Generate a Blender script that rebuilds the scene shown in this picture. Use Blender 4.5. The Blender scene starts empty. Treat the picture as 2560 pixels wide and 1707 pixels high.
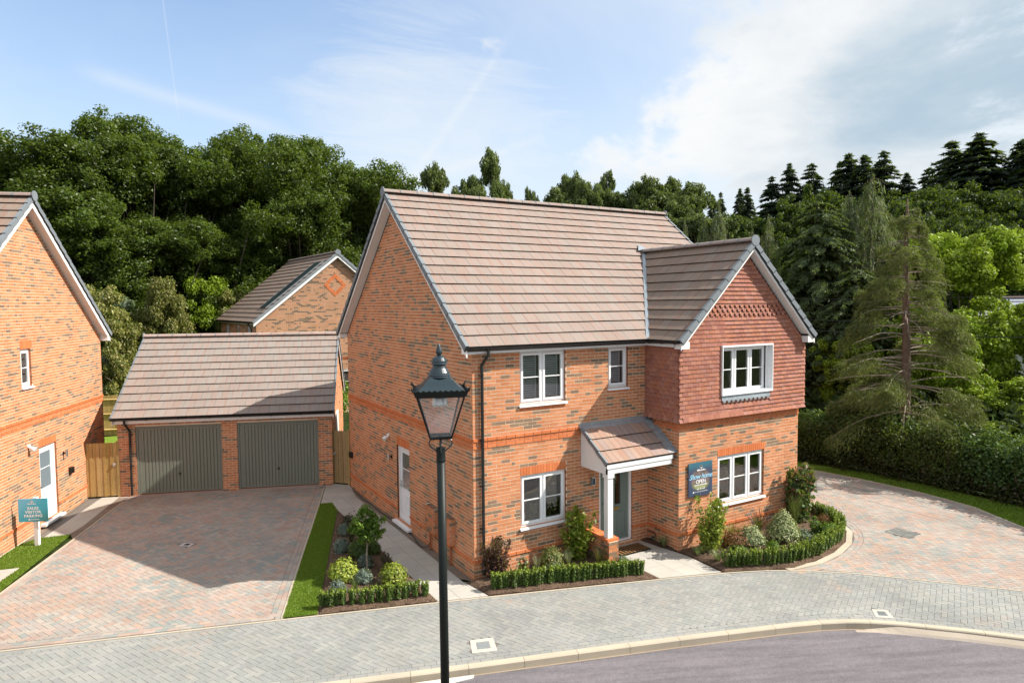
import bpy, math, random
import numpy as np
from mathutils import Vector, Matrix
sc = bpy.context.scene
rad = math.radians
# ------------------------------------------------------------ camera
F_, YAW, PIT, ROL = 1664.3, 0.53366, 0.05629, -0.00831
CAM = Vector((-6.1914, -12.0953, 5.7604))
_f = Vector((math.sin(YAW)*math.cos(PIT), math.cos(YAW)*math.cos(PIT), -math.sin(PIT)))
_r0 = Vector((math.cos(YAW), -math.sin(YAW), 0)); _u0 = _r0.cross(_f)
CR = _r0*math.cos(ROL)+_u0*math.sin(ROL); CU = _u0*math.cos(ROL)-_r0*math.sin(ROL)
cd = bpy.data.cameras.new('camera'); cam = bpy.data.objects.new('camera', cd); sc.collection.objects.link(cam)
cd.sensor_width = 36; cd.lens = F_/2560*36; cd.clip_end = 2000; cd.clip_start = 0.1
M = Matrix((CR, CU, -_f)).transposed().to_4x4(); M.translation = CAM; cam.matrix_world = M
sc.camera = cam
# ------------------------------------------------------------ sun, sky, exposure
SUN_AZ = rad(-32.3); SUN_EL = rad(42.5)          # direction towards the sun, measured from +X
SD = Vector((math.cos(SUN_AZ)*math.cos(SUN_EL), math.sin(SUN_AZ)*math.cos(SUN_EL), math.sin(SUN_EL)))
sl = bpy.data.lights.new('sun', 'SUN'); sl.energy = 4.1; sl.angle = rad(0.53); sl.color = (1, 0.93, 0.83)
so = bpy.data.objects.new('sun', sl); sc.collection.objects.link(so); so.location = (0, 0, 40)
so.rotation_euler = (-SD).to_track_quat('-Z', 'Y').to_euler()
vs = sc.view_settings; vs.view_transform = 'Standard'; vs.look = 'None'; vs.exposure = 1.0; vs.gamma = 1; vs.use_curve_mapping = False
SKY = 0.105
w = bpy.data.worlds.new('World'); sc.world = w; w.use_nodes = True
NT = w.node_tree; NT.nodes.clear()
def nd(nt, typ, ins=None, **kw):
    n = nt.nodes.new(typ)
    for k, v in kw.items(): setattr(n, k, v)
    for k, v in (ins or {}).items():
        s = n.inputs[k]
        if isinstance(v, bpy.types.NodeSocket): nt.links.new(v, s)
        else: s.default_value = v
    return n
def mth(nt, op, a, b=None, c=None, clamp=False):
    i = {0: a}
    if b is not None: i[1] = b
    if c is not None: i[2] = c
    return nd(nt, 'ShaderNodeMath', i, operation=op, use_clamp=clamp).outputs[0]
def mixc(nt, f, a, b):
    n = nt.nodes.new('ShaderNodeMix'); n.data_type = 'RGBA'
    for k, v in ((0, f), (6, a), (7, b)):
        if isinstance(v, bpy.types.NodeSocket): nt.links.new(v, n.inputs[k])
        else: n.inputs[k].default_value = v if k == 0 else (*v[:3], 1)
    return n.outputs[2]
def smooth(nt, x, a, b):
    return nd(nt, 'ShaderNodeMapRange', {0: x, 1: a, 2: b}, interpolation_type='SMOOTHSTEP').outputs[0]
sky = nd(NT, 'ShaderNodeTexSky', sky_type='NISHITA', sun_disc=False, sun_elevation=SUN_EL,
         sun_rotation=math.atan2(SD.x, SD.y), altitude=60, air_density=1.0, dust_density=1.2, ozone_density=2.0)
tc = nd(NT, 'ShaderNodeTexCoord')
dirv = tc.outputs['Generated']
sx = nd(NT, 'ShaderNodeSeparateXYZ', {0: dirv})
def world_sky():
    nt = NT
    # azimuth (0 = +Y, positive towards +X) and elevation of the looked-at direction, in degrees
    az = mth(nt, 'MULTIPLY', mth(nt, 'ARCTAN2', sx.outputs[0], sx.outputs[1]), 57.2958)
    el = mth(nt, 'MULTIPLY', mth(nt, 'ARCSINE', sx.outputs[2]), 57.2958)
    def noise(sc_, scale, det=6, rough=.55, dist=0, off=(0, 0, 0)):
        mp = nd(nt, 'ShaderNodeMapping', {0: dirv, 1: off, 3: sc_})
        return nd(nt, 'ShaderNodeTexNoise', {'Vector': mp.outputs[0], 'Scale': scale, 'Detail': det, 'Roughness': rough, 'Distortion': dist}).outputs[0]
    def blob(a, e, ra, re, amp):
        x = mth(nt, 'DIVIDE', mth(nt, 'SUBTRACT', az, a), ra); y = mth(nt, 'DIVIDE', mth(nt, 'SUBTRACT', el, e), re)
        r2 = mth(nt, 'ADD', mth(nt, 'MULTIPLY', x, x), mth(nt, 'MULTIPLY', y, y))
        return mth(nt, 'MULTIPLY', mth(nt, 'EXPONENT', mth(nt, 'MULTIPLY', r2, -1.0)), amp)
    n1 = noise((1, 1, 2.0), 4.2, 10, .62, .25, (.3, .1, 0))
    n2 = noise((1, 1, 3.2), 2.1, 5, .5, .2, (4, 2, 1))
    # cumulus banks as they stand in the sky over the right-hand hill
    d = mth(nt, 'MULTIPLY', mth(nt, 'SUBTRACT', n1, .5), 2.1)
    for b in ((52, 13, 14, 5, .62), (42, 27, 8, 3.2, .55), (58, 24, 14, 5.5, .6), (70, 20, 22, 16, .5), (46, 6, 12, 2.6, .4),
              (29, 20.5, 2.4, 1.6, .40), (19, 21.5, 1.6, 1.0, .3), (-9, 9, 6, 3.2, .42), (120, 20, 40, 18, .3), (-60, 18, 25, 8, .3), (200, 22, 50, 12, .3)):
        d = mth(nt, 'ADD', d, blob(*b))
    cum = mth(nt, 'MULTIPLY', smooth(nt, d, .34, .66), .95)
    # thin cirrus veil spreading from the upper middle to the right
    veil = mth(nt, 'ADD', mth(nt, 'MULTIPLY', mth(nt, 'SUBTRACT', noise((1, 1, 5), 3.0, 9, .7, 1.0), .5), .8), blob(22, 14, 15, 15, .66))
    veil = mth(nt, 'ADD', veil, blob(48, 8, 26, 14, .3))
    veil = mth(nt, 'MULTIPLY', smooth(nt, veil, .22, .85), .75)
    # high thin cloud over most of the sky, open to the blue in the north-west
    gen = mth(nt, 'ADD', mth(nt, 'MULTIPLY', mth(nt, 'SUBTRACT', noise((1, 1, 2), 1.7, 5, .6, .6, (7, 3, 2)), .5), .9), .98)
    gen = mth(nt, 'SUBTRACT', gen, blob(2, 20, 32, 18, .85))
    gen = mth(nt, 'SUBTRACT', gen, blob(38, 16, 12, 8, .35), clamp=True)
    veil = mth(nt, 'MAXIMUM', veil, mth(nt, 'MULTIPLY', gen, .92))
    # old contrails
    def trail(a0, e0, a1, e1, wd, amp):
        dx, dy = a1-a0, e1-e0; L = math.hypot(dx, dy)
        t = mth(nt, 'DIVIDE', mth(nt, 'ADD', mth(nt, 'MULTIPLY', mth(nt, 'SUBTRACT', az, a0), dx/L), mth(nt, 'MULTIPLY', mth(nt, 'SUBTRACT', el, e0), dy/L)), L)
        s = mth(nt, 'ADD', mth(nt, 'MULTIPLY', mth(nt, 'SUBTRACT', az, a0), -dy/L), mth(nt, 'MULTIPLY', mth(nt, 'SUBTRACT', el, e0), dx/L))
        s = mth(nt, 'DIVIDE', s, wd)
        g = mth(nt, 'EXPONENT', mth(nt, 'MULTIPLY', mth(nt, 'MULTIPLY', s, s), -1.0))
        m_ = mth(nt, 'MULTIPLY', smooth(nt, t, -.05, .15), smooth(nt, t, 1.05, .8))
        return mth(nt, 'MULTIPLY', mth(nt, 'MULTIPLY', g, m_), amp)
    tr = trail(3.2, 27, 4.6, 13, .05, .2)
    tr = mth(nt, 'ADD', tr, trail(-2, 16.5, 13, 13.6, .5, .28))
    tr = mth(nt, 'ADD', tr, trail(20, 9.5, 34, 14.0, .35, .18))
    tr = mth(nt, 'ADD', tr, trail(21, 9, 31, 22, .35, .12))
    # brightness inside the clouds: sunlit tops, blue-grey thick parts to the far right
    grey = mth(nt, 'ADD', mth(nt, 'ADD', mth(nt, 'MULTIPLY', mth(nt, 'SUBTRACT', n2, .5), 2.2), mth(nt, 'MULTIPLY', mth(nt, 'SUBTRACT', n1, .5), 1.6)), blob(70, 20, 17, 16, .85))
    grey = mth(nt, 'ADD', grey, blob(48, 6.5, 10, 1.8, .55))
    grey = smooth(nt, grey, -.25, 1.05)
    K = 1.0/(SKY*2**1.0)
    white = (.97*K, .98*K, .98*K); gr = (.46*K, .60*K, .72*K)
    haze = mth(nt, 'ADD', mth(nt, 'MULTIPLY', smooth(nt, el, 24, -3), .62), .14)
    hs = nd(nt, 'ShaderNodeHueSaturation', {'Saturation': 1.15, 'Value': 1.12, 'Color': sky.outputs[0]})
    c = mixc(nt, haze, hs.outputs[0], (.74*K, .87*K, 1.0*K))
    c = mixc(nt, mth(nt, 'ADD', veil, tr, clamp=True), c, (.86*K, .92*K, .97*K))
    c = mixc(nt, cum, c, mixc(nt, grey, white, gr))
    bg = nd(nt, 'ShaderNodeBackground', {'Color': c, 'Strength': SKY})
    out = nd(nt, 'ShaderNodeOutputWorld', {0: bg.outputs[0]})
world_sky()
try:
    sc.cycles.max_bounces = 6; sc.cycles.transparent_max_bounces = 12; sc.cycles.diffuse_bounces = 3; sc.cycles.glossy_bounces = 3
    sc.cycles.use_denoising = True; sc.cycles.caustics_reflective = False; sc.cycles.caustics_refractive = False
    sc.cycles.sample_clamp_indirect = 6
except Exception: pass

# ------------------------------------------------------------ naming helpers
WM = {}
def tag(o, label=None, cat=None, group=None, kind=None):
    if label: o['label'] = label
    if cat: o['category'] = cat
    if group: o['group'] = group
    if kind: o['kind'] = kind
    return o
def link(o, parent=None, world=True):
    sc.collection.objects.link(o)
    if parent is not None:
        o.parent = parent
        if world: o.matrix_parent_inverse = WM.get(parent.name, Matrix.Identity(4)).inverted()
    return o
def thing(name, label, cat, loc=(0, 0, 0), rz=0, group=None):
    o = bpy.data.objects.new(name, None); o.empty_display_size = .3
    o.location = loc; o.rotation_euler = (0, 0, rz)
    WM[o.name] = Matrix.Translation(loc) @ Matrix.Rotation(rz, 4, 'Z')
    sc.collection.objects.link(o); return tag(o, label, cat, group)
ONES = ['first','second','third','fourth','fifth','sixth','seventh','eighth','ninth','tenth','eleventh','twelfth','thirteenth','fourteenth','fifteenth','sixteenth','seventeenth','eighteenth','nineteenth']
def ordn(i):
    if i < 19: return ONES[i]
    t = {2: 'twent', 3: 'thirt', 4: 'fort'}[(i+1)//10]
    return t+'ieth' if (i+1) % 10 == 0 else t+'y-'+ONES[(i+1) % 10-1]

# ------------------------------------------------------------ materials
MAT = {}
def new_mat(name):
    m = bpy.data.materials.new(name); m.use_nodes = True; nt = m.node_tree; nt.nodes.clear(); MAT[name] = m; return nt
def outp(nt, sh): nd(nt, 'ShaderNodeOutputMaterial', {0: sh})
def geo_pos(nt): return nd(nt, 'ShaderNodeNewGeometry').outputs['Position']
def nz(nt, scale, det=3, rough=.5, vec=None, typ='ShaderNodeTexNoise'):
    return nd(nt, typ, {'Vector': vec if vec is not None else geo_pos(nt), 'Scale': scale, 'Detail': det, 'Roughness': rough}).outputs[0]
def scale_c(nt, col, f):
    n = nd(nt, 'ShaderNodeVectorMath', {0: col, 3: f}, operation='SCALE'); return n.outputs[0]
def ramp01(nt, x, a, b, lo, hi): return nd(nt, 'ShaderNodeMapRange', {0: x, 1: a, 2: b, 3: lo, 4: hi}).outputs[0]
def tinted(name, rough=.85, n_scale=40, n_amp=.25, big=1.5, big_amp=.12, bump=.3, spec=.3, bdist=.004):
    """albedo taken from each piece's own 'tint' colour, with grain, weathering and relief"""
    nt = new_mat(name)
    col = nd(nt, 'ShaderNodeAttribute', attribute_name='tint').outputs['Color']
    a = nz(nt, n_scale, 4, .7); b = nz(nt, big, 4, .6)
    f = mth(nt, 'MULTIPLY', ramp01(nt, a, .3, .7, 1-n_amp, 1+n_amp), ramp01(nt, b, .3, .7, 1-big_amp, 1+big_amp))
    bp = nd(nt, 'ShaderNodeBump', {'Strength': bump, 'Distance': bdist, 'Height': a})
    p = nd(nt, 'ShaderNodeBsdfPrincipled', {'Base Color': scale_c(nt, col, f), 'Roughness': rough, 'Normal': bp.outputs[0], 'Specular IOR Level': spec})
    outp(nt, p.outputs[0])
def plain(name, col, rough=.5, metal=0, n_scale=30, n_amp=.05, big_amp=.05, bump=0.05, spec=.5, big=1.2):
    nt = new_mat(name)
    a = nz(nt, n_scale, 4, .6); b = nz(nt, big, 3, .6)
    f = mth(nt, 'MULTIPLY', ramp01(nt, a, .3, .7, 1-n_amp, 1+n_amp), ramp01(nt, b, .3, .7, 1-big_amp, 1+big_amp))
    rgb = nd(nt, 'ShaderNodeRGB'); rgb.outputs[0].default_value = (*col, 1)
    bp = nd(nt, 'ShaderNodeBump', {'Strength': bump, 'Distance': .004, 'Height': a})
    p = nd(nt, 'ShaderNodeBsdfPrincipled', {'Base Color': scale_c(nt, rgb.outputs[0], f), 'Roughness': rough, 'Metallic': metal, 'Normal': bp.outputs[0], 'Specular IOR Level': spec})
    outp(nt, p.outputs[0])
tinted('brick', .92, 70, .22, 1.1, .10, .5, .2, .004)
def tile_mat(name, ang):
    """through-coloured concrete tile: fine grain and reddish streaks running down the slope"""
    nt = new_mat(name); col = nd(nt, 'ShaderNodeAttribute', attribute_name='tint').outputs['Color']
    pos = geo_pos(nt); a = nz(nt, 60, 4, .7); b = nz(nt, .9, 4, .6)
    mp = nd(nt, 'ShaderNodeMapping', {0: pos, 2: (0, 0, -ang)}); mp2 = nd(nt, 'ShaderNodeMapping', {0: mp.outputs[0], 3: (11, 1.3, 1.3)})
    st = nz(nt, 1.0, 4, .6, mp2.outputs[0])
    f = mth(nt, 'MULTIPLY', ramp01(nt, a, .3, .7, .93, 1.07), ramp01(nt, b, .3, .7, .94, 1.06))
    tn = mixc(nt, smooth(nt, st, .38, .66), (.98, 1.02, 1.03), (1.06, .91, .87))
    c = nd(nt, 'ShaderNodeVectorMath', {0: scale_c(nt, col, f), 1: tn}, operation='MULTIPLY').outputs[0]
    bp = nd(nt, 'ShaderNodeBump', {'Strength': .25, 'Distance': .003, 'Height': a})
    outp(nt, nd(nt, 'ShaderNodeBsdfPrincipled', {'Base Color': c, 'Roughness': .8, 'Normal': bp.outputs[0], 'Specular IOR Level': .3}).outputs[0])
tile_mat('roof_tile', 0); tile_mat('wing_tile', rad(90)); tile_mat('garage_tile', rad(-19.6))
tinted('hung_tile', .8, 45, .2, 1.3, .10, .3, .3, .003)
def paver_mat():
    nt = new_mat('paver'); col = nd(nt, 'ShaderNodeAttribute', attribute_name='tint').outputs['Color']; pos = geo_pos(nt)
    a = nz(nt, 90, 4, .7); b = nz(nt, .7, 4, .6); g = nz(nt, 6, 5, .65)
    f = mth(nt, 'MULTIPLY', ramp01(nt, a, .3, .7, .86, 1.14), mth(nt, 'MULTIPLY', ramp01(nt, b, .3, .7, .87, 1.13), ramp01(nt, g, .3, .7, .93, 1.07)))
    st = mth(nt, 'MULTIPLY', smooth(nt, nz(nt, .45, 3, .6), .56, .72), smooth(nt, nz(nt, 3.2, 5, .7), .42, .72))      # rusty dust stains
    c = mixc(nt, mth(nt, 'MULTIPLY', st, .55), scale_c(nt, col, f), (.46, .25, .15))
    dust = smooth(nt, nz(nt, 1.6, 6, .7), .58, .8)
    c = mixc(nt, mth(nt, 'MULTIPLY', dust, .35), c, (.42, .38, .31))
    bp = nd(nt, 'ShaderNodeBump', {'Strength': .4, 'Distance': .003, 'Height': a})
    outp(nt, nd(nt, 'ShaderNodeBsdfPrincipled', {'Base Color': c, 'Roughness': .9, 'Normal': bp.outputs[0], 'Specular IOR Level': .25}).outputs[0])
paver_mat()
tinted('concrete', .9, 120, .10, 1.2, .08, .3, .25, .003)
tinted('timber', .8, 22, .18, 1.5, .12, .3, .2, .003)
plain('mortar', (.70, .59, .46), .95, 0, 90, .12, .08, .4, .1)
plain('white_upvc', (.80, .81, .82), .35, 0, 20, .01, .02, 0.0)
plain('white_paint', (.78, .78, .77), .5, 0, 20, .02, .03, 0.02)
plain('black_plastic', (.012, .013, .013), .45, 0, 20, .1, .1, 0.02)
plain('post_paint', (.006, .010, .009), .5, 0, 35, .25, .3, 0.05, .3)
plain('lantern_paint', (.014, .028, .036), .3, 0, 35, .1, .1, 0.03, .6)
plain('verge_grey', (.17, .195, .215), .6, 0, 20, .08, .08, 0.1)
plain('lead', (.30, .34, .37), .42, .35, 12, .18, .2, 0.15)
plain('steel', (.6, .6, .58), .3, .9, 12, .03, .03, 0.02)
plain('garage_paint', (.185, .20, .162), .5, 0, 14, .03, .04, 0.02)
plain('door_paint', (.15, .20, .185), .4, 0, 14, .03, .04, 0.02)
plain('brass', (.55, .38, .16), .3, .8)
plain('brown_pipe', (.35, .11, .045), .5)
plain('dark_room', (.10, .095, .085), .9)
plain('ceramic', (.62, .58, .50), .5)
plain('solar', (.035, .05, .058), .25, .1, 3, .1, .1, 0.02, .6)
plain('dark_panel', (.04, .04, .04), .6)
plain('rear_roof', (.20, .17, .155), .85)
plain('plain_brick', (.40, .20, .12), .9, 0, 8, .2, .1, .3)
plain('slate', (.34, .37, .41), .7, 0, 3, .1, .08, .1)
plain('cover_grey', (.26, .28, .28), .6, .2, 60, .25, .1, .4)
plain('red_tile', (.35, .12, .08), .8)
def m_glass():
    nt = new_mat('glass')
    fr = nd(nt, 'ShaderNodeFresnel', {'IOR': 1.55}).outputs[0]
    f = mth(nt, 'ADD', mth(nt, 'MULTIPLY', fr, 1.6), .05, clamp=True)
    tr = nd(nt, 'ShaderNodeBsdfTransparent', {'Color': (.84, .87, .87, 1)})
    gl = nd(nt, 'ShaderNodeBsdfGlossy', {'Roughness': .015, 'Color': (1, 1, 1, 1)})
    outp(nt, nd(nt, 'ShaderNodeMixShader', {0: f, 1: tr.outputs[0], 2: gl.outputs[0]}).outputs[0])
    nt = new_mat('lantern_glass')
    tr = nd(nt, 'ShaderNodeBsdfTransparent', {'Color': (.93, .93, .94, 1)})
    df = nd(nt, 'ShaderNodeBsdfDiffuse', {'Color': (.8, .82, .85, 1)})
    gl = nd(nt, 'ShaderNodeBsdfGlossy', {'Roughness': .08})
    a = nd(nt, 'ShaderNodeMixShader', {0: .10, 1: tr.outputs[0], 2: df.outputs[0]})
    outp(nt, nd(nt, 'ShaderNodeMixShader', {0: .07, 1: a.outputs[0], 2: gl.outputs[0]}).outputs[0])
    nt = new_mat('frosted')
    p = nd(nt, 'ShaderNodeBsdfPrincipled', {'Base Color': (.15, .20, .23, 1), 'Roughness': .15}); outp(nt, p.outputs[0])
m_glass()
def m_leaf():
    nt = new_mat('leaf')
    col = nd(nt, 'ShaderNodeAttribute', attribute_name='tint').outputs['Color']
    r = nd(nt, 'ShaderNodeObjectInfo').outputs['Random']
    col = scale_c(nt, col, ramp01(nt, r, 0, 1, .86, 1.14))
    d = nd(nt, 'ShaderNodeBsdfDiffuse', {'Color': col})
    t = nd(nt, 'ShaderNodeBsdfTranslucent', {'Color': mixc(nt, .5, col, (.25, .35, .02))})
    g = nd(nt, 'ShaderNodeBsdfGlossy', {'Roughness': .45, 'Color': (1, 1, 1, 1)})
    a = nd(nt, 'ShaderNodeMixShader', {0: .34, 1: d.outputs[0], 2: t.outputs[0]})
    outp(nt, nd(nt, 'ShaderNodeMixShader', {0: .018, 1: a.outputs[0], 2: g.outputs[0]}).outputs[0])
m_leaf()
plain('bark', (.10, .085, .065), .95, 0, 14, .35, .2, .6, .1)
plain('pale_bark', (.30, .25, .20), .95, 0, 14, .3, .2, .6, .1)
plain('red_bark', (.15, .105, .08), .95, 0, 14, .35, .2, .6, .1)
plain('soil', (.12, .08, .055), 1, 0, 45, .5, .25, 1.0, .1, 2)
plain('gravel', (.20, .16, .125), .95, 0, 60, .5, .15, 1.0, .2, 2)
plain('sand_joint', (.17, .155, .14), .95, 0, 60, .2, .15, .3, .1)
def m_grass():
    nt = new_mat('lawn')
    a = nz(nt, 55, 3, .7); b = nz(nt, 1.8, 4, .6)
    c = mixc(nt, ramp01(nt, a, .3, .7, 0, 1), (.10, .17, .016), (.21, .30, .045))
    c = scale_c(nt, c, ramp01(nt, b, .3, .7, .75, 1.25))
    bp = nd(nt, 'ShaderNodeBump', {'Strength': .8, 'Distance': .02, 'Height': a})
    outp(nt, nd(nt, 'ShaderNodeBsdfPrincipled', {'Base Color': c, 'Roughness': .9, 'Normal': bp.outputs[0], 'Specular IOR Level': .1}).outputs[0])
    nt = new_mat('undergrowth')
    a = nz(nt, 1.6, 6, .7); b = nz(nt, 9, 4, .6)
    c = mixc(nt, ramp01(nt, a, .35, .65, 0, 1), (.012, .02, .006), (.04, .06, .015))
    c = scale_c(nt, c, ramp01(nt, b, .3, .7, .6, 1.4))
    outp(nt, nd(nt, 'ShaderNodeBsdfPrincipled', {'Base Color': c, 'Roughness': 1, 'Specular IOR Level': 0.05}).outputs[0])
    nt = new_mat('asphalt')
    pos = geo_pos(nt)
    a = mth(nt, 'ADD', mth(nt, 'MULTIPLY', nz(nt, 160, 3, .8), .5), mth(nt, 'MULTIPLY', nz(nt, 45, 4, .85), .5)); st = nd(nt, 'ShaderNodeMapping', {0: nd(nt, 'ShaderNodeMapping', {0: pos, 2: (0, 0, rad(24))}).outputs[0], 3: (.35, 3.4, 1)})
    b = nz(nt, 1.6, 7, .62, st.outputs[0]); c2 = nz(nt, .5, 3, .5)
    col = mixc(nt, ramp01(nt, a, .40, .60, 0, 1), (.105, .095, .105), (.205, .186, .199))
    f = mth(nt, 'MULTIPLY', ramp01(nt, b, .35, .65, .78, 1.14), ramp01(nt, c2, .3, .7, .9, 1.1))
    f = mth(nt, 'MULTIPLY', f, ramp01(nt, nz(nt, 9, 5, .75), .3, .7, .88, 1.12))
    col = scale_c(nt, col, f)
    bp = nd(nt, 'ShaderNodeBump', {'Strength': .6, 'Distance': .006, 'Height': a})
    outp(nt, nd(nt, 'ShaderNodeBsdfPrincipled', {'Base Color': col, 'Roughness': .85, 'Normal': bp.outputs[0], 'Specular IOR Level': .3}).outputs[0])
m_grass()
def emat(name, col, s):
    nt = new_mat(name); outp(nt, nd(nt, 'ShaderNodeEmission', {0: (*col, 1), 1: s}).outputs[0])
emat('bulb', (1, .75, .45), 3)
# ------------------------------------------------------------ mesh helpers
V3 = Vector
def jit(rng, c, a): f = 1+rng.uniform(-a, a); return (c[0]*f, c[1]*f, c[2]*f)
class MB:
    def __init__(s): s.v = []; s.f = []; s.t = []
    def poly(s, pts, tint=(1, 1, 1)):
        n = len(s.v); s.v += [tuple(p) for p in pts]; s.f.append(tuple(range(n, n+len(pts)))); s.t.append(tint)
    def prism(s, pts, W, tint=(1, 1, 1), bottom=False, side=None):
        side = side or tint; n = len(pts); b = len(s.v); s.v += [tuple(p) for p in pts]+[tuple(V3(p)+W) for p in pts]
        s.f.append(tuple(range(b, b+n))); s.t.append(tint)
        for i in range(n):
            j = (i+1) % n; s.f.append((b+i, b+j, b+n+j, b+n+i)); s.t.append(side)
        if bottom: s.f.append(tuple(range(b+2*n-1, b+n-1, -1))); s.t.append(tint)
    def box(s, O, U, V, W, tint=(1, 1, 1)):
        O, U, V, W = V3(O), V3(U), V3(V), V3(W)
        s.prism([O, O+U, O+U+V, O+V], W, tint, True)
    def bar(s, x0, x1, y0, y1, z0, z1, tint=(1, 1, 1)):
        s.box((x0, y0, z0), (x1-x0, 0, 0), (0, y1-y0, 0), (0, 0, z1-z0), tint)
    def tube(s, pts, r, n=8, tint=(1, 1, 1), caps=True, arc=None):
        pts = [V3(p) for p in pts]; rr = r if isinstance(r, (list, tuple)) else [r]*len(pts)
        base = len(s.v); ref = None
        for i, p in enumerate(pts):
            d = (pts[min(i+1, len(pts)-1)]-pts[max(i-1, 0)]).normalized()
            if ref is None: ref = V3((0, 0, 1)) if abs(d.z) < .9 else V3((1, 0, 0))
            a = d.cross(ref).normalized(); b = a.cross(d).normalized(); ref = b
            for k in range(n):
                th = 2*math.pi*k/n; s.v.append(tuple(p+a*math.cos(th)*rr[i]+b*math.sin(th)*rr[i]))
        for i in range(len(pts)-1):
            for k in range(n):
                k2 = (k+1) % n; o = base+i*n
                s.f.append((o+k, o+k2, o+n+k2, o+n+k)); s.t.append(tint)
        if caps:
            s.f.append(tuple(range(base+n-1, base-1, -1))); s.t.append(tint)
            o = base+(len(pts)-1)*n; s.f.append(tuple(range(o, o+n))); s.t.append(tint)
    def lathe(s, c, prof, n=16, tint=(1, 1, 1), ax=None):
        c = V3(c); b = len(s.v)
        ax = ax or (V3((1, 0, 0)), V3((0, 1, 0)), V3((0, 0, 1)))
        for r, z in prof:
            for k in range(n):
                th = 2*math.pi*(k+.5)/n; s.v.append(tuple(c+ax[0]*(r*math.cos(th))+ax[1]*(r*math.sin(th))+ax[2]*z))
        for i in range(len(prof)-1):
            for k in range(n):
                k2 = (k+1) % n; o = b+i*n; s.f.append((o+k, o+k2, o+n+k2, o+n+k)); s.t.append(tint)
        s.f.append(tuple(range(b+n-1, b-1, -1))); s.t.append(tint)
        o = b+(len(prof)-1)*n; s.f.append(tuple(range(o, o+n))); s.t.append(tint)
    def build(s, name, mat, parent=None, kind=None, smooth=False, world=True):
        me = bpy.data.meshes.new(name); me.from_pydata(s.v, [], s.f)
        a = me.attributes.new('tint', 'FLOAT_COLOR', 'FACE')
        arr = np.ones((len(s.f), 4), 'f'); arr[:, :3] = np.array(s.t, 'f').reshape(-1, 3); a.data.foreach_set('color', arr.ravel())
        me.materials.append(MAT[mat]); me.update()
        if smooth: me.shade_smooth()
        o = bpy.data.objects.new(name, me); link(o, parent, world)
        if kind: o['kind'] = kind
        return o
def quads_mesh(name, Vv, tint, mat, parent=None, kind=None, world=True):
    """fast builder: Vv (n,4,3) quads with a tint each"""
    n = len(Vv); me = bpy.data.meshes.new(name)
    me.vertices.add(n*4); me.vertices.foreach_set('co', np.ascontiguousarray(Vv, 'f').ravel())
    me.loops.add(n*4); me.loops.foreach_set('vertex_index', np.arange(n*4, dtype='i'))
    me.polygons.add(n); me.polygons.foreach_set('loop_start', np.arange(0, n*4, 4, dtype='i'))
    a = me.attributes.new('tint', 'FLOAT_COLOR', 'FACE'); arr = np.ones((n, 4), 'f'); arr[:, :3] = tint; a.data.foreach_set('color', arr.ravel())
    me.materials.append(MAT[mat]); me.update(calc_edges=True)
    o = bpy.data.objects.new(name, me); link(o, parent, world)
    if kind: o['kind'] = kind
    return o
# ------------------------------------------------------------ laid pieces (bricks, tiles, blocks)
UNIT = {}
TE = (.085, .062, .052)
EDGE = {'roof_tile': TE, 'wing_roof_tile': TE, 'canopy_tile': TE, 'rear_tile': TE, 'hanging_tile': (.16, .06, .042), 'slate': (.1, .1, .11)}   # edges tinted dark, painting in the shadow line under each course
def unit_mesh(name, mat, tint):
    k = (name, mat, tuple(round(x, 3) for x in tint))
    if k not in UNIT:
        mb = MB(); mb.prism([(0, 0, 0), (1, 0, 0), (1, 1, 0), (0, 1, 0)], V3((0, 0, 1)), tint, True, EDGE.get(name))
        me = bpy.data.meshes.new(name); me.from_pydata(mb.v, [], mb.f)
        a = me.attributes.new('tint', 'FLOAT_COLOR', 'FACE'); a.data.foreach_set('color', [x for t_ in mb.t for x in (*t_, 1)])
        me.materials.append(MAT[mat]); UNIT[k] = me
    return UNIT[k]
class Pieces:
    def __init__(s, owner): s.owner = owner; s.q = {}; s.p = {}
    def add(s, kind, part, O, U, V, W, tint): s.q.setdefault(kind, []).append((V3(O), V3(U), V3(V), V3(W), tint, part))
    def addpoly(s, kind, pts, W, tint): s.p.setdefault(kind, []).append((pts, V3(W), tint))
    def finish(s, kind, mat, stuff_name, limit=300):
        sc_ = []
        for i, (O, U, V, W, t, part) in enumerate(s.q.get(kind, [])):
            c = O+U/2+V/2; d = c-CAM; L = d.length
            z = d.dot(_f)
            if z <= .1 or abs(d.dot(CR)/z) > .77 or abs(d.dot(CU)/z) > .51: sc_.append((0, i)); continue
            n = U.cross(V); 
            if n.dot(W) > 0: n = -n
            sc_.append((max(0, -n.dot(d)/L)/L**2, i))
        sc_.sort(reverse=True)
        single = {i for sco, i in sc_[:limit] if sco > 0}
        mb = MB()
        for i, (O, U, V, W, t, part) in enumerate(s.q.get(kind, [])):
            if i in single:
                o = bpy.data.objects.new(kind, unit_mesh(kind, mat, t))
                m = Matrix((U, V, W)).transposed().to_4x4(); m.translation = O
                sc.collection.objects.link(o); o.parent = part
                o.matrix_parent_inverse = WPART(part).inverted(); o.matrix_basis = m
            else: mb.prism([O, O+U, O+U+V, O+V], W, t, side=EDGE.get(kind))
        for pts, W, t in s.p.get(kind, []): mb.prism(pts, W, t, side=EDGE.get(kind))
        if mb.f: mb.build(stuff_name, mat, s.owner, 'stuff')
def WPART(o):
    # a part built in world coordinates under its thing has an identity world matrix
    return WM.get(o.name, Matrix.Identity(4))
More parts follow.
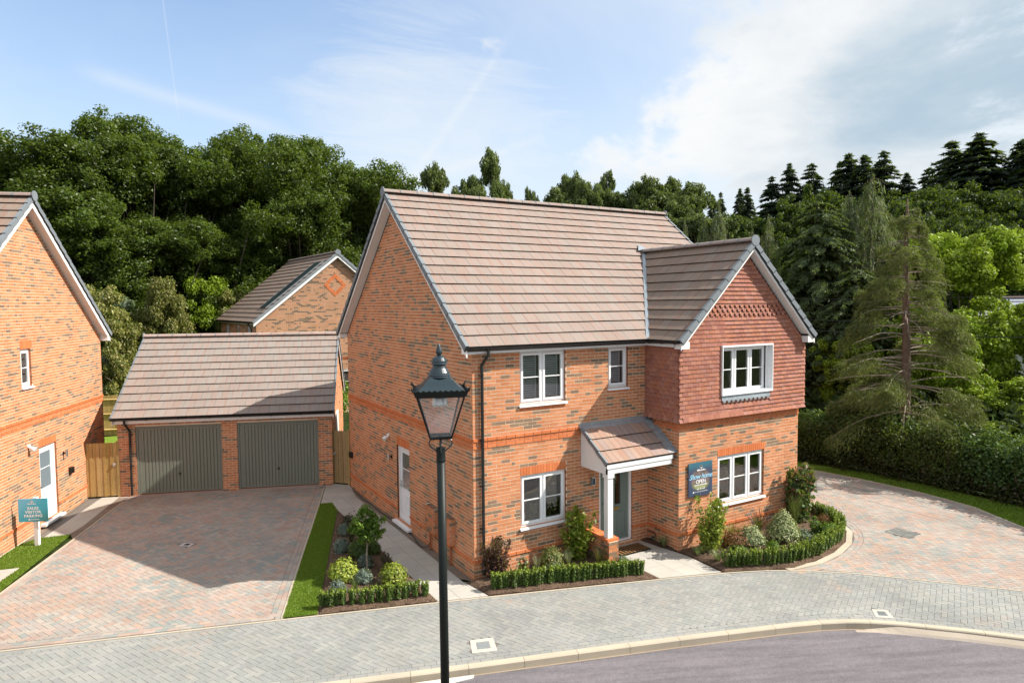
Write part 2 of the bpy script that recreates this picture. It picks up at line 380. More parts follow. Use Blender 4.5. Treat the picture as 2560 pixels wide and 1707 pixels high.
def clip_poly(subj, win):
    """Sutherland-Hodgman: subject polygon clipped by a convex counter-clockwise window"""
    out = list(subj)
    for i in range(len(win)):
        a, b = win[i], win[(i+1) % len(win)]; inp, out = out, []
        if not inp: return []
        ex, ey = b[0]-a[0], b[1]-a[1]
        sd = lambda p: ex*(p[1]-a[1])-ey*(p[0]-a[0])
        for j in range(len(inp)):
            p, q = inp[j-1], inp[j]; sp, sq = sd(p), sd(q)
            if sq >= 0:
                if sp < 0: t = sp/(sp-sq); out.append((p[0]+(q[0]-p[0])*t, p[1]+(q[1]-p[1])*t))
                out.append(q)
            elif sp >= 0:
                t = sp/(sp-sq); out.append((p[0]+(q[0]-p[0])*t, p[1]+(q[1]-p[1])*t))
    return out
def area2(p): return sum(p[i-1][0]*p[i][1]-p[i][0]*p[i-1][1] for i in range(len(p)))/2
def inside(p, poly):
    x, y = p; r = False
    for i in range(len(poly)):
        (x1, y1), (x2, y2) = poly[i-1], poly[i]
        if (y1 > y) != (y2 > y) and x < (x2-x1)*(y-y1)/(y2-y1)+x1: r = not r
    return r
def offset_line(pts, d):
    """polyline shifted d to its left"""
    out = []
    for i, p in enumerate(pts):
        a = pts[max(i-1, 0)]; b = pts[min(i+1, len(pts)-1)]
        def nrm(u, v):
            l = math.hypot(v[0]-u[0], v[1]-u[1]); return (-(v[1]-u[1])/l, (v[0]-u[0])/l)
        if i == 0: n = nrm(p, b)
        elif i == len(pts)-1: n = nrm(a, p)
        else:
            n1, n2 = nrm(a, p), nrm(p, b); s = (n1[0]+n2[0], n1[1]+n2[1]); l = s[0]**2+s[1]**2
            n = (2*s[0]/l, 2*s[1]/l)
        out.append((p[0]+n[0]*d, p[1]+n[1]*d))
    return out
def resample(pts, step):
    """points each 'step' metres along a polyline"""
    out = [pts[0]]; rest = step
    for a, b in zip(pts, pts[1:]):
        L = math.hypot(b[0]-a[0], b[1]-a[1]); t = rest
        while t <= L: out.append((a[0]+(b[0]-a[0])*t/L, a[1]+(b[1]-a[1])*t/L)); t += step
        rest = t-L
    return out
def spline(pts, n=6):
    out = []
    for i in range(len(pts)-1):
        p0, p1, p2, p3 = pts[max(i-1, 0)], pts[i], pts[i+1], pts[min(i+2, len(pts)-1)]
        for k in range(n):
            t = k/n
            out.append(tuple(.5*((2*p1[j])+(-p0[j]+p2[j])*t+(2*p0[j]-5*p1[j]+4*p2[j]-p3[j])*t*t+(-p0[j]+3*p1[j]-3*p2[j]+p3[j])*t**3) for j in range(2)))
    out.append(pts[-1]); return out
# ------------------------------------------------------------ brick walls
R = random.Random(7)
ORANGE = [(0.518, 0.211, 0.097), (0.498, 0.202, 0.091), (0.547, 0.233, 0.114), (0.473, 0.184, 0.082), (0.527, 0.225, 0.104), (0.488, 0.193, 0.084), (0.558, 0.246, 0.125), (0.498, 0.215, 0.106)]
DARKB = [(0.228, 0.151, 0.096), (0.253, 0.17, 0.11), (0.197, 0.132, 0.086), (0.284, 0.189, 0.12), (0.243, 0.156, 0.101)]
BRIGHT = [(0.556, 0.171, 0.065), (0.585, 0.189, 0.073), (0.525, 0.158, 0.058)]
COURSE = .075
class Frame:
    """vertical surface: origin, horizontal direction u, outward normal n"""
    def __init__(s, o, u, n): s.o = V3(o); s.u = V3(u).normalized(); s.n = V3(n).normalized()
    def P(s, u, z, out=0): p = s.o+s.u*u+s.n*out; return V3((p.x, p.y, s.o.z+z))
Z = V3((0, 0, 1))
def piece_on(pc, kind, part, fr, u0, u1, z0, z1, out, depth, tint):
    pc.add(kind, part, fr.P(u0, z0, out), fr.u*(u1-u0), Z*(z1-z0), -fr.n*depth, tint)
def row_spans(lo, hi, za, zb, holes):
    sp = [(lo, hi)]
    for a, b, c, d in holes:
        if min(zb, d)-max(za, c) > .3*(zb-za):
            ns = []
            for s, e in sp:
                if b <= s or a >= e: ns.append((s, e)); continue
                if a > s: ns.append((s, a))
                if b < e: ns.append((b, e))
            sp = ns
    return sp
def brickwork(pc, part, fr, lo, hi, z0, z1, holes=(), bands={}, jw=.0125, start=0, dark=.2, pal=None):
    pal = pal or ORANGE
    """lo/hi: functions of height; bands: row index -> (kind, proud)"""
    rows = int(round((z1-z0)/COURSE)); prev_dark = False
    for r in range(rows):
        za = z0+r*COURSE; zb = za+COURSE-jw
        band = bands.get(r+start)
        L = .1125 if band and band[0] == 'header' else .225
        off = ((r+start) % 2)*.1125 if not (band and band[0] == 'header') else ((r+start) % 2)*.056
        for s, e in row_spans(lo(za), hi(zb) if callable(hi) else hi, za, zb, holes):
            if e-s < .03: continue
            k = math.floor((s-off)/L); u = off+k*L
            while u < e:
                a, b = max(u, s), min(u+L-jw, e)
                u += L
                if e-b < .035: b = e; u = e
                if b-a < .02: prev_dark = False; continue
                if band: t = R.choice(BRIGHT); pr = band[1]
                else:
                    pd = .34 if prev_dark else dark*.78
                    prev_dark = R.random() < pd; pr = R.uniform(-.0015, .0015)
                    t = R.choice(DARKB if prev_dark else pal)
                if not band and not prev_dark and b-a > .18 and R.random() < .06:
                    m = a+(b-a)*R.choice((.33, .5, .66))
                    piece_on(pc, 'brick', part, fr, a, m, za, zb, pr, .03+pr, t); piece_on(pc, 'brick', part, fr, m, b, za, zb, pr, .03+pr, R.choice(DARKB))
                else: piece_on(pc, 'brick', part, fr, a, b, za, zb, pr, .03+pr, t)
def soldier(pc, part, fr, u0, u1, z0, z1, out=.004):
    n = int(round((u1-u0)/.075)); w = (u1-u0)/n
    for i in range(n): piece_on(pc, 'brick', part, fr, u0+i*w+.004, u0+(i+1)*w-.004, z0+.004, z1-.006, out, .034, R.choice(BRIGHT))
def wall_panel(name, owner, fr, u0, u1, z0, z1, holes=(), extra=(), mat='mortar', rev=.11, revmat=None):
    """mortar sheet behind the bricks with its openings and their reveals; extra: polygons (u,z) above"""
    mb = MB(); us = sorted({u0, u1, *[h[0] for h in holes], *[h[1] for h in holes]}); zs = sorted({z0, z1, *[h[2] for h in holes], *[h[3] for h in holes]})
    for i in range(len(us)-1):
        for j in range(len(zs)-1):
            cu, cz = (us[i]+us[i+1])/2, (zs[j]+zs[j+1])/2
            if any(h[0] < cu < h[1] and h[2] < cz < h[3] for h in holes): continue
            mb.poly([fr.P(us[i], zs[j], -.004), fr.P(us[i+1], zs[j], -.004), fr.P(us[i+1], zs[j+1], -.004), fr.P(us[i], zs[j+1], -.004)])
    for e in extra: mb.poly([fr.P(a, b, -.004) for a, b in e])
    part = mb.build(name, mat, owner)
    if holes:
        for a, b, c, d in holes:
            rv = MB()
            for (ua, za), (ub, zb) in (((a, c), (b, c)), ((b, c), (b, d)), ((b, d), (a, d)), ((a, d), (a, c))):
                rv.poly([fr.P(ua, za, 0), fr.P(ub, zb, 0), fr.P(ub, zb, -rev), fr.P(ua, za, -rev)], (.47, .2, .105))
            rv.build('reveal', revmat or 'brick', owner)
    return part
# ------------------------------------------------------------ windows
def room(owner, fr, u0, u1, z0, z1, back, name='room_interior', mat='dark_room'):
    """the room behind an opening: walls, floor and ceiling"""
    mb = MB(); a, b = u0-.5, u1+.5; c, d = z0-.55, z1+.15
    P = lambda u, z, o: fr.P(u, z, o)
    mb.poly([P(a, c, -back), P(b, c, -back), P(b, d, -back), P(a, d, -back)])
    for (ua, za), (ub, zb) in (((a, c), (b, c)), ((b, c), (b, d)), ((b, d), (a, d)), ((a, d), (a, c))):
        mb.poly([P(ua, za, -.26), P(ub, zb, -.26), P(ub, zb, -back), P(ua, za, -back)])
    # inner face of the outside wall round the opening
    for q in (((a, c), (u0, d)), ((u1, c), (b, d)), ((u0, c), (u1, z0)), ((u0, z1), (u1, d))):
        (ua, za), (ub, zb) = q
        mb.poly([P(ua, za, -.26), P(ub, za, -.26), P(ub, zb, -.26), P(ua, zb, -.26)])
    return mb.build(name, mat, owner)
def window(owner, fr, u0, u1, z0, z1, lights=2, bar=None, rec=.055, sill=True, vent=True, narrow=False, rb=1.6, glassmat='glass'):
    fw = .062; P = fr.P; n = fr.n
    mb = MB()
    def fbar(a, b, c, d, o0, o1, m=mb): m.box(P(a, c, o0), fr.u*(b-a), Z*(d-c), -n*(o0-o1))
    fo, fi = -rec, -rec-.07
    fbar(u0, u1, z0, z0+fw, fo, fi); fbar(u0, u1, z1-fw, z1, fo, fi)
    fbar(u0, u0+fw, z0+fw, z1-fw, fo, fi); fbar(u1-fw, u1, z0+fw, z1-fw, fo, fi)
    w = (u1-u0)/lights
    for i in range(1, lights): fbar(u0+i*w-.03, u0+i*w+.03, z0+fw, z1-fw, fo, fi)
    wf = mb.build('window', 'white_upvc', owner)
    ga = []
    for i in range(lights):
        a = u0+i*w+(fw if i == 0 else .03)-.008; b = u0+(i+1)*w-(fw if i == lights-1 else .03)+.008
        c, d = z0+fw-.008, z1-fw+.008; sw = .05
        m = MB(); so_, si = fo+.018, fo-.045
        fbar(a, b, c, c+sw, so_, si, m); fbar(a, b, d-sw, d, so_, si, m); fbar(a, a+sw, c+sw, d-sw, so_, si, m); fbar(b-sw, b, c+sw, d-sw, so_, si, m)
        zb = c+(d-c)*(bar or .5)
        fbar(a+sw, b-sw, zb-.010, zb+.010, so_-.012, so_-.03, m)
        m.build('sash', 'white_upvc', wf)
        g = MB(); g.poly([P(a+sw, c+sw, fo-.012), P(b-sw, c+sw, fo-.012), P(b-sw, d-sw, fo-.012), P(a+sw, d-sw, fo-.012)]); g.build('pane', glassmat, wf)
        ga.append((a+sw, b-sw, c+sw, d-sw))
    if vent:
        m = MB(); um = (u0+u1)/2; fbar(um-.17, um+.17, z1-.032, z1-.014, fo+.022, fo, m); m.build('vent', 'white_upvc', wf)
    if sill:
        m = MB(); prof = [(-rec, 0), (.05, -.018), (.055, -.05), (.04, -.055), (-rec, -.03)]
        m.prism([P(u0-.03, z0+b, a) for a, b in prof], fr.u*(u1-u0+.06), bottom=True)
        m.build('sill', 'white_upvc', wf)
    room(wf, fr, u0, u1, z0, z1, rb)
    return wf, ga
def blind(fr, g, z_split, label, grp=None):
    """venetian blind hanging behind one sash"""
    a, b, c, d = g
    t = thing('venetian_blind', label, 'blind', fr.P((a+b)/2, c, -.17), 0, grp)
    n = int((d-c)/.05)
    for i in range(n):
        z = c+.02+i*.05
        m = MB(); m.box(fr.P(a-.01, z, -.15), fr.u*(b-a+.02), (-fr.n*.036+Z*.030), Z*.003); m.build('slat', 'white_upvc', t)
    m = MB(); m.box(fr.P(b-.05, c, -.148), fr.u*.028, Z*(d-c), -fr.n*.004); m.build('tape', 'white_upvc', t)
    return t
# ------------------------------------------------------------ tiled roofs
RT_SUN = [(0.258, 0.207, 0.18), (0.261, 0.211, 0.186), (0.255, 0.204, 0.178), (0.266, 0.216, 0.19), (0.258, 0.204, 0.174)]
RT_GAR = [(0.261, 0.225, 0.2), (0.265, 0.23, 0.207), (0.257, 0.221, 0.198), (0.27, 0.23, 0.205)]
RT_BRN = [(0.239, 0.178, 0.143), (0.249, 0.189, 0.152), (0.228, 0.173, 0.138), (0.244, 0.184, 0.143)]
class Slope:
    """roof plane: o = eave corner on the tile surface, u along the eave, s up the slope"""
    def __init__(s, o, u, sdir, outward):
        s.o = V3(o); s.u = V3(u).normalized(); s.s = V3(sdir).normalized(); s.n = s.u.cross(s.s).normalized()
        if s.n.dot(V3(outward)) < 0: s.n = -s.n
    def P(s, a, b, h=0): return s.o+s.u*a+s.s*b+s.n*h
def tiling(pc, kind, part, sl, region, g, w, pal, rows, u0=None, th=.040, bond=.5, strip=None):
    us = [p[0] for p in region]; ua, ub = min(us), max(us)
    if u0 is None: u0 = ua
    ccw = region if area2(region) > 0 else region[::-1]
    for r in range(rows):
        b0 = r*g; b1 = b0+g+.004
        off = (r % 2)*w*bond
        k = math.floor((ua-u0-off)/w)
        while u0+off+k*w < ub:
            a0 = u0+off+k*w; a1 = a0+w-.005; k += 1
            c = clip_poly(ccw, [(a0, b0), (a1, b0), (a1, b1), (a0, b1)])
            if len(c) < 3 or abs(area2(c)) < .0006: continue
            t = R.choice(pal); hz = R.uniform(-.0015, .0015)
            hh = lambda b: (th-.008)*(1-(b-b0)/g)+hz+.010
            if abs(abs(area2(c))-(a1-a0)*(b1-b0)) < .0003 and len(c) == 4:
                O = sl.P(a0, b0, hh(b0)); pc.add(kind, part, O, sl.u*(a1-a0), sl.P(a0, b1, hh(b1))-O, -(sl.n+sl.s*(th-.008)/g).normalized()*.014, t)
            else: pc.addpoly(kind, [sl.P(x, y, hh(y)) for x, y in c], -sl.n*.014, t)
def ridge_tiles(pc_owner, a, b, n=None, r=.12, name='ridge_tile', tint=(.30, .235, .205), down=.03):
    """half-round ridge tiles laid end to end, with dark joints between"""
    a, b = V3(a), V3(b); L = (b-a).length; n = n or max(1, int(L/.45)); d = (b-a)/n; e = d.normalized(); side = e.cross(Z).normalized(); up = side.cross(e)
    for i in range(n):
        m = MB(); p0 = a+d*i+e*.006; p1 = a+d*(i+1)-e*.006; K = 7; tt = jit(R, tint, .06)
        rings = []
        for p, rr in ((p0, r), (p1, r*.97)):
            rings.append([p+side*(math.cos(th)*rr)+up*(math.sin(th)*rr*.72-down) for th in [math.pi*k/K for k in range(K+1)]])
        for k in range(K): m.poly([rings[0][k], rings[0][k+1], rings[1][k+1], rings[1][k]], tt)
        for rg in rings: m.poly(rg, tt)
        m.build(name, 'roof_tile', pc_owner)
        if i:
            m = MB(); q = a+d*i
            rg = [[q+e*s_+side*(math.cos(th)*r*1.05)+up*(math.sin(th)*r*.76-down) for th in [math.pi*k/K for k in range(K+1)]] for s_ in (-.012, .012)]
            for k in range(K): m.poly([rg[0][k], rg[0][k+1], rg[1][k+1], rg[1][k]])
            m.build('ridge_union', 'verge_grey', pc_owner)
def verge(owner, slp, a, sgn, b0, b1, g=.345, drop=.13, wdt=.055, under=.02):
    """dry-verge units along a rake; a = position along the eave, sgn = outward side"""
    n = int(round((b1-b0)/g)); step = (b1-b0)/n
    for i in range(n):
        c0, c1 = b0+i*step, b0+(i+1)*step+.02; h0, h1 = .060, .034
        m = MB(); u_ = slp.u*sgn
        p = [slp.P(a, c0, h0), slp.P(a, c1, h1)]
        top = [p[0]-u_*wdt, p[0]+u_*.02, p[1]+u_*.02, p[1]-u_*wdt]
        m.poly(top); m.poly([p[0]+u_*.02, p[1]+u_*.02, p[1]+u_*.02-slp.n*drop, p[0]+u_*.02-slp.n*drop])
        m.poly([p[0]-u_*wdt, p[0]+u_*.02, p[0]+u_*.02-slp.n*drop, p[0]-u_*wdt-slp.n*.04])
        m.build('verge_unit', 'verge_grey', owner)
def gutter(owner, a, b, r=.058, brackets=.9, nsign=None, name='gutter'):
    a, b = V3(a), V3(b); e = (b-a).normalized(); side = e.cross(Z).normalized(); K = 6
    m = MB(); L = (b-a).length
    for rr in (r, r-.006):
        ring = lambda p: [p+side*(math.cos(th)*rr)-Z*(math.sin(th)*rr) for th in [math.pi*k/K for k in range(K+1)]]
        A, B = ring(a), ring(b)
        for k in range(K): m.poly([A[k], A[k+1], B[k+1], B[k]])
        if rr == r: m.poly(A); m.poly(B)
    n = int(L/brackets)
    for i in range(n+1):
        p = a+e*(.12+i*(L-.24)/max(1, n)); A = [[p+e*s_+side*(math.cos(th)*(r+.01))-Z*(math.sin(th)*(r+.01)) for th in [math.pi*k/K for k in range(K+1)]] for s_ in (-.02, .02)]
        for k in range(K): m.poly([A[0][k], A[0][k+1], A[1][k+1], A[1][k]])
    return m.build(name, 'black_plastic', owner)
# ============================================================ GROUND AND SETTING
Zc = lambda z: (lambda pts: [(p[0], p[1], z) for p in pts])
KERB = [(-60, 16.4), (-12, .62), (-3.65, -2.1), (-1.95, -2.65), (-1.12, -2.91), (-.06, -3.24), (1.9, -3.86), (3.91, -4.54), (4.53, -4.78), (4.99, -5.01), (5.34, -5.25), (5.7, -5.56), (6.44, -6.31), (7.01, -6.96), (8.5, -8.8), (10.5, -12), (14, -19)]
FRONT = [(-14, 3.6), (-8.1, 1.70), (-5.13, .78), (-3.79, .37), (-1.03, -.50), (-.06, -.80), (3.35, -1.93), (4.71, -2.40), (5.5, -2.72), (6.24, -3.17), (7.03, -3.83), (8.17, -5.08), (9.05, -6.10), (10.2, -7.6), (12.3, -11)]
FARK = [(12.6, 9.5), (13.5, 5.5), (13.98, 2.54), (14.3, .4), (14.36, -1.45), (14.1, -2.9), (13.3, -4.45), (12.4, -5.9), (11.6, -7.4), (11.2, -9.1)]
BEDK = [(6.0, -3.05), (6.9, -3.17), (7.5, -3.12), (8.08, -2.98), (8.6, -2.80), (8.98, -2.62), (9.42, -2.30), (9.75, -1.95), (10.0, -1.5), (10.17, -1.0), (10.24, -.4), (10.22, .4), (10.1, 1.6), (9.9, 3.2), (9.8, 8)]
def sheet(name, pts, z, mat, kind='structure', tint=(1, 1, 1)):
    m = MB(); m.poly(Zc(z)(pts), tint); return m.build(name, mat, None, kind)
sheet('road', [(p[0], p[1]) for p in KERB]+[(60, -60), (-60, -60)], -.12, 'asphalt')
sheet('ground', [(p[0], p[1]+.05) for p in KERB]+[(40, -19), (40, 22), (30, 27), (-40, 27)], -.03, 'undergrowth')
def terrain():
    def h(x, y):
        d = math.hypot(x-3, y-3); az = math.degrees(math.atan2(x+6.2, y+12.1))
        s1 = min(1, max(0, (d-32)/55)); s1 = s1*s1*(3-2*s1)
        s2 = min(1, max(0, (az-30)/26)); s2 = s2*s2*(3-2*s2)
        return -.4+s1*(1.5+9.5*s2)+.5*math.sin(x*.11)*math.sin(y*.13)*s1
    rs = [0, 10, 20, 30, 38, 46, 55, 65, 78, 92, 110, 140, 200, 400, 900]; n = 64; m = MB(); ix = {}
    for i, r in enumerate(rs):
        for k in range(n):
            a = 2*math.pi*k/n; x, y = 3+r*math.cos(a), 3+r*math.sin(a)
            m.v.append((x, y, h(x, y)))
    for i in range(len(rs)-1):
        for k in range(n):
            k2 = (k+1) % n; m.f.append((i*n+k, i*n+k2, (i+1)*n+k2, (i+1)*n+k)); m.t.append((1, 1, 1))
    return m.build('hillside', 'undergrowth', None, 'structure', True), h
_, TH = terrain()
# ---- block paving
GREY = [(0.26, 0.265, 0.249), (0.274, 0.276, 0.261), (0.247, 0.256, 0.244), (0.285, 0.285, 0.264), (0.264, 0.267, 0.257), (0.239, 0.245, 0.236), (0.276, 0.272, 0.251), (0.256, 0.261, 0.249)]
RED = [(0.353, 0.276, 0.235), (0.321, 0.268, 0.235), (0.368, 0.298, 0.259), (0.302, 0.276, 0.252), (0.339, 0.252, 0.209), (0.353, 0.315, 0.272), (0.251, 0.268, 0.252), (0.288, 0.276, 0.249), (0.38, 0.283, 0.226), (0.331, 0.296, 0.259)]
def clip_region(block, region):
    """rectangle cut by the (possibly concave) region"""
    ins = [inside(p, region) for p in block]
    if all(ins): return block, True
    c = clip_poly(region, block)
    return (c, False) if len(c) >= 3 and abs(area2(c)) > .0009 else (None, False)
def herringbone(pc, part, region, ang, z, pal, holes=()):
    if area2(region) < 0: region = region[::-1]
    a = rad(ang); e1 = (math.cos(a), math.sin(a)); e2 = (-e1[1], e1[0]); W_ = .1; j = .006
    uv = [(p[0]*e1[0]+p[1]*e1[1], p[0]*e2[0]+p[1]*e2[1]) for p in region]
    i0, i1 = int(min(p[0] for p in uv)/W_)-2, int(max(p[0] for p in uv)/W_)+2; j0, j1 = int(min(p[1] for p in uv)/W_)-2, int(max(p[1] for p in uv)/W_)+2
    patch = {}
    for y in range(j0, j1):
        for x in range(i0, i1):
            r = (x+y) % 4
            if r == 0: q = (x*W_, (x+2)*W_, y*W_, (y+1)*W_)
            elif r == 2: q = (x*W_, (x+1)*W_, y*W_, (y+2)*W_)
            else: continue
            cu, cv = (q[0]+q[1])/2, (q[2]+q[3])/2; cx, cy = cu*e1[0]+cv*e2[0], cu*e1[1]+cv*e2[1]
            dz = CAM.z; D = V3((cx, cy, z))-CAM; zz = D.dot(_f)
            if zz < 1 or abs(D.dot(CR)/zz) > .84 or D.dot(CU)/zz < -.60: continue
            blk = [(u*e1[0]+v*e2[0], u*e1[1]+v*e2[1]) for u, v in ((q[0], q[2]), (q[1]-j, q[2]), (q[1]-j, q[3]-j), (q[0], q[3]-j))]
            if not any(inside(p, region) for p in blk+[(cx, cy)]): continue
            if any(inside((cx, cy), h) for h in holes): continue
            c, whole = clip_region(blk, region)
            if not c: continue
            k = (int(cx*1.3), int(cy*1.3)); 
            if k not in patch: patch[k] = R.randrange(len(pal))
            t = pal[patch[k]] if R.random() < .3 else R.choice(pal)
            zt = z+R.uniform(-.0012, .0012)
            if whole: pc.add('paving_block', part, (blk[0][0], blk[0][1], zt), (blk[1][0]-blk[0][0], blk[1][1]-blk[0][1], 0), (blk[3][0]-blk[0][0], blk[3][1]-blk[0][1], 0), (0, 0, -.03), t)
            else: pc.addpoly('paving_block', [(x_, y_, zt) for x_, y_ in c], (0, 0, -.03), t)
def course_along(pc, part, line, d0, wdt, L, z, pal, kind='paving_block', start=0, depth=.03, j=.005, up=0):
    """a row of blocks following a line, between offsets d0 and d0+wdt to its left"""
    a = resample(line, L/6); A = offset_line(a, d0+j/2); B = offset_line(a, d0+wdt-j/2); n = 6
    for i in range(start, len(a)-n, n):
        D = V3((A[i][0], A[i][1], z))-CAM; zz = D.dot(_f)
        if zz < 1 or abs(D.dot(CR)/zz) > .86 or D.dot(CU)/zz < -.62: continue
        f = j/L
        lp = lambda P, Q, t: (P[0]+(Q[0]-P[0])*t, P[1]+(Q[1]-P[1])*t)
        p = [A[i], lp(A[i], A[i+n], 1-f), lp(B[i], B[i+n], 1-f), B[i]]
        zt = z+up+R.uniform(-.001, .001); t = R.choice(pal)
        O = V3((*p[0], zt)); U = V3((*p[1], zt))-O; Vv = V3((*p[3], zt))-O
        if kind == 'paving_block' or kind == 'edging_block': pc.add(kind, part, O, U, Vv, (0, 0, -depth), t)
        else:
            m = MB(); m.prism([(*q, zt) for q in p], V3((0, 0, -depth)), t, True); m.build(kind, 'concrete', part)
KT = [(0.439, 0.381, 0.295), (0.453, 0.394, 0.307), (0.427, 0.371, 0.289), (0.446, 0.387, 0.304)]
def kerbs():
    st = MB(); st.poly(Zc(-.13)([(-14, 1.2), (-13.9, 1.3), (-13.8, 1.2)])); kerb = st.build('kerb', 'concrete', None, 'structure')
    ln = KERB[1:]; a = resample(ln, .915/6); n = 6
    B = offset_line(a, -.125)                                   # towards the road
    for i in range(0, len(a)-n, n):
        D = V3((a[i][0], a[i][1], 0))-CAM
        if D.dot(_f) < 1 or abs(D.dot(CR)/D.dot(_f)) > .95: continue
        m = MB(); t = R.choice(KT); zt = 0.006
        x = a[i][0]
        for k in range(n):
            q = [a[i+k], a[i+k+1]]; r_ = [B[i+k], B[i+k+1]]
            if k == n-1:
                f = .04; q[1] = tuple(q[1][j]*(1-f)+q[0][j]*f for j in (0, 1)); r_[1] = tuple(r_[1][j]*(1-f)+r_[0][j]*f for j in (0, 1))
            drop = max(0, min(1, (q[0][0]-4.95)/.5)); zt0 = .006
            in0 = [(q[e][0]*.84+r_[e][0]*.16, q[e][1]*.84+r_[e][1]*.16) for e in (0, 1)]
            ch = [(q[e][0]*.12+r_[e][0]*.88, q[e][1]*.12+r_[e][1]*.88) for e in (0, 1)]
            m.poly([(*q[0], zt0), (*q[1], zt0), (*ch[1], zt0), (*ch[0], zt0)], t)
            m.poly([(*ch[0], zt0), (*ch[1], zt0), (*r_[1], zt0-.018), (*r_[0], zt0-.018)], t)
            m.poly([(*r_[0], zt0-.018), (*r_[1], zt0-.018), (*r_[1], -.125), (*r_[0], -.125)], tuple(c*.93 for c in t))
            if k in (0, n-1):
                e = 0 if k == 0 else 1
                m.poly([(*q[e], zt0), (*ch[e], zt0), (*r_[e], zt0-.018), (*r_[e], -.125), (*q[e], -.125)], t)
        m.build('kerb_stone', 'concrete', kerb)
    # concrete channel rising to the crossover in front of the right-hand drive
    m = MB(); r0 = offset_line(a, -.128); r1 = offset_line(a, -.21); r2 = offset_line(a, -.25)
    for i in range(len(a)-1):
        f = lambda q: -.118+.085*max(0, min(1, (q[0]-5.2)/.45)); g_ = lambda q: -.118+.030*max(0, min(1, (q[0]-5.35)/.6))
        if a[i][0] < 5.05 or a[i][0] > 10: continue
        m.poly([(*r0[i], f(a[i])), (*r0[i+1], f(a[i+1])), (*r1[i+1], g_(a[i+1])), (*r1[i], g_(a[i]))], (.42, .36, .29))
        m.poly([(*r1[i], g_(a[i])), (*r1[i+1], g_(a[i+1])), (*r2[i+1], -.121), (*r2[i], -.121)], (.36, .31, .26))
    m.build('crossover_ramp', 'concrete', kerb)
    m = MB()                                                    # sandy mortar line at the foot of the kerb
    r1 = offset_line(a, -.165)
    for i in range(len(a)-1):
        if -4 < a[i][0] < 5.3: m.poly([(*r0[i], -.1155), (*r0[i+1], -.1155), (*r1[i+1], -.1165), (*r1[i], -.1165)], (.30, .24, .18))
    m.build('kerb_mortar', 'concrete', kerb)
    m = MB()                                                    # lowered kerb haunch in white mortar, far left end
    wl = [(-4.4, -2.05), (-3.4, -2.4), (-2.6, -2.66), (-2.0, -2.84), (-1.55, -2.98)]
    for i in range(4):
        wd = (.10, .16, .20, .10, .02)
        m.prism([(wl[i][0], wl[i][1]-.0, -.075), (wl[i][0]-.03, wl[i][1]-wd[i], -.11), (wl[i+1][0]-.03, wl[i+1][1]-wd[i+1], -.11), (wl[i+1][0], wl[i+1][1], -.075)], V3((0, 0, -.02)), (.55, .53, .49), True)
    m.build('mortar_haunch', 'concrete', kerb)
kerbs()
def base_sheet(name, region, z, mat='sand_joint'):
    m = MB(); m.poly(Zc(z)(region)); return m.build(name, mat, None, 'structure')
def footway():
    region = FRONT+KERB[1:][::-1]
    base = base_sheet('pavement', region, -.006); pc = Pieces(base)
    fl = offset_line(FRONT, -.03); kl = KERB[1:]
    course_along(pc, base, FRONT, -.14, .1, .2, 0, GREY)
    course_along(pc, base, kl, 0.003, .1, .2, 0, GREY); course_along(pc, base, kl, .103, .1, .2, 0, GREY, start=3)
    inner = offset_line(FRONT, -.142)+offset_line(kl, .205)[::-1]
    covers = [[(-1.19, -2.12), (-.80, -2.24), (-.95, -2.66), (-1.35, -2.52)], [(5.77, -5.02), (5.97, -5.2), (5.76, -5.45), (5.52, -5.25)]]
    herringbone(pc, base, inner, 25.5, 0, GREY, covers)
    pc.finish('paving_block', 'paver', 'paving_blocks')
    # pale concrete edging at the back of the footway
    course_along(pc, base, FRONT, -.04, .05, .9, .008, KT, 'edging_stone', depth=.05)
    for i, q in enumerate(covers):
        c = (sum(p[0] for p in q)/4, sum(p[1] for p in q)/4)
        t = thing('water_cover', ['small square water cover in a pale concrete surround near the lamp post', 'small square water cover in a pale surround beside the dropped kerb'][i], 'cover', (*c, 0), 0, 'water covers set in the grey pavement')
        m = MB(); sc2 = lambda f: [(c[0]+(p[0]-c[0])*f, c[1]+(p[1]-c[1])*f) for p in q]
        o, n_ = sc2(1.0), sc2(.55)
        for k in range(4): m.prism(Zc(.004)([o[k-1], o[k], n_[k], n_[k-1]]), V3((0, 0, -.03)), (.47, .43, .38))
        m.build('surround', 'concrete', t)
        m = MB(); m.prism(Zc(.001)(n_), V3((0, 0, -.02)))
        for k in range(5):
            f = .15+.17*k; a = [n_[0][j]*(1-f)+n_[3][j]*f for j in (0, 1)]; b = [n_[1][j]*(1-f)+n_[2][j]*f for j in (0, 1)]
            m.tube([(a[0]*.9+b[0]*.1, a[1]*.9+b[1]*.1, .003), (a[0]*.1+b[0]*.9, a[1]*.1+b[1]*.9, .003)], .008, 5)
        m.build('lid', 'cover_grey', t)
footway()
RT_ = lambda ang: (math.cos(rad(ang)), math.sin(rad(ang)))
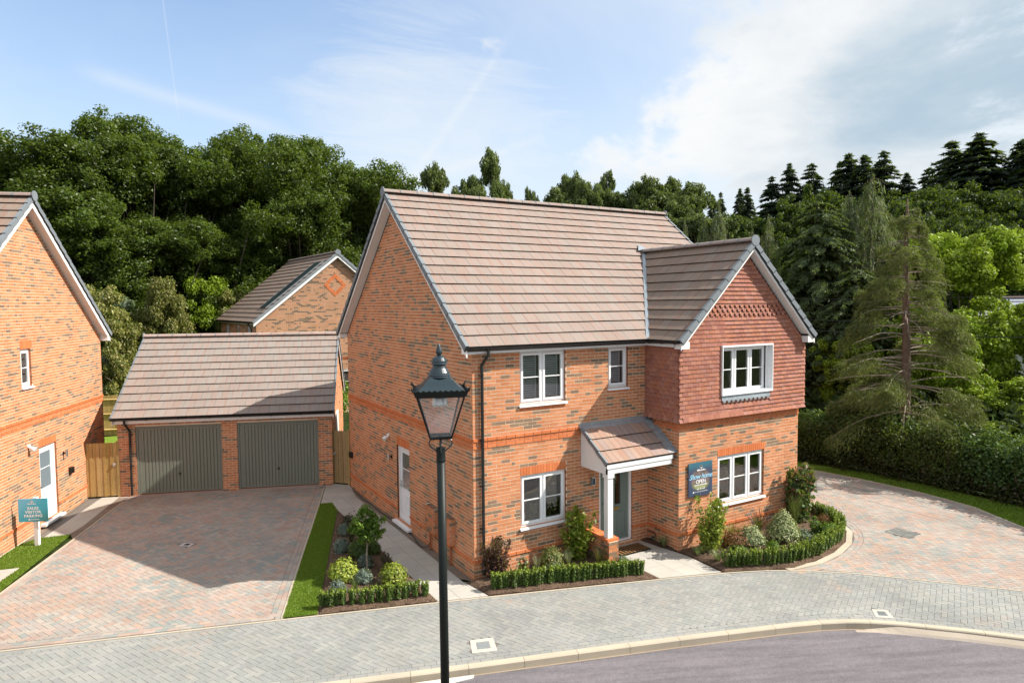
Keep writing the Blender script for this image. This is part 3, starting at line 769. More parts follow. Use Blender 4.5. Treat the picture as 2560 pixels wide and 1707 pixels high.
def left_drive():
    L = [(-6.12, 10.98), (-7.34, 7.52), (-8.45, 4.51), (-9.75, .9)]
    fr_ = FRONT[1:4]
    region = [(-3.79, .40), (-2.75, 3.35), (-2.05, 5.27), (-1.36, 7.19), (-.72, 9.0), (-.72, 9.23), (-6.12, 11.12), (-7.34, 7.52), (-8.45, 4.51), (-9.28, 2.1), (-8.1, 1.73), (-5.13, .81)]
    base = base_sheet('driveway', region, -.005); pc = Pieces(base)
    rl = region[0:5]
    gul = [(-5.14, 5.62), (-4.99, 5.74), (-4.77, 5.55), (-4.92, 5.40)]
    course_along(pc, base, rl, .03, .1, .2, .001, RED); course_along(pc, base, rl, .13, .1, .2, .001, RED, start=3)
    left = [(-9.28, 2.1), (-8.45, 4.51), (-7.34, 7.52), (-6.12, 10.98)]
    course_along(pc, base, left, -.13, .1, .2, .001, RED); course_along(pc, base, left, -.23, .1, .2, .001, RED, start=3)
    fl = [(-9.28, 2.1), (-8.1, 1.73), (-5.13, .81), (-3.79, .40)]
    course_along(pc, base, fl, .03, .1, .2, .001, RED); course_along(pc, base, fl, .13, .1, .2, .001, RED, start=3)
    inner = [(p[0], p[1]) for p in offset_line(rl, .235)]+[(-.95, 9.3), (-6.0, 11.05)]+offset_line(left, -.235)[::-1][:-1]+offset_line(fl, .235)[:]
    inner = inner[:-1]
    herringbone(pc, base, inner, 25.4, .001, RED, [gul])
    pc.finish('paving_block', 'paver', 'paving_blocks')
    for ln, d in ((rl, -.025), (left, -.03)): course_along(pc, base, ln, d, .05, .9, .012, KT, 'edging_stone', depth=.05)
    # threshold strip in front of the garage
    m = MB(); g = V3((-6.34, 11.06, 0)); u = V3((*RT_(-19.5), 0)); v = V3((-u.y, u.x, 0))
    m.box(g+u*.0-v*.06+Z*-.03, u*6.2, v*.12, Z*.045, (.36, .30, .27)); m.build('threshold', 'concrete', base)
    t = thing('drain_gully', 'square drain gully with a dark round opening in the shaded driveway', 'drain', (-4.95, 5.58, 0))
    c = (-4.955, 5.578); m = MB(); hole = [(c[0]+.075*math.cos(k*math.pi/8), c[1]+.075*math.sin(k*math.pi/8)) for k in range(16)]
    sq = [((gul[0][0]*(1-f)+gul[1][0]*f), (gul[0][1]*(1-f)+gul[1][1]*f)) for f in (0, .25, .5, .75)]
    ring = []
    for k in range(4):
        a, b = gul[k], gul[(k+1) % 4]
        ring += [(a[0]*(1-f)+b[0]*f, a[1]*(1-f)+b[1]*f) for f in (0, .25, .5, .75)]
    an = lambda p: math.atan2(p[1]-c[1], p[0]-c[0])
    ring.sort(key=an); hole.sort(key=an)
    for k in range(16): m.poly(Zc(.006)([ring[k-1], ring[k], hole[k], hole[k-1]]), (.5, .46, .45))
    m.build('surround', 'concrete', t)
    m = MB(); m.poly(Zc(-.001)(hole)); m.build('opening', 'black_plastic', t)
left_drive()
def right_drive():
    bk = BEDK[0:]
    region = FRONT[9:][::-1]
    region = [(6.26, -3.2), (7.05, -3.85), (8.19, -5.1), (9.07, -6.12), (10.2, -7.6), (11.2, -9.1)]+FARK[::-1]+[(9.8, 9.5)]+BEDK[::-1][:-1]
    if area2(region) < 0: region = region[::-1]
    base = base_sheet('right_driveway', region, -.005); pc = Pieces(base)
    cov = [(10.09, -2.74), (10.65, -2.72), (10.72, -3.29), (10.14, -3.32)]
    course_along(pc, base, BEDK, -.135, .1, .2, .001, RED); course_along(pc, base, BEDK, -.235, .1, .2, .001, RED, start=3)
    course_along(pc, base, FARK, -.13, .1, .2, .001, RED)
    bl = offset_line(BEDK, -.24); fk = offset_line(FARK, -.135)
    inner = [(6.6, -3.40), (7.07, -3.83), (8.21, -5.08), (9.09, -6.10), (10.2, -7.55), (11.2, -9.1)]+fk[::-1]+[(9.8, 9.5)]+bl[::-1][:-2]
    herringbone(pc, base, inner, 156, .001, RED, [cov])
    pc.finish('paving_block', 'paver', 'paving_blocks')
    course_along(pc, base, FARK, -.03, .07, .9, .02, KT, 'edging_stone', depth=.06)
    course_along(pc, base, BEDK, -.03, .14, .9, .02, KT, 'edging_stone', depth=.06)
    t = thing('manhole_cover', 'dark recessed manhole cover set diagonally in the right-hand red driveway', 'cover', (10.4, -3.0, 0))
    m = MB(); m.prism(Zc(.004)(cov), V3((0, 0, -.03)), (.3, .3, .3)); m.build('frame', 'steel', t)
    pc2 = Pieces(t); e1 = V3((cov[1][0]-cov[0][0], cov[1][1]-cov[0][1], 0)); e2 = V3((cov[3][0]-cov[0][0], cov[3][1]-cov[0][1], 0))
    for i in range(6):
        for j in range(3):
            O = V3((*cov[0], .008))+e1*(.03+.158*i)+e2*(.03+.315*j)
            pc2.add('tray_block', t, O, e1*.148, e2*.30, (0, 0, -.01), R.choice([(.17, .17, .16), (.20, .20, .18), (.15, .155, .15)]))
    pc2.finish('tray_block', 'paver', 'tray_blocks')
right_drive()
# ---- slab paths
SLAB = [(0.418, 0.394, 0.354), (0.433, 0.409, 0.362), (0.403, 0.383, 0.347), (0.426, 0.405, 0.368)]
def slabs(base, region, o, ang, cols, ln, z=.012):
    if area2(region) < 0: region = region[::-1]
    a = rad(ang); e1 = V3((math.cos(a), math.sin(a), 0)); e2 = V3((-e1.y, e1.x, 0)); o = V3((*o, 0))
    u = 0
    for ci, cw in enumerate(cols):
        v = -(.3 if ci % 2 else 0)
        while v < 14:
            q = [o+e1*(u+.003)+e2*(v+.003), o+e1*(u+cw-.003)+e2*(v+.003), o+e1*(u+cw-.003)+e2*(v+ln-.003), o+e1*(u+.003)+e2*(v+ln-.003)]
            c = clip_poly(region, [(p.x, p.y) for p in q]); v += ln
            if len(c) < 3 or abs(area2(c)) < .004: continue
            m = MB(); m.prism(Zc(z)(c), V3((0, 0, -.03)), R.choice(SLAB), True); m.build('slab', 'concrete', base)
        u += cw
def paths():
    r = [(-1.06, -.46), (-.09, -.77), (-.22, .3), (-.22, 7.3), (-.12, 8.0), (-.04, 8.3), (-.02, 8.72), (-.42, 9.18), (-.67, 9.02), (-1.32, 7.16), (-1.01, 7.11), (-1.06, 6.27), (-1.06, 2.96)]
    b = base_sheet('path', r, -.004); slabs(b, r, (-1.37, -1), 0, [.3, .45, .4, .45], .45)
    r = [(3.32, 0), (4.52, 0), (4.76, -1.32), (4.71, -2.36), (3.37, -1.91)]
    b = base_sheet('path', r, -.004); slabs(b, r, (3.32, -2.6), 0, [.6, .45, .45], .6, .01)
    r = [(-7.13, 11.48), (-6.34, 11.2), (-7.17, 8.6), (-7.45, 7.98), (-8.15, 8.05)]
    b = base_sheet('path', r, -.004); slabs(b, r, (-8.3, 7.2), -19.6, [.6, .6, .6, .6], .6, .01)
    r = [(-8.9, 6.08), (-8.25, 5.94), (-8.62, 5.0), (-9.2, 4.9)]
    b = base_sheet('path', r, -.004); slabs(b, r, (-9.6, 4.6), -19.6, [.6, .6, .6], .6, .012)
paths()
sheet('lawn', [(-1.34, 7.14), (-1.01, 7.09), (-1.08, 6.27), (-1.66, 4.63), (-3.19, .22), (-3.77, .41)], .012, 'lawn')
sheet('lawn', [(-8.12, 8.03), (-7.42, 7.93), (-8.5, 4.52), (-8.95, 3.1), (-9.7, 3.5), (-9.25, 5.0), (-8.62, 5.0), (-8.25, 5.94), (-9.0, 6.1), (-8.65, 7.2), (-8.45, 7.7)], .006, 'lawn')
sheet('gravel_strip', [(-6.34, 11.2), (-6.14, 11.05), (-7.36, 7.55), (-7.44, 7.95), (-7.17, 8.6)], .006, 'gravel')
sheet('gravel_strip', [(-.22, .3), (0, 0), (0, 8.571), (-.04, 8.3), (-.12, 8.0), (-.22, 7.3)], .003, 'gravel')
sheet('gravel_strip', [(-7.13, 11.48), (-8.15, 8.05), (-8.42, 7.85), (-7.22, 11.37)], .003, 'gravel')
sheet('grass_verge', [(FARK[i][0]+.04, FARK[i][1]) for i in range(len(FARK))]+[(14, -9), (15.3, -5), (15.4, -1), (15.1, 3), (13.6, 9.5)], .004, 'lawn')
sheet('grass_patch', [(9.05, -.2), (10.0, -.5), (10.05, -.9), (10.1, .3), (9.95, 1.8), (9.05, 2)], .014, 'lawn')
sheet('rear_lawn', [(-9.5, 22.7), (-9.5, 12.5), (-7.0, 12.2), (-6.0, 22.4)], .0, 'lawn')
sheet('rear_lawn', [(-6.0, 22.4), (-6.0, 17), (1.5, 14), (2, 21.6)], .0, 'lawn')
def bed(pts, name='flower_bed', z0=.02, hump=.07, edge=.12):
    """mounded bark-mulch bed"""
    if area2(pts) < 0: pts = pts[::-1]
    lo = MB(); lo.poly(Zc(.003)(offset_line(pts+pts[:2], -.06)[1:-1])); 
    bm_x = [p[0] for p in pts]; bm_y = [p[1] for p in pts]; g = .09; m = MB(); idx = {}
    def dist(p):
        best = 9
        for i in range(len(pts)):
            a, b = pts[i-1], pts[i]; dx, dy = b[0]-a[0], b[1]-a[1]; t = max(0, min(1, ((p[0]-a[0])*dx+(p[1]-a[1])*dy)/(dx*dx+dy*dy)))
            best = min(best, math.hypot(p[0]-a[0]-t*dx, p[1]-a[1]-t*dy))
        return best
    nx, ny = int((max(bm_x)-min(bm_x))/g)+2, int((max(bm_y)-min(bm_y))/g)+2
    rg = random.Random(3)
    for i in range(nx):
        for j in range(ny):
            x, y = min(bm_x)+i*g, min(bm_y)+j*g
            c = clip_poly(pts, [(x, y), (x+g, y), (x+g, y+g), (x, y+g)])
            if len(c) < 3 or abs(area2(c)) < 1e-5: continue
            ids = []
            for p in c:
                k = (round(p[0], 3), round(p[1], 3))
                if k not in idx:
                    idx[k] = len(m.v); d = min(1, dist(p)/edge/1.6)
                    m.v.append((k[0], k[1], z0+hump*d*(2-d)+(rg.uniform(-.008, .008) if d > 0 else 0)))
                if idx[k] not in ids: ids.append(idx[k])
            if len(ids) > 2: m.f.append(tuple(ids)); m.t.append((1, 1, 1))
    b = m.build(name, 'soil', None, 'structure', True); lo.build('soil_margin', 'soil', b)
    # loose bark chips
    A = abs(area2(pts)); n = int(A*2200); Q = []; T = []
    while len(Q) < n:
        x, y = rg.uniform(min(bm_x), max(bm_x)), rg.uniform(min(bm_y), max(bm_y))
        if not inside((x, y), pts): continue
        d = min(1, dist((x, y))/edge/1.6); z = z0+hump*d*(2-d)+.004; a = rg.uniform(0, 6.3); s = rg.uniform(.006, .018); tl = rg.uniform(-.008, .008)
        ca, sa = math.cos(a), math.sin(a)
        Q.append([(x+ca*s, y+sa*s, z+tl), (x-sa*s*.4, y+ca*s*.4, z+.004), (x-ca*s, y-sa*s, z-tl), (x+sa*s*.4, y-ca*s*.4, z+.002)])
        T.append(jit(rg, rg.choice([(.17, .11, .07), (.13, .085, .06), (.24, .165, .115), (.09, .06, .04)]), .2))
    quads_mesh('bark_chips', np.array(Q), np.array(T), 'brick', b, 'stuff')
bed([(-1.09, 6.22), (-1.65, 4.6), (-3.15, .19), (-1.05, -.46), (-1.05, .52), (-1.09, 2.96)])
bed([(-.2, .0), (-.07, -.76), (3.33, -1.90), (3.30, -1.61), (3.29, -.66), (2.97, 0.0)])
bed([(4.54, .0), (4.767, .0), (4.767, -1.033), (9.004, -1.033), (9.004, -.2), (10.0, -.5), (10.05, -1.1), (9.88, -1.5), (9.63, -1.92), (9.3, -2.2), (8.9, -2.48), (8.5, -2.68), (8.0, -2.86), (7.5, -2.99), (6.9, -3.03), (6.2, -3.04), (4.75, -2.40), (4.79, -1.32)])
def blades(name, region, n, h, tints, z=.01, seed=1, lean=.5, wdt=.004):
    rg = np.random.default_rng(seed); P = []
    xs = [p[0] for p in region]; ys = [p[1] for p in region]
    while len(P) < n:
        q = rg.uniform((min(xs), min(ys)), (max(xs), max(ys)))
        if inside(q, region): P.append(q)
    P = np.array(P); a = rg.uniform(0, 6.28, n); hh = h*rg.uniform(.5, 1.2, n); ln = rg.normal(0, lean, (n, 2))*hh[:, None]*.6
    b = np.zeros((n, 4, 3)); d = np.stack([np.cos(a), np.sin(a)], 1)*wdt
    b[:, 0, :2] = P-d; b[:, 1, :2] = P+d; b[:, 2, :2] = P+d*.3+ln; b[:, 3, :2] = P-d*.3+ln; b[:, :2, 2] = z; b[:, 2:, 2] = z+hh[:, None]
    T = np.array(tints)[rg.integers(0, len(tints), n)]*rg.uniform(.8, 1.2, (n, 1))
    quads_mesh(name, b, T, 'leaf', None, 'stuff')
GR = [(0.15, 0.25, 0.022), (0.2, 0.312, 0.033), (0.112, 0.2, 0.02), (0.263, 0.338, 0.066)]
blades('grass', [(-1.34, 7.14), (-1.01, 7.09), (-1.08, 6.27), (-1.66, 4.63), (-3.19, .22), (-3.77, .41)], 42000, .028, GR, .012, 1, wdt=.005)
blades('grass', [(-8.12, 8.03), (-7.42, 7.93), (-8.5, 4.52), (-8.95, 3.1), (-9.7, 3.5), (-9.25, 5.0), (-8.62, 5.0), (-8.25, 5.94), (-9.0, 6.1), (-8.65, 7.2), (-8.45, 7.7)], 26000, .03, GR, .006, 2, wdt=.006)
blades('grass', [(13.98, 2.54), (14.4, .4), (14.42, -1.45), (14.15, -2.9), (13.4, -4.4), (15.2, -5), (15.4, 1)], 16000, .04, GR, .004, 3, wdt=.01)
# ============================================================ THE MAIN HOUSE
W1, PW, W2, DP = 4.767, 1.033, 4.237, 8.571
XR = W1+W2
EZ, RZ = 4.885, 8.60                    # tile surface at the eave edge and at the ridge
X3, Y3 = V3((1, 0, 0)), V3((0, 1, 0))
def downpipe(owner, top, wall, offx=0, z0=.12, r=.034):
    """top: outlet under the gutter, wall: x,y of the pipe on the wall"""
    m = MB(); t = V3(top); wx, wy = wall
    m.tube([t, t-Z*.12, V3((wx, wy, t.z-.34)), V3((wx, wy, t.z-.42)), V3((wx, wy, z0))], r, 10)
    o = m.build('downpipe', 'black_plastic', owner, smooth=False)
    return o
def house():
    H = thing('brick_house', 'large red brick show house with pale pink tiled roof and tile-hung front gable', 'house', (4.5, 3.5, 0))
    pc = Pieces(H)
    fr = Frame((0, 0, 0), X3, -Y3)                       # front wall
    hw1 = (1.14, 2.33, .925, 2.06); hw2 = (1.14, 2.33, 3.60, 4.752); hw3 = (3.54, 4.12, 3.79, 4.752); hd = (3.27, 4.27, .10, 2.12)
    sol = [(1.14, 2.33, 2.06, 2.25), (1.14, 2.33, 3.45, 3.60), (1.14, 2.33, .825, .925), (3.54, 4.12, 3.675, 3.79)]
    bands = {5: ('stretcher', .022), 37: ('stretcher', .014), 38: ('header', .006), 39: ('stretcher', .026)}
    holes = [hw1, hw2, hw3, hd]
    p = wall_panel('front_wall', H, fr, .008, W1, -.05, 4.84, holes)
    brickwork(pc, p, fr, lambda z: 0, lambda z: W1, 0, 4.80, holes+sol, bands)
    soldier(pc, p, fr, 1.14, 2.33, 2.06, 2.25)
    for a, b, c, d in sol[1:]: soldier(pc, p, fr, a, b, c, d-.01, .001)
    # gable wall, facing the driveway
    fg = Frame((0, 0, 0), Y3, -X3); RY = DP/2
    pitch = (RZ-EZ)/(RY+.25)
    gd = (3.52, 4.40, .12, 2.10)
    top = lambda z: 0 if z < 4.85 else (z-4.85)/pitch
    tri = [(-.0, 4.84), (DP, 4.84), (RY, 4.84+pitch*RY)]
    pg = wall_panel('gable_wall', H, fg, .008, DP, -.05, 4.84, [gd], [tri])
    brickwork(pc, pg, fg, lambda z: max(.03, top(z)-.0), lambda z: DP-top(z), 0, 4.84+pitch*RY-.1, [gd, (3.52, 4.40, 2.10, 2.325)], bands)
    soldier(pc, pg, fg, 3.52, 4.40, 2.10, 2.325)
    # wing: left return, front, right side
    fl = Frame((W1, 0, 0), -Y3, -X3); wb = {5: ('stretcher', .022), 38: ('stretcher', .02), 39: ('header', .01)}
    pl_ = wall_panel('return_wall', H, fl, 0, PW-.008, -.05, 4.84)
    brickwork(pc, pl_, fl, lambda z: .0, lambda z: PW-.03, 0, 3.0, [], wb)
    fw = Frame((W1, -PW, 0), X3, -Y3)
    ww = (6.03-W1, 7.69-W1, .90, 2.07)
    wp = (7.19-EZ)/2.37
    wtri = [(0, 4.84), (W2, 4.84), (W2/2, 4.84+wp*W2/2)]
    wu = (6.03-W1, 7.70-W1, 3.58, 4.70)
    pf = wall_panel('wing_front_wall', H, fw, .008, W2, -.05, 4.84, [ww, wu], [wtri])
    wsol = [(ww[0], ww[1]+.04, 2.07, 2.25), (ww[0], ww[1]+.04, .75, .90)]
    brickwork(pc, pf, fw, lambda z: 0, lambda z: W2, 0, 3.0, [ww]+wsol, wb)
    soldier(pc, pf, fw, ww[0], ww[1]+.04, 2.07, 2.25); soldier(pc, pf, fw, ww[0], ww[1]+.04, .75, .89, .001)
    m = MB()
    m.poly([(XR, -PW+.02, -.05), (XR, DP, -.05), (XR, DP, 4.84), (XR, RY, 4.84+pitch*RY-.05), (XR, .2, 4.95), (XR, -PW+.02, 4.84)])
    m.poly([(.01, DP, -.05), (XR, DP, -.05), (XR, DP, 4.9), (.01, DP, 4.9)])
    m.build('rear_wall', 'plain_brick', H)
    pc.finish('brick', 'brick', 'brickwork')
    # ---------------- tile hanging
    HT = [(0.327, 0.13, 0.082), (0.35, 0.146, 0.094), (0.304, 0.117, 0.078), (0.342, 0.133, 0.078), (0.312, 0.133, 0.098), (0.366, 0.16, 0.107), (0.28, 0.113, 0.082), (0.334, 0.151, 0.114)]
    def hang(part, f, lo, hi, z0, rows, holes, off=.0, deco=()):
        g = .1; w_ = .167
        for r in range(rows):
            za = z0+r*g; L = w_
            for s, e in row_spans(lo(za+g), hi(za+g), za, za+g, holes):
                u = math.floor((s-(r % 2)*L/2)/L)*L+(r % 2)*L/2
                i = 0
                while u < e:
                    a, b = max(u, s), min(u+L-.004, e); u += L; i += 1
                    if b-a < .02: continue
                    k = .03 if r == 0 else 0
                    o0 = .118+k+R.uniform(-.002, .002); o1 = .092
                    t = R.choice(HT)
                    if r in deco:
                        zm = za+.055; mid = (a+b)/2
                        pc.add('hanging_tile', part, f.P(a, zm, o0-.006), f.u*(b-a), f.P(a, za+g, o1)-f.P(a, zm, o0-.006), -f.n*.02, t)
                        hwid = (b-a)*.30; pc.add('hanging_tile', part, f.P(mid-hwid, za, o0+.004), f.u*2*hwid, f.P(mid-hwid, zm, o0-.004)-f.P(mid-hwid, za, o0+.004), -f.n*.02, t)
                    else:
                        O = f.P(a, za, o0); pc.add('hanging_tile', part, O, f.u*(b-a), f.P(a, za+g+.004, o1)-O, -f.n*.018, t)
    m = MB(); bo = .088
    fz = lambda: None
    # backing sheets under the tiles (with the window opening)
    for q in ((0-bo, ww[0], 3.03, 4.84), (wu[1]+.10, W2+bo, 3.03, 4.84), (ww[0], wu[1]+.10, 3.03, 3.34)):
        m.poly([fw.P(q[0], q[2], bo), fw.P(q[1], q[2], bo), fw.P(q[1], q[3], bo), fw.P(q[0], q[3], bo)], (.2, .08, .06))
    m.poly([fw.P(ww[0], 4.70, bo), fw.P(wu[1]+.10, 4.70, bo), fw.P(wu[1]+.1, 4.84, bo), fw.P(ww[0], 4.84, bo)], (.2, .08, .06))
    m.poly([fw.P(a, b, bo) for a, b in wtri], (.2, .08, .06))
    m.poly([fl.P(0, 3.03, bo), fl.P(PW+bo, 3.03, bo), fl.P(PW+bo, 4.84, bo), fl.P(0, 4.84, bo)], (.2, .08, .06))
    tp = m.build('tile_hanging', 'hung_tile', H)
    wtop = lambda z: 0 if z < 4.85 else (z-4.85)/wp
    apron = (wu[0], wu[1]+.03, 3.36, 3.58)
    hang(tp, fw, lambda z: -.115+(wtop(z)+.1 if z > 4.85 else 0), lambda z: W2+.115-(wtop(z)+.1 if z > 4.85 else 0), 3.03, 38, [(wu[0], wu[1]+.085, 3.58, 4.72), apron], deco=(24, 25, 26))
    hang(tp, fl, lambda z: 0, lambda z: PW+.115, 3.03, 18, [])
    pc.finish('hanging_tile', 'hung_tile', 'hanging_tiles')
    # lead apron under the upstairs wing window, scalloped along its lower edge
    m = MB(); m.box(fw.P(wu[0]-.01, 3.43, .135), fw.u*(wu[1]-wu[0]+.03), Z*.15-fw.n*.03, -fw.n*.006)
    n = 11; s_ = (wu[1]-wu[0]+.03)/n
    for i in range(n):
        c = wu[0]-.01+s_*(i+.5)
        m.prism([fw.P(c+math.cos(t)*s_*.36, 3.43+math.sin(t)*.055, .137-.0) for t in [math.pi+math.pi*k/6 for k in range(7)]], -fw.n*.006, bottom=True)
    m.build('lead_apron', 'lead', H)
    m = MB(); m.box(fw.P(wu[0]-.01, 3.36, .10), fw.u*(wu[1]-wu[0]+.04), Z*.08, -fw.n*.01); m.build('apron_tiles', 'hung_tile', H).data.attributes['tint'].data.foreach_set('color', [.42, .155, .1, 1]*6)
    # ---------------- windows
    wA, g1 = window(H, fr, *hw1, 2, .5); wB, g2 = window(H, fr, *hw2, 2, .5); wC, g3 = window(H, fr, *hw3, 1, .52, vent=False)
    fwo = Frame(fw.P(0, 0, .02), X3, -Y3)
    wD, g4 = window(H, fw, *ww, 3, .5, rb=2.4); 
    fup = Frame(fw.P(0, 0, .02), X3, -Y3)
    wE, g5 = window(H, fup, wu[0], wu[1], wu[2], wu[3], 3, .5, sill=False)
    # white lining that projects to the face of the tiling round the upstairs wing window
    m = MB()
    a, b, c, d = wu
    m.box(fw.P(a-.025, c-.03, .155), fw.u*(b-a+.13), Z*.06, -fw.n*.2); m.box(fw.P(a-.025, d-.005, .155), fw.u*(b-a+.13), Z*.04, -fw.n*.2)
    m.box(fw.P(a-.025, c+.03, .155), fw.u*.022, Z*(d-c-.035), -fw.n*.2); m.box(fw.P(b+.0, c+.03, .02), fw.u*.085, Z*(d-c-.035), -fw.n*.06); m.box(fw.P(b+.083, c+.03, .155), fw.u*.022, Z*(d-c-.035), -fw.n*.2)
    m.build('window_lining', 'white_upvc', wE)
    G5 = 'venetian blinds in the upstairs front windows'
    blind(fr, g2[0], .5, 'white venetian blind behind the left sash of the double upstairs window', G5)
    blind(fr, g2[1], .5, 'white venetian blind behind the right sash of the double upstairs window', G5)
    blind(fr, g3[0], .5, 'white venetian blind behind the small single upstairs window', G5)
    # ---------------- side door in the gable wall
    dw = MB(); u0, u1, z0, z1 = gd
    def fb(m, f, a, b, c, d, o0, o1): m.box(f.P(a, c, o0), f.u*(b-a), Z*(d-c), -f.n*(o0-o1))
    m = MB(); 
    for q in ((u0, u0+.07, z0, z1), (u1-.07, u1, z0, z1), (u0+.07, u1-.07, z1-.07, z1), (u0+.07, u1-.07, z0, z0+.05)): fb(m, fg, *q, -.05, -.12)
    m.build('door_frame', 'white_upvc', H)
    def half_glazed(owner, f, a, b, c, d, glass, split=.98):
        m = MB(); fb(m, f, a, b, c, split, -.075, -.115); fb(m, f, a, a+.1, split, d, -.075, -.115); fb(m, f, b-.1, b, split, d, -.075, -.115); fb(m, f, a+.1, b-.1, d-.1, d, -.075, -.115)
        fb(m, f, a+.1, b-.1, (split+d)/2-.01, (split+d)/2+.01, -.085, -.1)
        for i in (0, 1):
            x0 = a+.12+i*((b-a)/2-.09); x1 = x0+(b-a)/2-.15
            for q in ((x0, x1, c+.17, c+.195), (x0, x1, split-.16, split-.135), (x0, x0+.02, c+.195, split-.16), (x1-.02, x1, c+.195, split-.16)): fb(m, f, *q, -.062, -.075)
        o = m.build('door', 'white_upvc', owner)
        g = MB(); g.poly([f.P(a+.1, split, -.09), f.P(b-.1, split, -.09), f.P(b-.1, d-.1, -.09), f.P(a+.1, d-.1, -.09)]); g.build('pane', glass, o)
        return o
    D = half_glazed(H, fg, u0+.08, u1-.08, z0+.06, z1-.08, 'glass')
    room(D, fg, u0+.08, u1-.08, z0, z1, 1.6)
    m = MB(); m.tube([fg.P(u1-.12, 1.05, -.07), fg.P(u1-.12, 1.05, -.03), fg.P(u1-.24, 1.05, -.03)], .011, 6); fb(m, fg, u1-.135, u1-.105, .98, 1.16, -.065, -.075); m.build('door_handle', 'steel', D)
    m = MB(); m.box(fg.P(u0-.1, .04, .13), fg.u*(u1-u0+.2), Z*.055, -fg.n*.2); m.build('door_step', 'white_upvc', H)
    # ---------------- front door
    u0, u1, z0, z1 = hd
    m = MB()
    for q in ((u0, u0+.07, z0, z1), (u1-.07, u1, z0, z1), (u0+.07, u1-.07, z1-.07, z1), (u0+.07, u1-.07, z0, z0+.04)): fb(m, fr, *q, -.04, -.12)
    m.build('door_frame', 'white_upvc', H)
    a, b, c, d = u0+.08, u1-.08, z0+.05, z1-.08
    m = MB(); gx0, gx1, gz0, gz1 = a+.43, a+.60, 1.0, d-.17
    for q in ((a, gx0, c, d), (gx1, b, c, d), (gx0, gx1, c, gz0), (gx0, gx1, gz1, d)): fb(m, fr, *q, -.07, -.11)
    for i in (0, 1):
        x0 = a+.10+i*.40; x1 = x0+.26
        for q in ((x0, x1, c+.12, c+.14), (x0, x1, .80, .82), (x0, x0+.02, c+.14, .80), (x1-.02, x1, c+.14, .80)): fb(m, fr, *q, -.060, -.07)
    for q in ((gx0-.02, gx0, gz0-.02, gz1+.02), (gx1, gx1+.02, gz0-.02, gz1+.02), (gx0, gx1, gz0-.02, gz0), (gx0, gx1, gz1, gz1+.02)): fb(m, fr, *q, -.058, -.07)
    D = m.build('front_door', 'door_paint', H)
    g = MB(); g.poly([fr.P(gx0, gz0, -.08), fr.P(gx1, gz0, -.08), fr.P(gx1, gz1, -.08), fr.P(gx0, gz1, -.08)]); g.build('pane', 'glass', D)
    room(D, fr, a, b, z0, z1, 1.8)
    m = MB(); fb(m, fr, a+.30, a+.56, .87, .935, -.055, -.07); m.build('letter_plate', 'brass', D)
    m = MB(); m.tube([fr.P(a+.07, 1.08, -.07), fr.P(a+.07, 1.08, -.02), fr.P(a+.19, 1.08, -.02)], .012, 6); m.build('door_handle', 'steel', D)
    # ---------------- roof
    so_ = V3((-.26, -.25, EZ)); sd = V3((0, RY+.25, RZ-EZ)); SL = sd.length
    front = Slope(so_, X3, sd, Z); rear = Slope((-.26, DP+.25, EZ), X3, V3((0, -(RY+.25), RZ-EZ)), Z)
    k = SL/(RY+.25); xl, xr_ = 4.516, 9.256
    reg = [(p[0]+.26, (p[1]+.25)*k) for p in [(-.26, -.25), (xl, -.25), (6.886, 2.56), (xr_, -.25), (9.28, -.25), (9.28, RY), (-.26, RY)]]
    deck = MB()
    def slab_(sl, poly, th=.1): deck.prism([sl.P(a, b, -.004) for a, b in poly], -sl.n*th, (1, 1, 1), True)
    slab_(front, reg); slab_(rear, [(0, 0), (9.54, 0), (9.54, SL), (0, SL)])
    wsd = V3((2.37, 0, 7.19-EZ)); WL = wsd.length; kw = WL/2.37
    wl = Slope((4.516, -1.34, EZ), Y3, wsd, Z); wr = Slope((9.256, -1.34, EZ), Y3, V3((-2.37, 0, 7.19-EZ)), Z)
    wreg = [(0, 0), (1.09, 0), (2.56+1.34, WL), (0, WL)]
    slab_(wl, wreg); slab_(wr, wreg)
    roof = deck.build('roof', 'dark_panel', H)
    tiling(pc, 'roof_tile', roof, front, reg, SL/17, .30, RT_SUN, 17)
    tiling(pc, 'wing_roof_tile', roof, wl, wreg, WL/10, .30, RT_BRN, 10)
    tiling(pc, 'wing_roof_tile', roof, wr, wreg, WL/10, .30, RT_BRN, 10)
    tiling(pc, 'roof_tile', roof, rear, [(0, 0), (9.54, 0), (9.54, SL), (0, SL)], SL/17, .30, RT_SUN, 17)
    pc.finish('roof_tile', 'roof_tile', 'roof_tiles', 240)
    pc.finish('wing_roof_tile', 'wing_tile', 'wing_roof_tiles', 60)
    ridge_tiles(roof, (-.30, RY, RZ+.05), (9.30, RY, RZ+.05), 21, .13, tint=(.27, .225, .20))
    ridge_tiles(roof, (6.886, -1.36, 7.24), (6.886, 2.56, 7.24), 9, .13, tint=(.26, .215, .195))
    for p, ax in (((-.31, RY, RZ+.05), X3), ((6.886, -1.37, 7.24), Y3), ((9.30, RY, RZ+.05), X3)):
        side = ax.cross(Z); pts = [V3(p)+side*(math.cos(t)*.14)+Z*(math.sin(t)*.13-.02) for t in [2*math.pi*i/14 for i in range(14)]]
        m = MB(); m.prism(pts, ax*.02, (1, 1, 1), True); m.build('ridge_end_cap', 'verge_grey', roof)
    for sl_, a_, sg in ((front, 0, -1), (rear, 0, -1), (front, 9.54, 1), (rear, 9.54, 1)): verge(roof, sl_, a_, sg, (0 if a_ == 0 else 3.7 if sl_ is front else 0), SL-.02, SL/17, .12)
    verge(roof, wl, 0, -1, 0, WL-.02, WL/10, .12); verge(roof, wr, 0, -1, 0, WL-.02, WL/10, .12)
    # valley gutters (lead) either side of the wing roof
    m = MB()
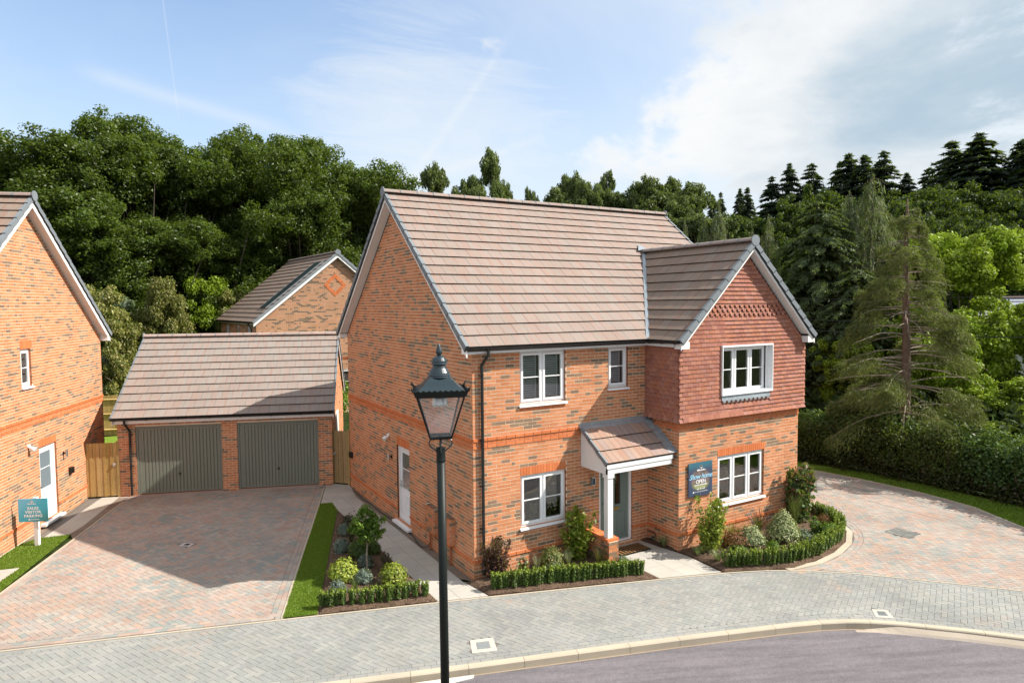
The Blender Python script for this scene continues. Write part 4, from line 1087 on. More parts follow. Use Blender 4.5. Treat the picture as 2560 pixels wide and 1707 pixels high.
    a, b = V3((4.516, -.25, EZ+.028)), V3((6.886, 2.56, 7.20+.028)); 
    for sg in (1, -1):
        A, B = a.copy(), b.copy()
        if sg < 0: A.x = 9.256
        m.poly([A+V3((-.05*sg, .0, .02)), A+V3((.03*sg, -.04, .035)), B+V3((.03*sg, -.04, .035)), B+V3((-.05*sg, 0, .02))])
    m.poly([(6.64, 2.50, 7.25), (6.886, 2.78, 7.47), (7.13, 2.50, 7.25), (6.886, 2.46, 7.30)])
    m.build('valley_lead', 'lead', roof)
    # bargeboards, soffits, fascias
    m = MB()
    def barge(sl_, a, out, b0, b1, th=.025, hgt=.13, drop=.085):
        """board hung under the rake at distance a along the eave"""
        p0, p1 = sl_.P(a, b0, -.0), sl_.P(a, b1, -.0); dn = -Z
        u_ = sl_.u*out
        m.box(p0+dn*drop, u_*th, p1-p0, dn*hgt)
    def rsoffit(sl_, a, out, b0, b1, wd, drop=.19):
        p0, p1 = sl_.P(a, b0), sl_.P(a, b1); u_ = sl_.u*out
        m.box(p0-Z*drop, u_*wd, p1-p0, -Z*.012)
    for sl_ in (front, rear): barge(sl_, 0.02, 1, .03, SL); rsoffit(sl_, .045, 1, .33, SL-.05, .215)
    barge(rear, 9.50, 1, .06, SL)
    barge(front, 9.50, 1, 3.8, SL)
    for sl_ in (wl, wr): barge(sl_, .02, 1, .03, WL); rsoffit(sl_, .045, 1, .36, WL-.05, .215)
    # box ends at the eaves
    for x0, x1, y0, y1 in ((-.235, -.004, -.157, .0), (-.235, -.004, DP, DP+.157)): m.bar(x0, x1, y0, y1, 4.752, 4.87)
    for x0, x1 in ((4.56, 4.80), (8.97, 9.21)): m.bar(x0, x1, -1.315, -1.08, 4.72, 4.88)
    m.bar(-.21, 4.56, -.155, -.135, 4.755, 4.87); m.bar(-.0, 4.75, -.135, .0, 4.755, 4.77)
    m.bar(4.56, 4.58, -1.1, -.135, 4.755, 4.87); m.bar(4.58, 4.77, -1.08, -.135, 4.755, 4.77)
    m.bar(9.19, 9.21, -1.1, DP, 4.755, 4.87); m.bar(9.0, 9.19, -1.08, DP, 4.755, 4.77)
    m.bar(-.21, 9.2, DP+.135, DP+.155, 4.755, 4.87)
    m.build('bargeboard', 'white_paint', H)
    gutter(H, (-.27, -.225, 4.895), (4.53, -.225, 4.875), brackets=.85); gutter(H, (4.49, -.225, 4.875), (4.49, -1.28, 4.895), brackets=.5)
    dp = downpipe(H, (.26, -.225, 4.85), (.14+.06, -.05))
    m = MB()
    for z in (4.3, 2.95, 2.0, 1.1): m.tube([(.2, -.05, z-.012), (.2, -.05, z+.012)], .042, 10); m.bar(.13, .2, -.05, -.02, z-.012, z+.012)
    m.build('pipe_clips', 'black_plastic', dp)
    # ---------------- porch canopy
    cz0, cz1 = 2.30, 2.93; cy = .93; cx0, cx1 = 2.72, 4.67
    cs = Slope((cx0, -cy-.03, cz0), X3, V3((0, cy-.05, cz1-cz0)), Z); CL = V3((0, cy-.05, cz1-cz0)).length
    m = MB(); m.prism([cs.P(0, 0, -.004), cs.P(1.95, 0, -.004), cs.P(1.95, CL, -.004), cs.P(0, CL, -.004)], -cs.n*.06, (1, 1, 1), True)
    can = m.build('porch_canopy', 'dark_panel', H)
    p2 = Pieces(can)
    tiling(p2, 'canopy_tile', can, cs, [(0, 0), (1.95, 0), (1.95, CL), (0, CL)], CL/3, .165, [(.31, .215, .17), (.30, .225, .20), (.33, .23, .18), (.28, .21, .185), (.31, .20, .15)], 3, bond=.0)
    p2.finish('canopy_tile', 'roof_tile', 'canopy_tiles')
    verge(can, cs, 0, -1, 0, CL, CL/3, .09, .03)
    m = MB()
    m.bar(cx0+.03, cx1, -cy-.02, -cy+.005, 2.19, 2.29); m.bar(cx0+.03, cx1-.02, -cy+.0, -cy+.03, 2.07, 2.20)      # two-step fascia
    m.prism([(cx0+.03, -cy+.0, 2.07), (cx0+.03, -cy, 2.25), (cx0+.03, .0, 2.94), (cx0+.03, .0, 2.07)], V3((.03, 0, 0)), (1, 1, 1), True)    # cheek
    m.prism([(cx0+.024, -cy+.1, 2.22), (cx0+.024, -.0, 2.86), (cx0+.024, -.0, 2.78), (cx0+.024, -cy+.1, 2.12)], V3((.006, 0, 0)), (1, 1, 1), True)
    m.bar(cx0+.06, cx1, -cy+.03, .0, 2.07, 2.085)
    m.build('canopy_boards', 'white_paint', can)
    m = MB()
    m.bar(cx0-.02, W1, -.012, -.001, 2.93, 3.05); m.prism([(cx0-.04, -.012, 2.985), (W1, -.012, 2.985), (W1, -.17, 2.872), (cx0-.04, -.17, 2.872)], V3((0, 0, .008)), (1, 1, 1), True)
    # soaker and stepped cover flashing against the wing wall
    m.prism([cs.P(1.95-.12, 0, .03), cs.P(2.07, 0, .04), cs.P(2.07, CL, .04), cs.P(1.95-.12, CL, .03)], cs.n*.006, (1, 1, 1), True)
    for i in range(8):
        y0 = -cy-.03+i*.115; zz = cz0+(y0+cy+.03)*(cz1-cz0)/(cy-.05)
        m.prism([(W1-.006, y0, zz-.0), (W1-.006, y0+.115, zz+.08), (W1-.006, y0+.115, zz+.155), (W1-.006, y0+.03, zz+.155)], V3((-.004, 0, 0)), (1, 1, 1), True)
    m.build('lead_flashing', 'lead', can)
    m = MB(); m.bar(2.79, 2.93, -.92, -.78, .66, 2.08); m.bar(2.77, 2.95, -.94, -.76, 1.98, 2.07); m.build('porch_post', 'white_paint', can)
    # dwarf wall and pier under the post
    fp1 = Frame((2.76, -.60, 0), X3, -Y3); m = MB()
    m.bar(2.758, 3.012, -.998, -.732, 0, .60); m.bar(2.788, 2.982, -.732, 0, 0, .60); pier = m.build('dwarf_wall', 'mortar', H)
    p3 = Pieces(H)
    faces = [(Frame((2.75, -1.006, 0), X3, -Y3), .27), (Frame((3.02, -1.006, 0), Y3, X3), .28), (Frame((2.75, -.725, 0), -Y3, -X3), .28), (Frame((2.78, 0, 0), -Y3, -X3), .725), (Frame((2.99, -.725, 0), Y3, X3), .725)]
    for f, L in faces:
        for r in range(8):
            off = (r % 2)*.1125; u = -.225+off
            while u < L:
                a, b = max(0, u), min(L, u+.215); u += .225
                if b-a > .03: piece_on(p3, 'pier_brick', pier, f, a, b, r*.075, r*.075+.065, 0, .02, R.choice(ORANGE+DARKB[:3]))
    for i in range(13):                            # brick-on-edge coping
        y = -.99+i*.075
        x0, x1 = (2.73, 3.04) if i < 4 else (2.76, 3.01)
        p3.add('coping_brick', pier, (x0, y, .66), (x1-x0, 0, 0), (0, .068, 0), (0, 0, -.065), R.choice(BRIGHT))
    p3.finish('pier_brick', 'brick', 'pier_bricks'); p3.finish('coping_brick', 'brick', 'coping_bricks')
    # ---------------- meter box housings on the gable wall
    for (a, b, c, d) in ((.90, 1.42, .48, 1.08), (1.78, 2.28, .46, 1.08)):
        m = MB(); m.box(fg.P(a, c, .115), fg.u*(b-a), Z*(d-c), -fg.n*.115); bx = m.build('meter_housing', 'mortar', H)
        p4 = Pieces(H)
        for f2, L in ((Frame(fg.P(a, 0, .125), Y3, -X3), b-a), (Frame(fg.P(a-.008, 0, .0), -X3, -Y3), .125)):
            for r in range(8):
                u = -.225+(r % 2)*.1125
                while u < L:
                    q0, q1 = max(0, u), min(L, u+.215); u += .225
                    if q1-q0 > .02: piece_on(p4, 'housing_brick', bx, f2, q0, q1, c+r*.075, c+r*.075+.065, 0, .02, R.choice(ORANGE+[(.58, .2, .1)]+DARKB[:2]))
        for i in range(int((b-a)/.075)): p4.add('housing_brick', bx, fg.P(a+i*.075, d, .125), fg.u*.068, -fg.n*.125, -Z*.02, R.choice(BRIGHT))
        p4.finish('housing_brick', 'brick', 'housing_bricks', 60)
    m = MB(); m.tube([fg.P(2.16, .46, .05), fg.P(2.16, -.02, .05)], .022, 8); m.tube([fg.P(1.05, .48, .05), fg.P(1.05, -.02, .05)], .022, 8); m.build('service_pipe', 'brown_pipe', H)
    # wall lights, flood light, black box
    def lamps(f, spots, steel, box, hname, fac=1):
        t = thing('flood_light', 'small white flood light on the '+hname, 'light', f.P(*spots, 0))
        m = MB(); c = f.P(*spots, 0); m.lathe(c, [(.05, 0), (.05, .04), (.03, .05)], 12, ax=(f.u, Z, f.n)); m.lathe(c+f.n*.05-Z*.03, [(.03, 0), (.055, .06), (.062, .13)], 12, ax=(f.u, (f.n*.5+Z*.8).normalized(), (f.n*.8-Z*.5).normalized()))
        m.build('lamp_head', 'white_upvc', t)
        t = thing('wall_light', 'steel cylinder wall light on the '+hname, 'light', f.P(*steel, 0))
        m = MB(); c = f.P(*steel, 0); m.lathe(c, [(.045, 0), (.045, .025)], 12, ax=(f.u, Z, f.n)); m.tube([c+f.n*.02, c+f.n*.06], .015, 6); m.build('mount', 'black_plastic', t)
        m = MB(); m.lathe(c+f.n*.09-Z*.09, [(.034, 0), (.034, .2)], 12); m.build('cylinder_shade', 'steel', t)
        t = thing('outlet_box', 'black weatherproof socket box on the '+hname, 'box', f.P(*box, 0))
        m = MB(); c = f.P(*box, 0); m.box(c-f.u*.085-Z*.085+f.n*.09, f.u*.17, Z*.17, -f.n*.09); m.build('case', 'black_plastic', t)
        m = MB(); m.box(c-f.u*.06-Z*.06+f.n*.10, f.u*.12, Z*.12, -f.n*.012); m.build('lid', 'post_paint', t)
    lamps(fg, (4.97, 2.25), (4.78, 1.70), (8.32, 1.07), 'shaded gable wall of the show house')
    t = thing('wall_light', 'square steel wall light under the porch canopy left of the front door', 'light', fr.P(3.05, 1.62, 0))
    c = fr.P(3.05, 1.60, 0); m = MB()
    m.box(c+Z*.0+fr.n*.10-fr.u*.05, fr.u*.1, Z*.02, -fr.n*.1); m.box(c+Z*.17+fr.n*.10-fr.u*.05, fr.u*.1, Z*.02, -fr.n*.1); m.box(c+fr.u*.035+fr.n*.1, fr.u*.015, Z*.19, -fr.n*.1); m.build('frame', 'steel', t)
    m = MB(); m.box(c+Z*.02-fr.u*.03+fr.n*.05, fr.u*.05, Z*.12, -fr.n*.04); m.build('lens', 'frosted', t)
    # things seen through the ground-floor windows
    t = thing('vase', 'tall cream vase with thin green twigs inside the wing ground-floor window', 'vase', fw.P(2.08, .86, -.32))
    m = MB(); m.lathe(fw.P(2.06, .70, -.34), [(.07, 0), (.10, .15), (.105, .32), (.06, .52), (.035, .58)], 14); m.build('pot', 'ceramic', t, smooth=True)
    m = MB()
    for i in range(9):
        a = R.uniform(0, 6.3); p = fw.P(2.06, 1.26, -.34); q = p+V3((math.cos(a)*R.uniform(.1, .3), math.sin(a)*.1, R.uniform(.25, .6))); m.tube([p, (p+q)/2+Z*.05, q], .003, 4)
        for j in range(6): c = p.lerp(q, .4+.1*j); m.poly([c, c+V3((.025, 0, .012)), c+V3((.03, .005, .035)), c+V3((.004, 0, .03))], (.2, .24, .12))
    m.build('twigs', 'leaf', t)
    t = thing('vase', 'round cream vase with white-green leaves inside the upstairs wing window', 'vase', fw.P(1.93, 3.5, -.3))
    m = MB(); m.lathe(fw.P(1.93, 3.40, -.28), [(.06, 0), (.13, .12), (.15, .26), (.09, .42), (.035, .50), (.04, .54)], 14); m.build('pot', 'ceramic', t, smooth=True)
    m = MB()
    for i in range(14):
        a = R.uniform(-1.2, 1.2); p = fw.P(1.93, 3.92, -.28); q = p+V3((math.sin(a)*.3, R.uniform(-.05, .05), math.cos(a)*.22)); m.tube([p, q], .003, 4)
        for j in range(3): c = p.lerp(q, .5+.2*j); m.poly([c, c+V3((.04, 0, .01)), c+V3((.05, .005, .04)), c+V3((.005, 0, .035))], (.32, .38, .27))
    m.build('leaves', 'leaf', t)
    t = thing('ring_ornament', 'white ring ornament standing inside the ground-floor front window', 'ornament', fr.P(1.26, .98, -.2))
    m = MB(); m.tube([fr.P(1.27+.075*math.cos(k*math.pi/8), 1.10+.09*math.sin(k*math.pi/8), -.2) for k in range(17)], .032, 8); m.build('ring', 'white_paint', t, smooth=True)
    t = thing('potted_plants', 'row of small green potted plants inside the ground-floor front window', 'plants', fr.P(1.8, .98, -.22))
    m = MB()
    for i in range(160):
        c = fr.P(R.uniform(1.45, 2.2), R.uniform(.98, 1.3), R.uniform(-.3, -.18)); s = R.uniform(.02, .04); m.poly([c, c+V3((s, 0, s*.3)), c+V3((s*1.1, .01, s)), c+V3((0, 0, s*.8))], R.choice([(.10, .16, .05), (.16, .2, .08), (.2, .12, .08), (.3, .3, .25)]))
    m.build('leaves', 'leaf', t)
    t = thing('pendant_lamp', 'small lit pendant lamp hanging inside the wing ground-floor window', 'lamp', fw.P(1.6, 1.62, -.75))
    m = MB(); m.tube([fw.P(1.6, 2.2, -.75), fw.P(1.6, 1.66, -.75)], .004, 5); m.build('flex', 'black_plastic', t)
    m = MB(); m.lathe(fw.P(1.6, 1.58, -.75), [(.01, 0), (.035, .03), (.03, .08)], 10); m.build('bulb', 'bulb', t)
    t = thing('sofa', 'grey sofa with a dark throw inside the wing ground-floor window', 'sofa', fw.P(1.6, .4, -1.1))
    m = MB(); m.box(fw.P(1.2, .4, -.9), fw.u*1.9, Z*.5, -fw.n*.8); m.build('seat', 'cover_grey', t)
    m = MB(); m.box(fw.P(1.2, .9, -1.5), fw.u*1.9, Z*.35, -fw.n*.2); m.build('backrest', 'cover_grey', t)
    return fr, fg, fw, hd, half_glazed, lamps, fb
fr, fg, fw, hd, half_glazed, lamps, fb = house()
# ============================================================ GARAGE
GA = rad(-19.6); gu = V3((math.cos(GA), math.sin(GA), 0)); gv = V3((-gu.y, gu.x, 0)); G0 = V3((-6.342, 11.175, 0))
def garage():
    H = thing('garage', 'double garage with two grey-green up-and-over doors and a pinkish tiled roof', 'garage', G0+gu*3.1+gv*3)
    pc = Pieces(H); L = 6.29; D = 5.9; f = Frame(G0, gu, -gv); ez, rz = 2.42, 4.72
    d1, d2 = (.50, 2.96, .03, 2.13), (3.42, 5.86, .03, 2.13)
    p = wall_panel('front_wall', H, f, 0.008, L-.008, -.05, 2.33, [d1, d2])
    brickwork(pc, p, f, lambda z: 0, lambda z: L, 0, 2.32, [d1, d2])
    k = (rz-ez)/(D/2+.25)
    for nm, o, u, n in (('left_wall', G0, gv, -gu), ('right_wall', G0+gu*L, gv, gu)):
        ff = Frame(o, u, n); top = lambda z: 0 if z < 2.36 else (z-2.36)/k
        p = wall_panel(nm, H, ff, 0.008, D, -.05, 2.33, [], [[(0.01, 2.33), (D, 2.33), (D/2, 2.33+k*D/2)]])
        brickwork(pc, p, ff, lambda z: max(.03, top(z)), lambda z: D-top(z), 0, 2.33+k*D/2-.1)
    m = MB(); q = [G0+gv*D, G0+gu*L+gv*D]; m.poly([q[0], q[1], q[1]+Z*2.4, q[0]+Z*2.4]); m.build('rear_wall', 'plain_brick', H)
    pc.finish('brick', 'brick', 'brickwork', 260)
    # ribbed steel doors
    for i, (a, b, c, d) in enumerate((d1, d2)):
        m = MB()
        for q in ((a, a+.06, c, d), (b-.06, b, c, d), (a+.06, b-.06, d-.06, d)): fb(m, f, *q, -.03, -.11)
        m.build('door_frame', 'garage_paint', H)
        m = MB(); x0, x1 = a+.068, b-.068; z0, z1 = c+.02, d-.068
        for q in ((x0, x0+.07, z0, z1), (x1-.07, x1, z0, z1), (x0+.07, x1-.07, z1-.05, z1), (x0+.07, x1-.07, z0, z0+.05)): fb(m, f, *q, -.045, -.08)
        n = 22; w_ = (x1-x0-.14)/n
        for j in range(n):
            s = x0+.07+j*w_; pr = [(0, -.052), (.70, -.052), (.80, -.072), (.90, -.072), (1, -.052)]
            for (ta, oa), (tb, ob) in zip(pr, pr[1:]): m.poly([f.P(s+ta*w_, z0+.05, oa), f.P(s+tb*w_, z0+.05, ob), f.P(s+tb*w_, z1-.05, ob), f.P(s+ta*w_, z1-.05, oa)])
        D_ = m.build('garage_door', 'garage_paint', H)
        m = MB(); cx = (x0+x1)/2-.02; m.lathe(f.P(cx, .62, -.05), [(.035, 0), (.03, .02)], 10, ax=(f.u, Z, f.n)); m.tube([f.P(cx-.04, .62, -.02), f.P(cx+.04, .60, -.02)], .014, 6); m.build('door_handle', 'black_plastic', D_)
        m = MB(); m.box(f.P(a, .0, .02), f.u*(b-a), -f.n*.13, Z*.028, (.38, .31, .28)); m.build('door_sill', 'concrete', H)
    u0, u1 = -.08, L+.08; LL = u1-u0
    sd = gv*(D/2+.25)+Z*(rz-ez); SL = sd.length
    fs = Slope(G0+gu*u0-gv*.25+Z*ez, gu, sd, Z); rs = Slope(G0+gu*u0+gv*(D+.25)+Z*ez, gu, -gv*(D/2+.25)+Z*(rz-ez), Z)
    deck = MB(); reg = [(0, 0), (LL, 0), (LL, SL), (0, SL)]
    for s_ in (fs, rs): deck.prism([s_.P(*q, -.004) for q in reg], -s_.n*.08, (1, 1, 1), True)
    roof = deck.build('roof', 'dark_panel', H)
    tiling(pc, 'roof_tile', roof, fs, reg, SL/11, .30, RT_GAR, 11)
    pc.finish('roof_tile', 'garage_tile', 'roof_tiles', 240)
    tiling(pc, 'rear_tile', roof, rs, reg, SL/11, .30, RT_GAR, 11); pc.finish('rear_tile', 'roof_tile', 'rear_tiles', 0)
    ridge_tiles(roof, fs.P(-.02, SL)+Z*.05, fs.P(LL+.02, SL)+Z*.05, 14, .12, tint=(.34, .27, .24))
    for a_ in (-.03, LL+.01):
        m = MB(); c = fs.P(a_, SL)+Z*.05; m.prism([c+gv*(math.cos(t)*.13)+Z*(math.sin(t)*.12-.02) for t in [2*math.pi*i/14 for i in range(14)]], gu*.02, (1, 1, 1), True); m.build('ridge_end_cap', 'verge_grey', roof)
    for s_ in (fs, rs): verge(roof, s_, 0, -1, 0, SL-.02, SL/11, .1, .03); verge(roof, s_, LL, 1, 0, SL-.02, SL/11, .1, .03)
    m = MB(); o = G0
    m.box(o+gu*(u0+.03)-gv*.16+Z*2.25, gu*(LL-.06), gv*.02, Z*.15); m.box(o+gu*(u0+.03)-gv*.14+Z*2.25, gu*(LL-.06), gv*.14, Z*.012)
    for s_ in (fs, rs):
        for a_ in (.01, LL-.035): m.box(s_.P(a_, .05)-Z*.08, gu*.025, s_.P(a_, SL)-s_.P(a_, .05), -Z*.15)
    m.build('bargeboard', 'white_paint', H)
    gutter(H, G0+gu*(u0-.03)-gv*.225+Z*2.415, G0+gu*(u1+.0)-gv*.225+Z*2.40, brackets=.85)
    t = G0+gu*.28-gv*.225+Z*2.37; m = MB(); w_ = G0+gu*.36-gv*.05
    m.tube([t, t-Z*.10, w_+Z*2.02, w_+Z*1.94, w_+Z*.04], .034, 10)
    dp = m.build('downpipe', 'black_plastic', H)
    m = MB()
    for z in (1.9, .95): m.tube([w_+Z*(z-.012), w_+Z*(z+.012)], .043, 10); m.box(w_+Z*(z-.01)+gu*.03, gu*.05, gv*.05, Z*.02)
    m.build('pipe_clips', 'black_plastic', dp)
    m = MB(); m.box(G0+gu*L+gv*1.6+gu*.0, gu*.05, gv*.9, Z*2.05); m.build('side_door_frame', 'white_upvc', H)
garage()
# ============================================================ LEFT-HAND HOUSE
lv = V3((math.cos(rad(70.3)), math.sin(rad(70.3)), 0)); ln_ = V3((lv.y, -lv.x, 0)); L0 = V3((-7.22, 11.37, 0))+lv*1.52
def left_house():
    H = thing('brick_house', 'sunlit red brick house gable at the left edge with a small upstairs window', 'house', L0-lv*4+ln_*-3)
    pc = Pieces(H); D = 8.62; RY = D/2
    f = Frame(L0-lv*D, lv, ln_)                      # u runs from the front corner (out of frame) to the rear corner
    C = lambda v: v+D-1.52                           # measured distances start at the gate
    door = (C(-2.58), C(-1.66), .14, 2.12); win = (C(-3.25), C(-2.76), 3.78, 4.73)
    ez, rz = 4.885, 8.55; k = (rz-ez)/(RY+.25)
    bands = {5: ('stretcher', .022), 37: ('stretcher', .014), 38: ('header', .006), 39: ('stretcher', .026)}
    sol = [(door[0], door[1]+.02, 2.12, 2.325), (win[0]-.0, win[1]+.06, 4.73, 4.95), (win[0], win[1]+.06, 3.675, 3.78)]
    top = lambda z: 0 if z < 4.85 else (z-4.85)/k
    p = wall_panel('gable_wall', H, f, 0.008, D-.008, -.05, 4.84, [door, win], [[(0.01, 4.84), (D, 4.84), (RY, 4.84+k*RY)]])
    brickwork(pc, p, f, lambda z: top(z), lambda z: D-top(z), 0, 4.84+k*RY-.1, [door, win]+sol, bands)
    soldier(pc, p, f, *sol[0]); soldier(pc, p, f, *sol[1]); soldier(pc, p, f, sol[2][0], sol[2][1], sol[2][2], sol[2][3]-.01, .001)
    pc.finish('brick', 'brick', 'brickwork')
    m = MB(); a, b = L0-ln_*.01, L0-ln_*9; m.poly([a-Z*.05, b-Z*.05, b+Z*4.9, a+Z*4.9]); a, b = f.o-ln_*.01, f.o-ln_*9; m.poly([a-Z*.05, b-Z*.05, b+Z*4.9, a+Z*4.9]); m.build('side_wall', 'plain_brick', H)
    wn, _ = window(H, f, *win, 1, .5, vent=False)
    m = MB()
    for q in ((door[0], door[0]+.07, door[2], door[3]), (door[1]-.07, door[1], door[2], door[3]), (door[0]+.07, door[1]-.07, door[3]-.07, door[3]), (door[0]+.07, door[1]-.07, door[2], door[2]+.05)): fb(m, f, *q, -.05, -.12)
    m.build('door_frame', 'white_upvc', H)
    Dr = half_glazed(H, f, door[0]+.08, door[1]-.08, door[2]+.06, door[3]-.08, 'frosted')
    m = MB(); m.box(f.P(door[0]-.1, .06, .13), f.u*(door[1]-door[0]+.2), Z*.06, -f.n*.2); m.build('door_step', 'white_upvc', H)
    m = MB(); m.tube([f.P(door[0]+.12, 1.08, -.07), f.P(door[0]+.12, 1.08, -.03), f.P(door[0]+.24, 1.08, -.03)], .011, 6); m.build('door_handle', 'steel', Dr)
    # roof
    oh = .24; W_ = 9.3
    sdir = -lv*(RY+.25)+Z*(rz-ez); SL = sdir.length
    rs = Slope(L0+lv*.25+ln_*oh+Z*ez, -ln_, sdir, Z); fs = Slope(f.o-lv*.25+ln_*oh+Z*ez, -ln_, lv*(RY+.25)+Z*(rz-ez), Z)
    deck = MB(); reg = [(0, 0), (W_, 0), (W_, SL), (0, SL)]
    for s_ in (fs, rs): deck.prism([s_.P(*q, -.004) for q in reg], -s_.n*.08, (1, 1, 1), True)
    roof = deck.build('roof', 'dark_panel', H)
    tiling(pc, 'roof_tile', roof, fs, [(0, 0), (2.5, 0), (2.5, SL), (0, SL)], SL/17, .30, RT_BRN, 17); pc.finish('roof_tile', 'roof_tile', 'roof_tiles', 60)
    tiling(pc, 'rear_tile', roof, rs, [(0, 0), (2.5, 0), (2.5, SL), (0, SL)], SL/17, .30, RT_SUN, 17); pc.finish('rear_tile', 'roof_tile', 'rear_tiles', 0)
    ridge_tiles(roof, rs.P(-.03, SL)+Z*.05, rs.P(3, SL)+Z*.05, 7, .13, tint=(.27, .22, .20))
    m = MB(); c = rs.P(-.05, SL)+Z*.05; m.prism([c+lv*(math.cos(t)*.14)+Z*(math.sin(t)*.13-.02) for t in [2*math.pi*i/14 for i in range(14)]], -ln_*.02, (1, 1, 1), True); m.build('ridge_end_cap', 'verge_grey', roof)
    for s_ in (fs, rs): verge(roof, s_, 0, -1, 0, SL-.02, SL/17, .12, .05)
    m = MB()
    for s_ in (fs, rs):
        m.box(s_.P(.02, .05)-Z*.085, s_.u*.025, s_.P(.02, SL)-s_.P(.02, .05), -Z*.17)
        m.box(s_.P(.045, .05)-Z*.21, s_.u*.26, s_.P(.045, SL-.05)-s_.P(.045, .05), -Z*.012)
    c = L0+lv*.0-Z*0; m.box(c+Z*4.70+ln_*.22, lv*.2, -ln_*.25, Z*.17)
    m.build('bargeboard', 'white_paint', H)
    lamps(f, (C(-3.1), 2.27), (C(-1.28), 1.70), (C(-.93), 1.14), 'sunlit gable wall of the left-hand house')
left_house()
# ============================================================ DISTANT HOUSE
FARP = [(.72, .36, .19), (.70, .34, .175), (.74, .38, .20), (.68, .33, .17), (.73, .37, .21)]   # a paler batch of bricks
def far_house():
    H = thing('brick_house', 'brick house behind the garage with a diamond brick pattern and a solar panel strip', 'house', (3.7, 27, 0))
    a = rad(4.6); u = V3((math.cos(a), math.sin(a), 0)); v = V3((-u.y, u.x, 0)); O = V3((-.46, 22.85, 0))+v*.25
    W_ = 8.45; f = Frame(O+u*.22, u, -v); ez, rz = 4.95, 8.56; k = (rz-ez)/(W_/2+.2); pc = Pieces(H); DD = 8.0
    top = lambda z: 0 if z < 4.9 else (z-4.9)/k
    dc = (W_/2-.1, 6.85)
    win = (4.1, 4.9, 1.0, 2.3)
    p = wall_panel('gable_wall', H, f, 0, W_, -.05, 4.9, [win], [[(0, 4.9), (W_, 4.9), (W_/2, 4.9+k*W_/2)]])
    # flemish-like courses; a band of bright bricks makes the diamond
    brickwork(pc, p, f, lambda z: top(z), lambda z: W_-top(z), 0, 4.9+k*W_/2-.1, [win], {38: ('stretcher', .02), 39: ('stretcher', .02)}, dark=.15, pal=FARP)
    pc.finish('brick', 'brick', 'brickwork', 0)
    m = MB(); r0 = .62
    for q in range(4):
        c0 = V3((math.cos(q*math.pi/2), math.sin(q*math.pi/2), 0)); c1 = V3((math.cos((q+1)*math.pi/2), math.sin((q+1)*math.pi/2), 0))
        n = 10
        for i in range(n):
            t0, t1 = i/n+.012, (i+1)/n-.012
            pt = lambda t, r: f.P(dc[0]+(c0.x*(1-t)+c1.x*t)*r, dc[1]+(c0.y*(1-t)+c1.y*t)*r, .02)
            m = MB(); m.prism([pt(t0, r0), pt(t1, r0), pt(t1, r0-.235), pt(t0, r0-.235)], v*.03, R.choice(BRIGHT), True); m.build('diamond_brick', 'brick', p)
    window(H, f, *win, 1, .5, vent=False)
    m = MB(); e = O+u*.22; b = e+v*DD
    fl = Frame(b, -v, -u); wins = [(1.2, 2.1, 3.0, 4.72), (3.9, 4.5, 3.0, 4.72), (6.1, 7.0, 3.0, 4.72)]
    p = wall_panel('side_wall', H, fl, 0, DD-.01, -.05, 4.9, wins)
    brickwork(pc, p, fl, lambda z: 0, lambda z: DD-.03, 2.4, 4.88, wins); pc.finish('brick', 'brick', 'side_brickwork', 0)
    for w_ in wins: window(H, fl, *w_, 2 if w_[1]-w_[0] > .8 else 1, .5, vent=False)
    sd = u*(W_/2+.22)+Z*(rz-ez); SL = sd.length
    s1 = Slope(O-v*.25+Z*ez, v, sd, Z); s2 = Slope(O-v*.25+u*(W_+.44)+Z*ez, v, -u*(W_/2+.22)+Z*(rz-ez), Z); LL = DD+.5
    deck = MB(); reg = [(0, 0), (LL, 0), (LL, SL), (0, SL)]
    for s_ in (s1, s2): deck.prism([s_.P(*q, -.004) for q in reg], -s_.n*.08, (1, 1, 1), True)
    roof = deck.build('roof', 'dark_panel', H)
    tiling(pc, 'roof_tile', roof, s1, reg, SL/16, .30, RT_BRN, 16); pc.finish('roof_tile', 'roof_tile', 'roof_tiles', 80)
    tiling(pc, 'rear_tile', roof, s2, reg, SL/16, .30, RT_BRN, 16); pc.finish('rear_tile', 'roof_tile', 'rear_tiles', 0)
    ridge_tiles(roof, s1.P(-.02, SL)+Z*.05, s1.P(LL, SL)+Z*.05, 18, .12, tint=(.27, .22, .20))
    m = MB(); c = s1.P(-.04, SL)+Z*.05; m.prism([c+u*(math.cos(t)*.15)+Z*(math.sin(t)*.14-.02) for t in [2*math.pi*i/14 for i in range(14)]], v*.02, (1, 1, 1), True); m.build('ridge_end_cap', 'verge_grey', roof)
    for s_ in (s1, s2): verge(roof, s_, 0, -1, 0, SL-.02, SL/16, .12, .05)
    m = MB()
    for s_ in (s1, s2): m.box(s_.P(.02, .05)-Z*.085, s_.u*.025, s_.P(.02, SL)-s_.P(.02, .05), -Z*.17)
    m.box(O+u*.06+Z*4.82-v*.2, u*.02, v*LL, Z*.13)
    m.build('bargeboard', 'white_paint', H)
    gutter(H, O-u*.03-v*.25+Z*4.94, O-u*.03+v*(LL-.25)+Z*4.92, brackets=1.2)
    m = MB(); q = O+u*.15+v*.7; m.tube([q-u*.16+Z*4.88, q+Z*4.6, q+Z*.1], .036, 8); m.build('downpipe', 'black_plastic', H)
    for i in range(2):
        m = MB(); b0 = SL*(.19+.34*i); b1 = b0+SL*.335
        m.prism([s1.P(.55, b0, .075), s1.P(1.65, b0, .075), s1.P(1.65, b1-.02, .075), s1.P(.55, b1-.02, .075)], -s1.n*.04, (1, 1, 1), True)
        m.build('solar_panel', 'solar', roof)
    m = MB()
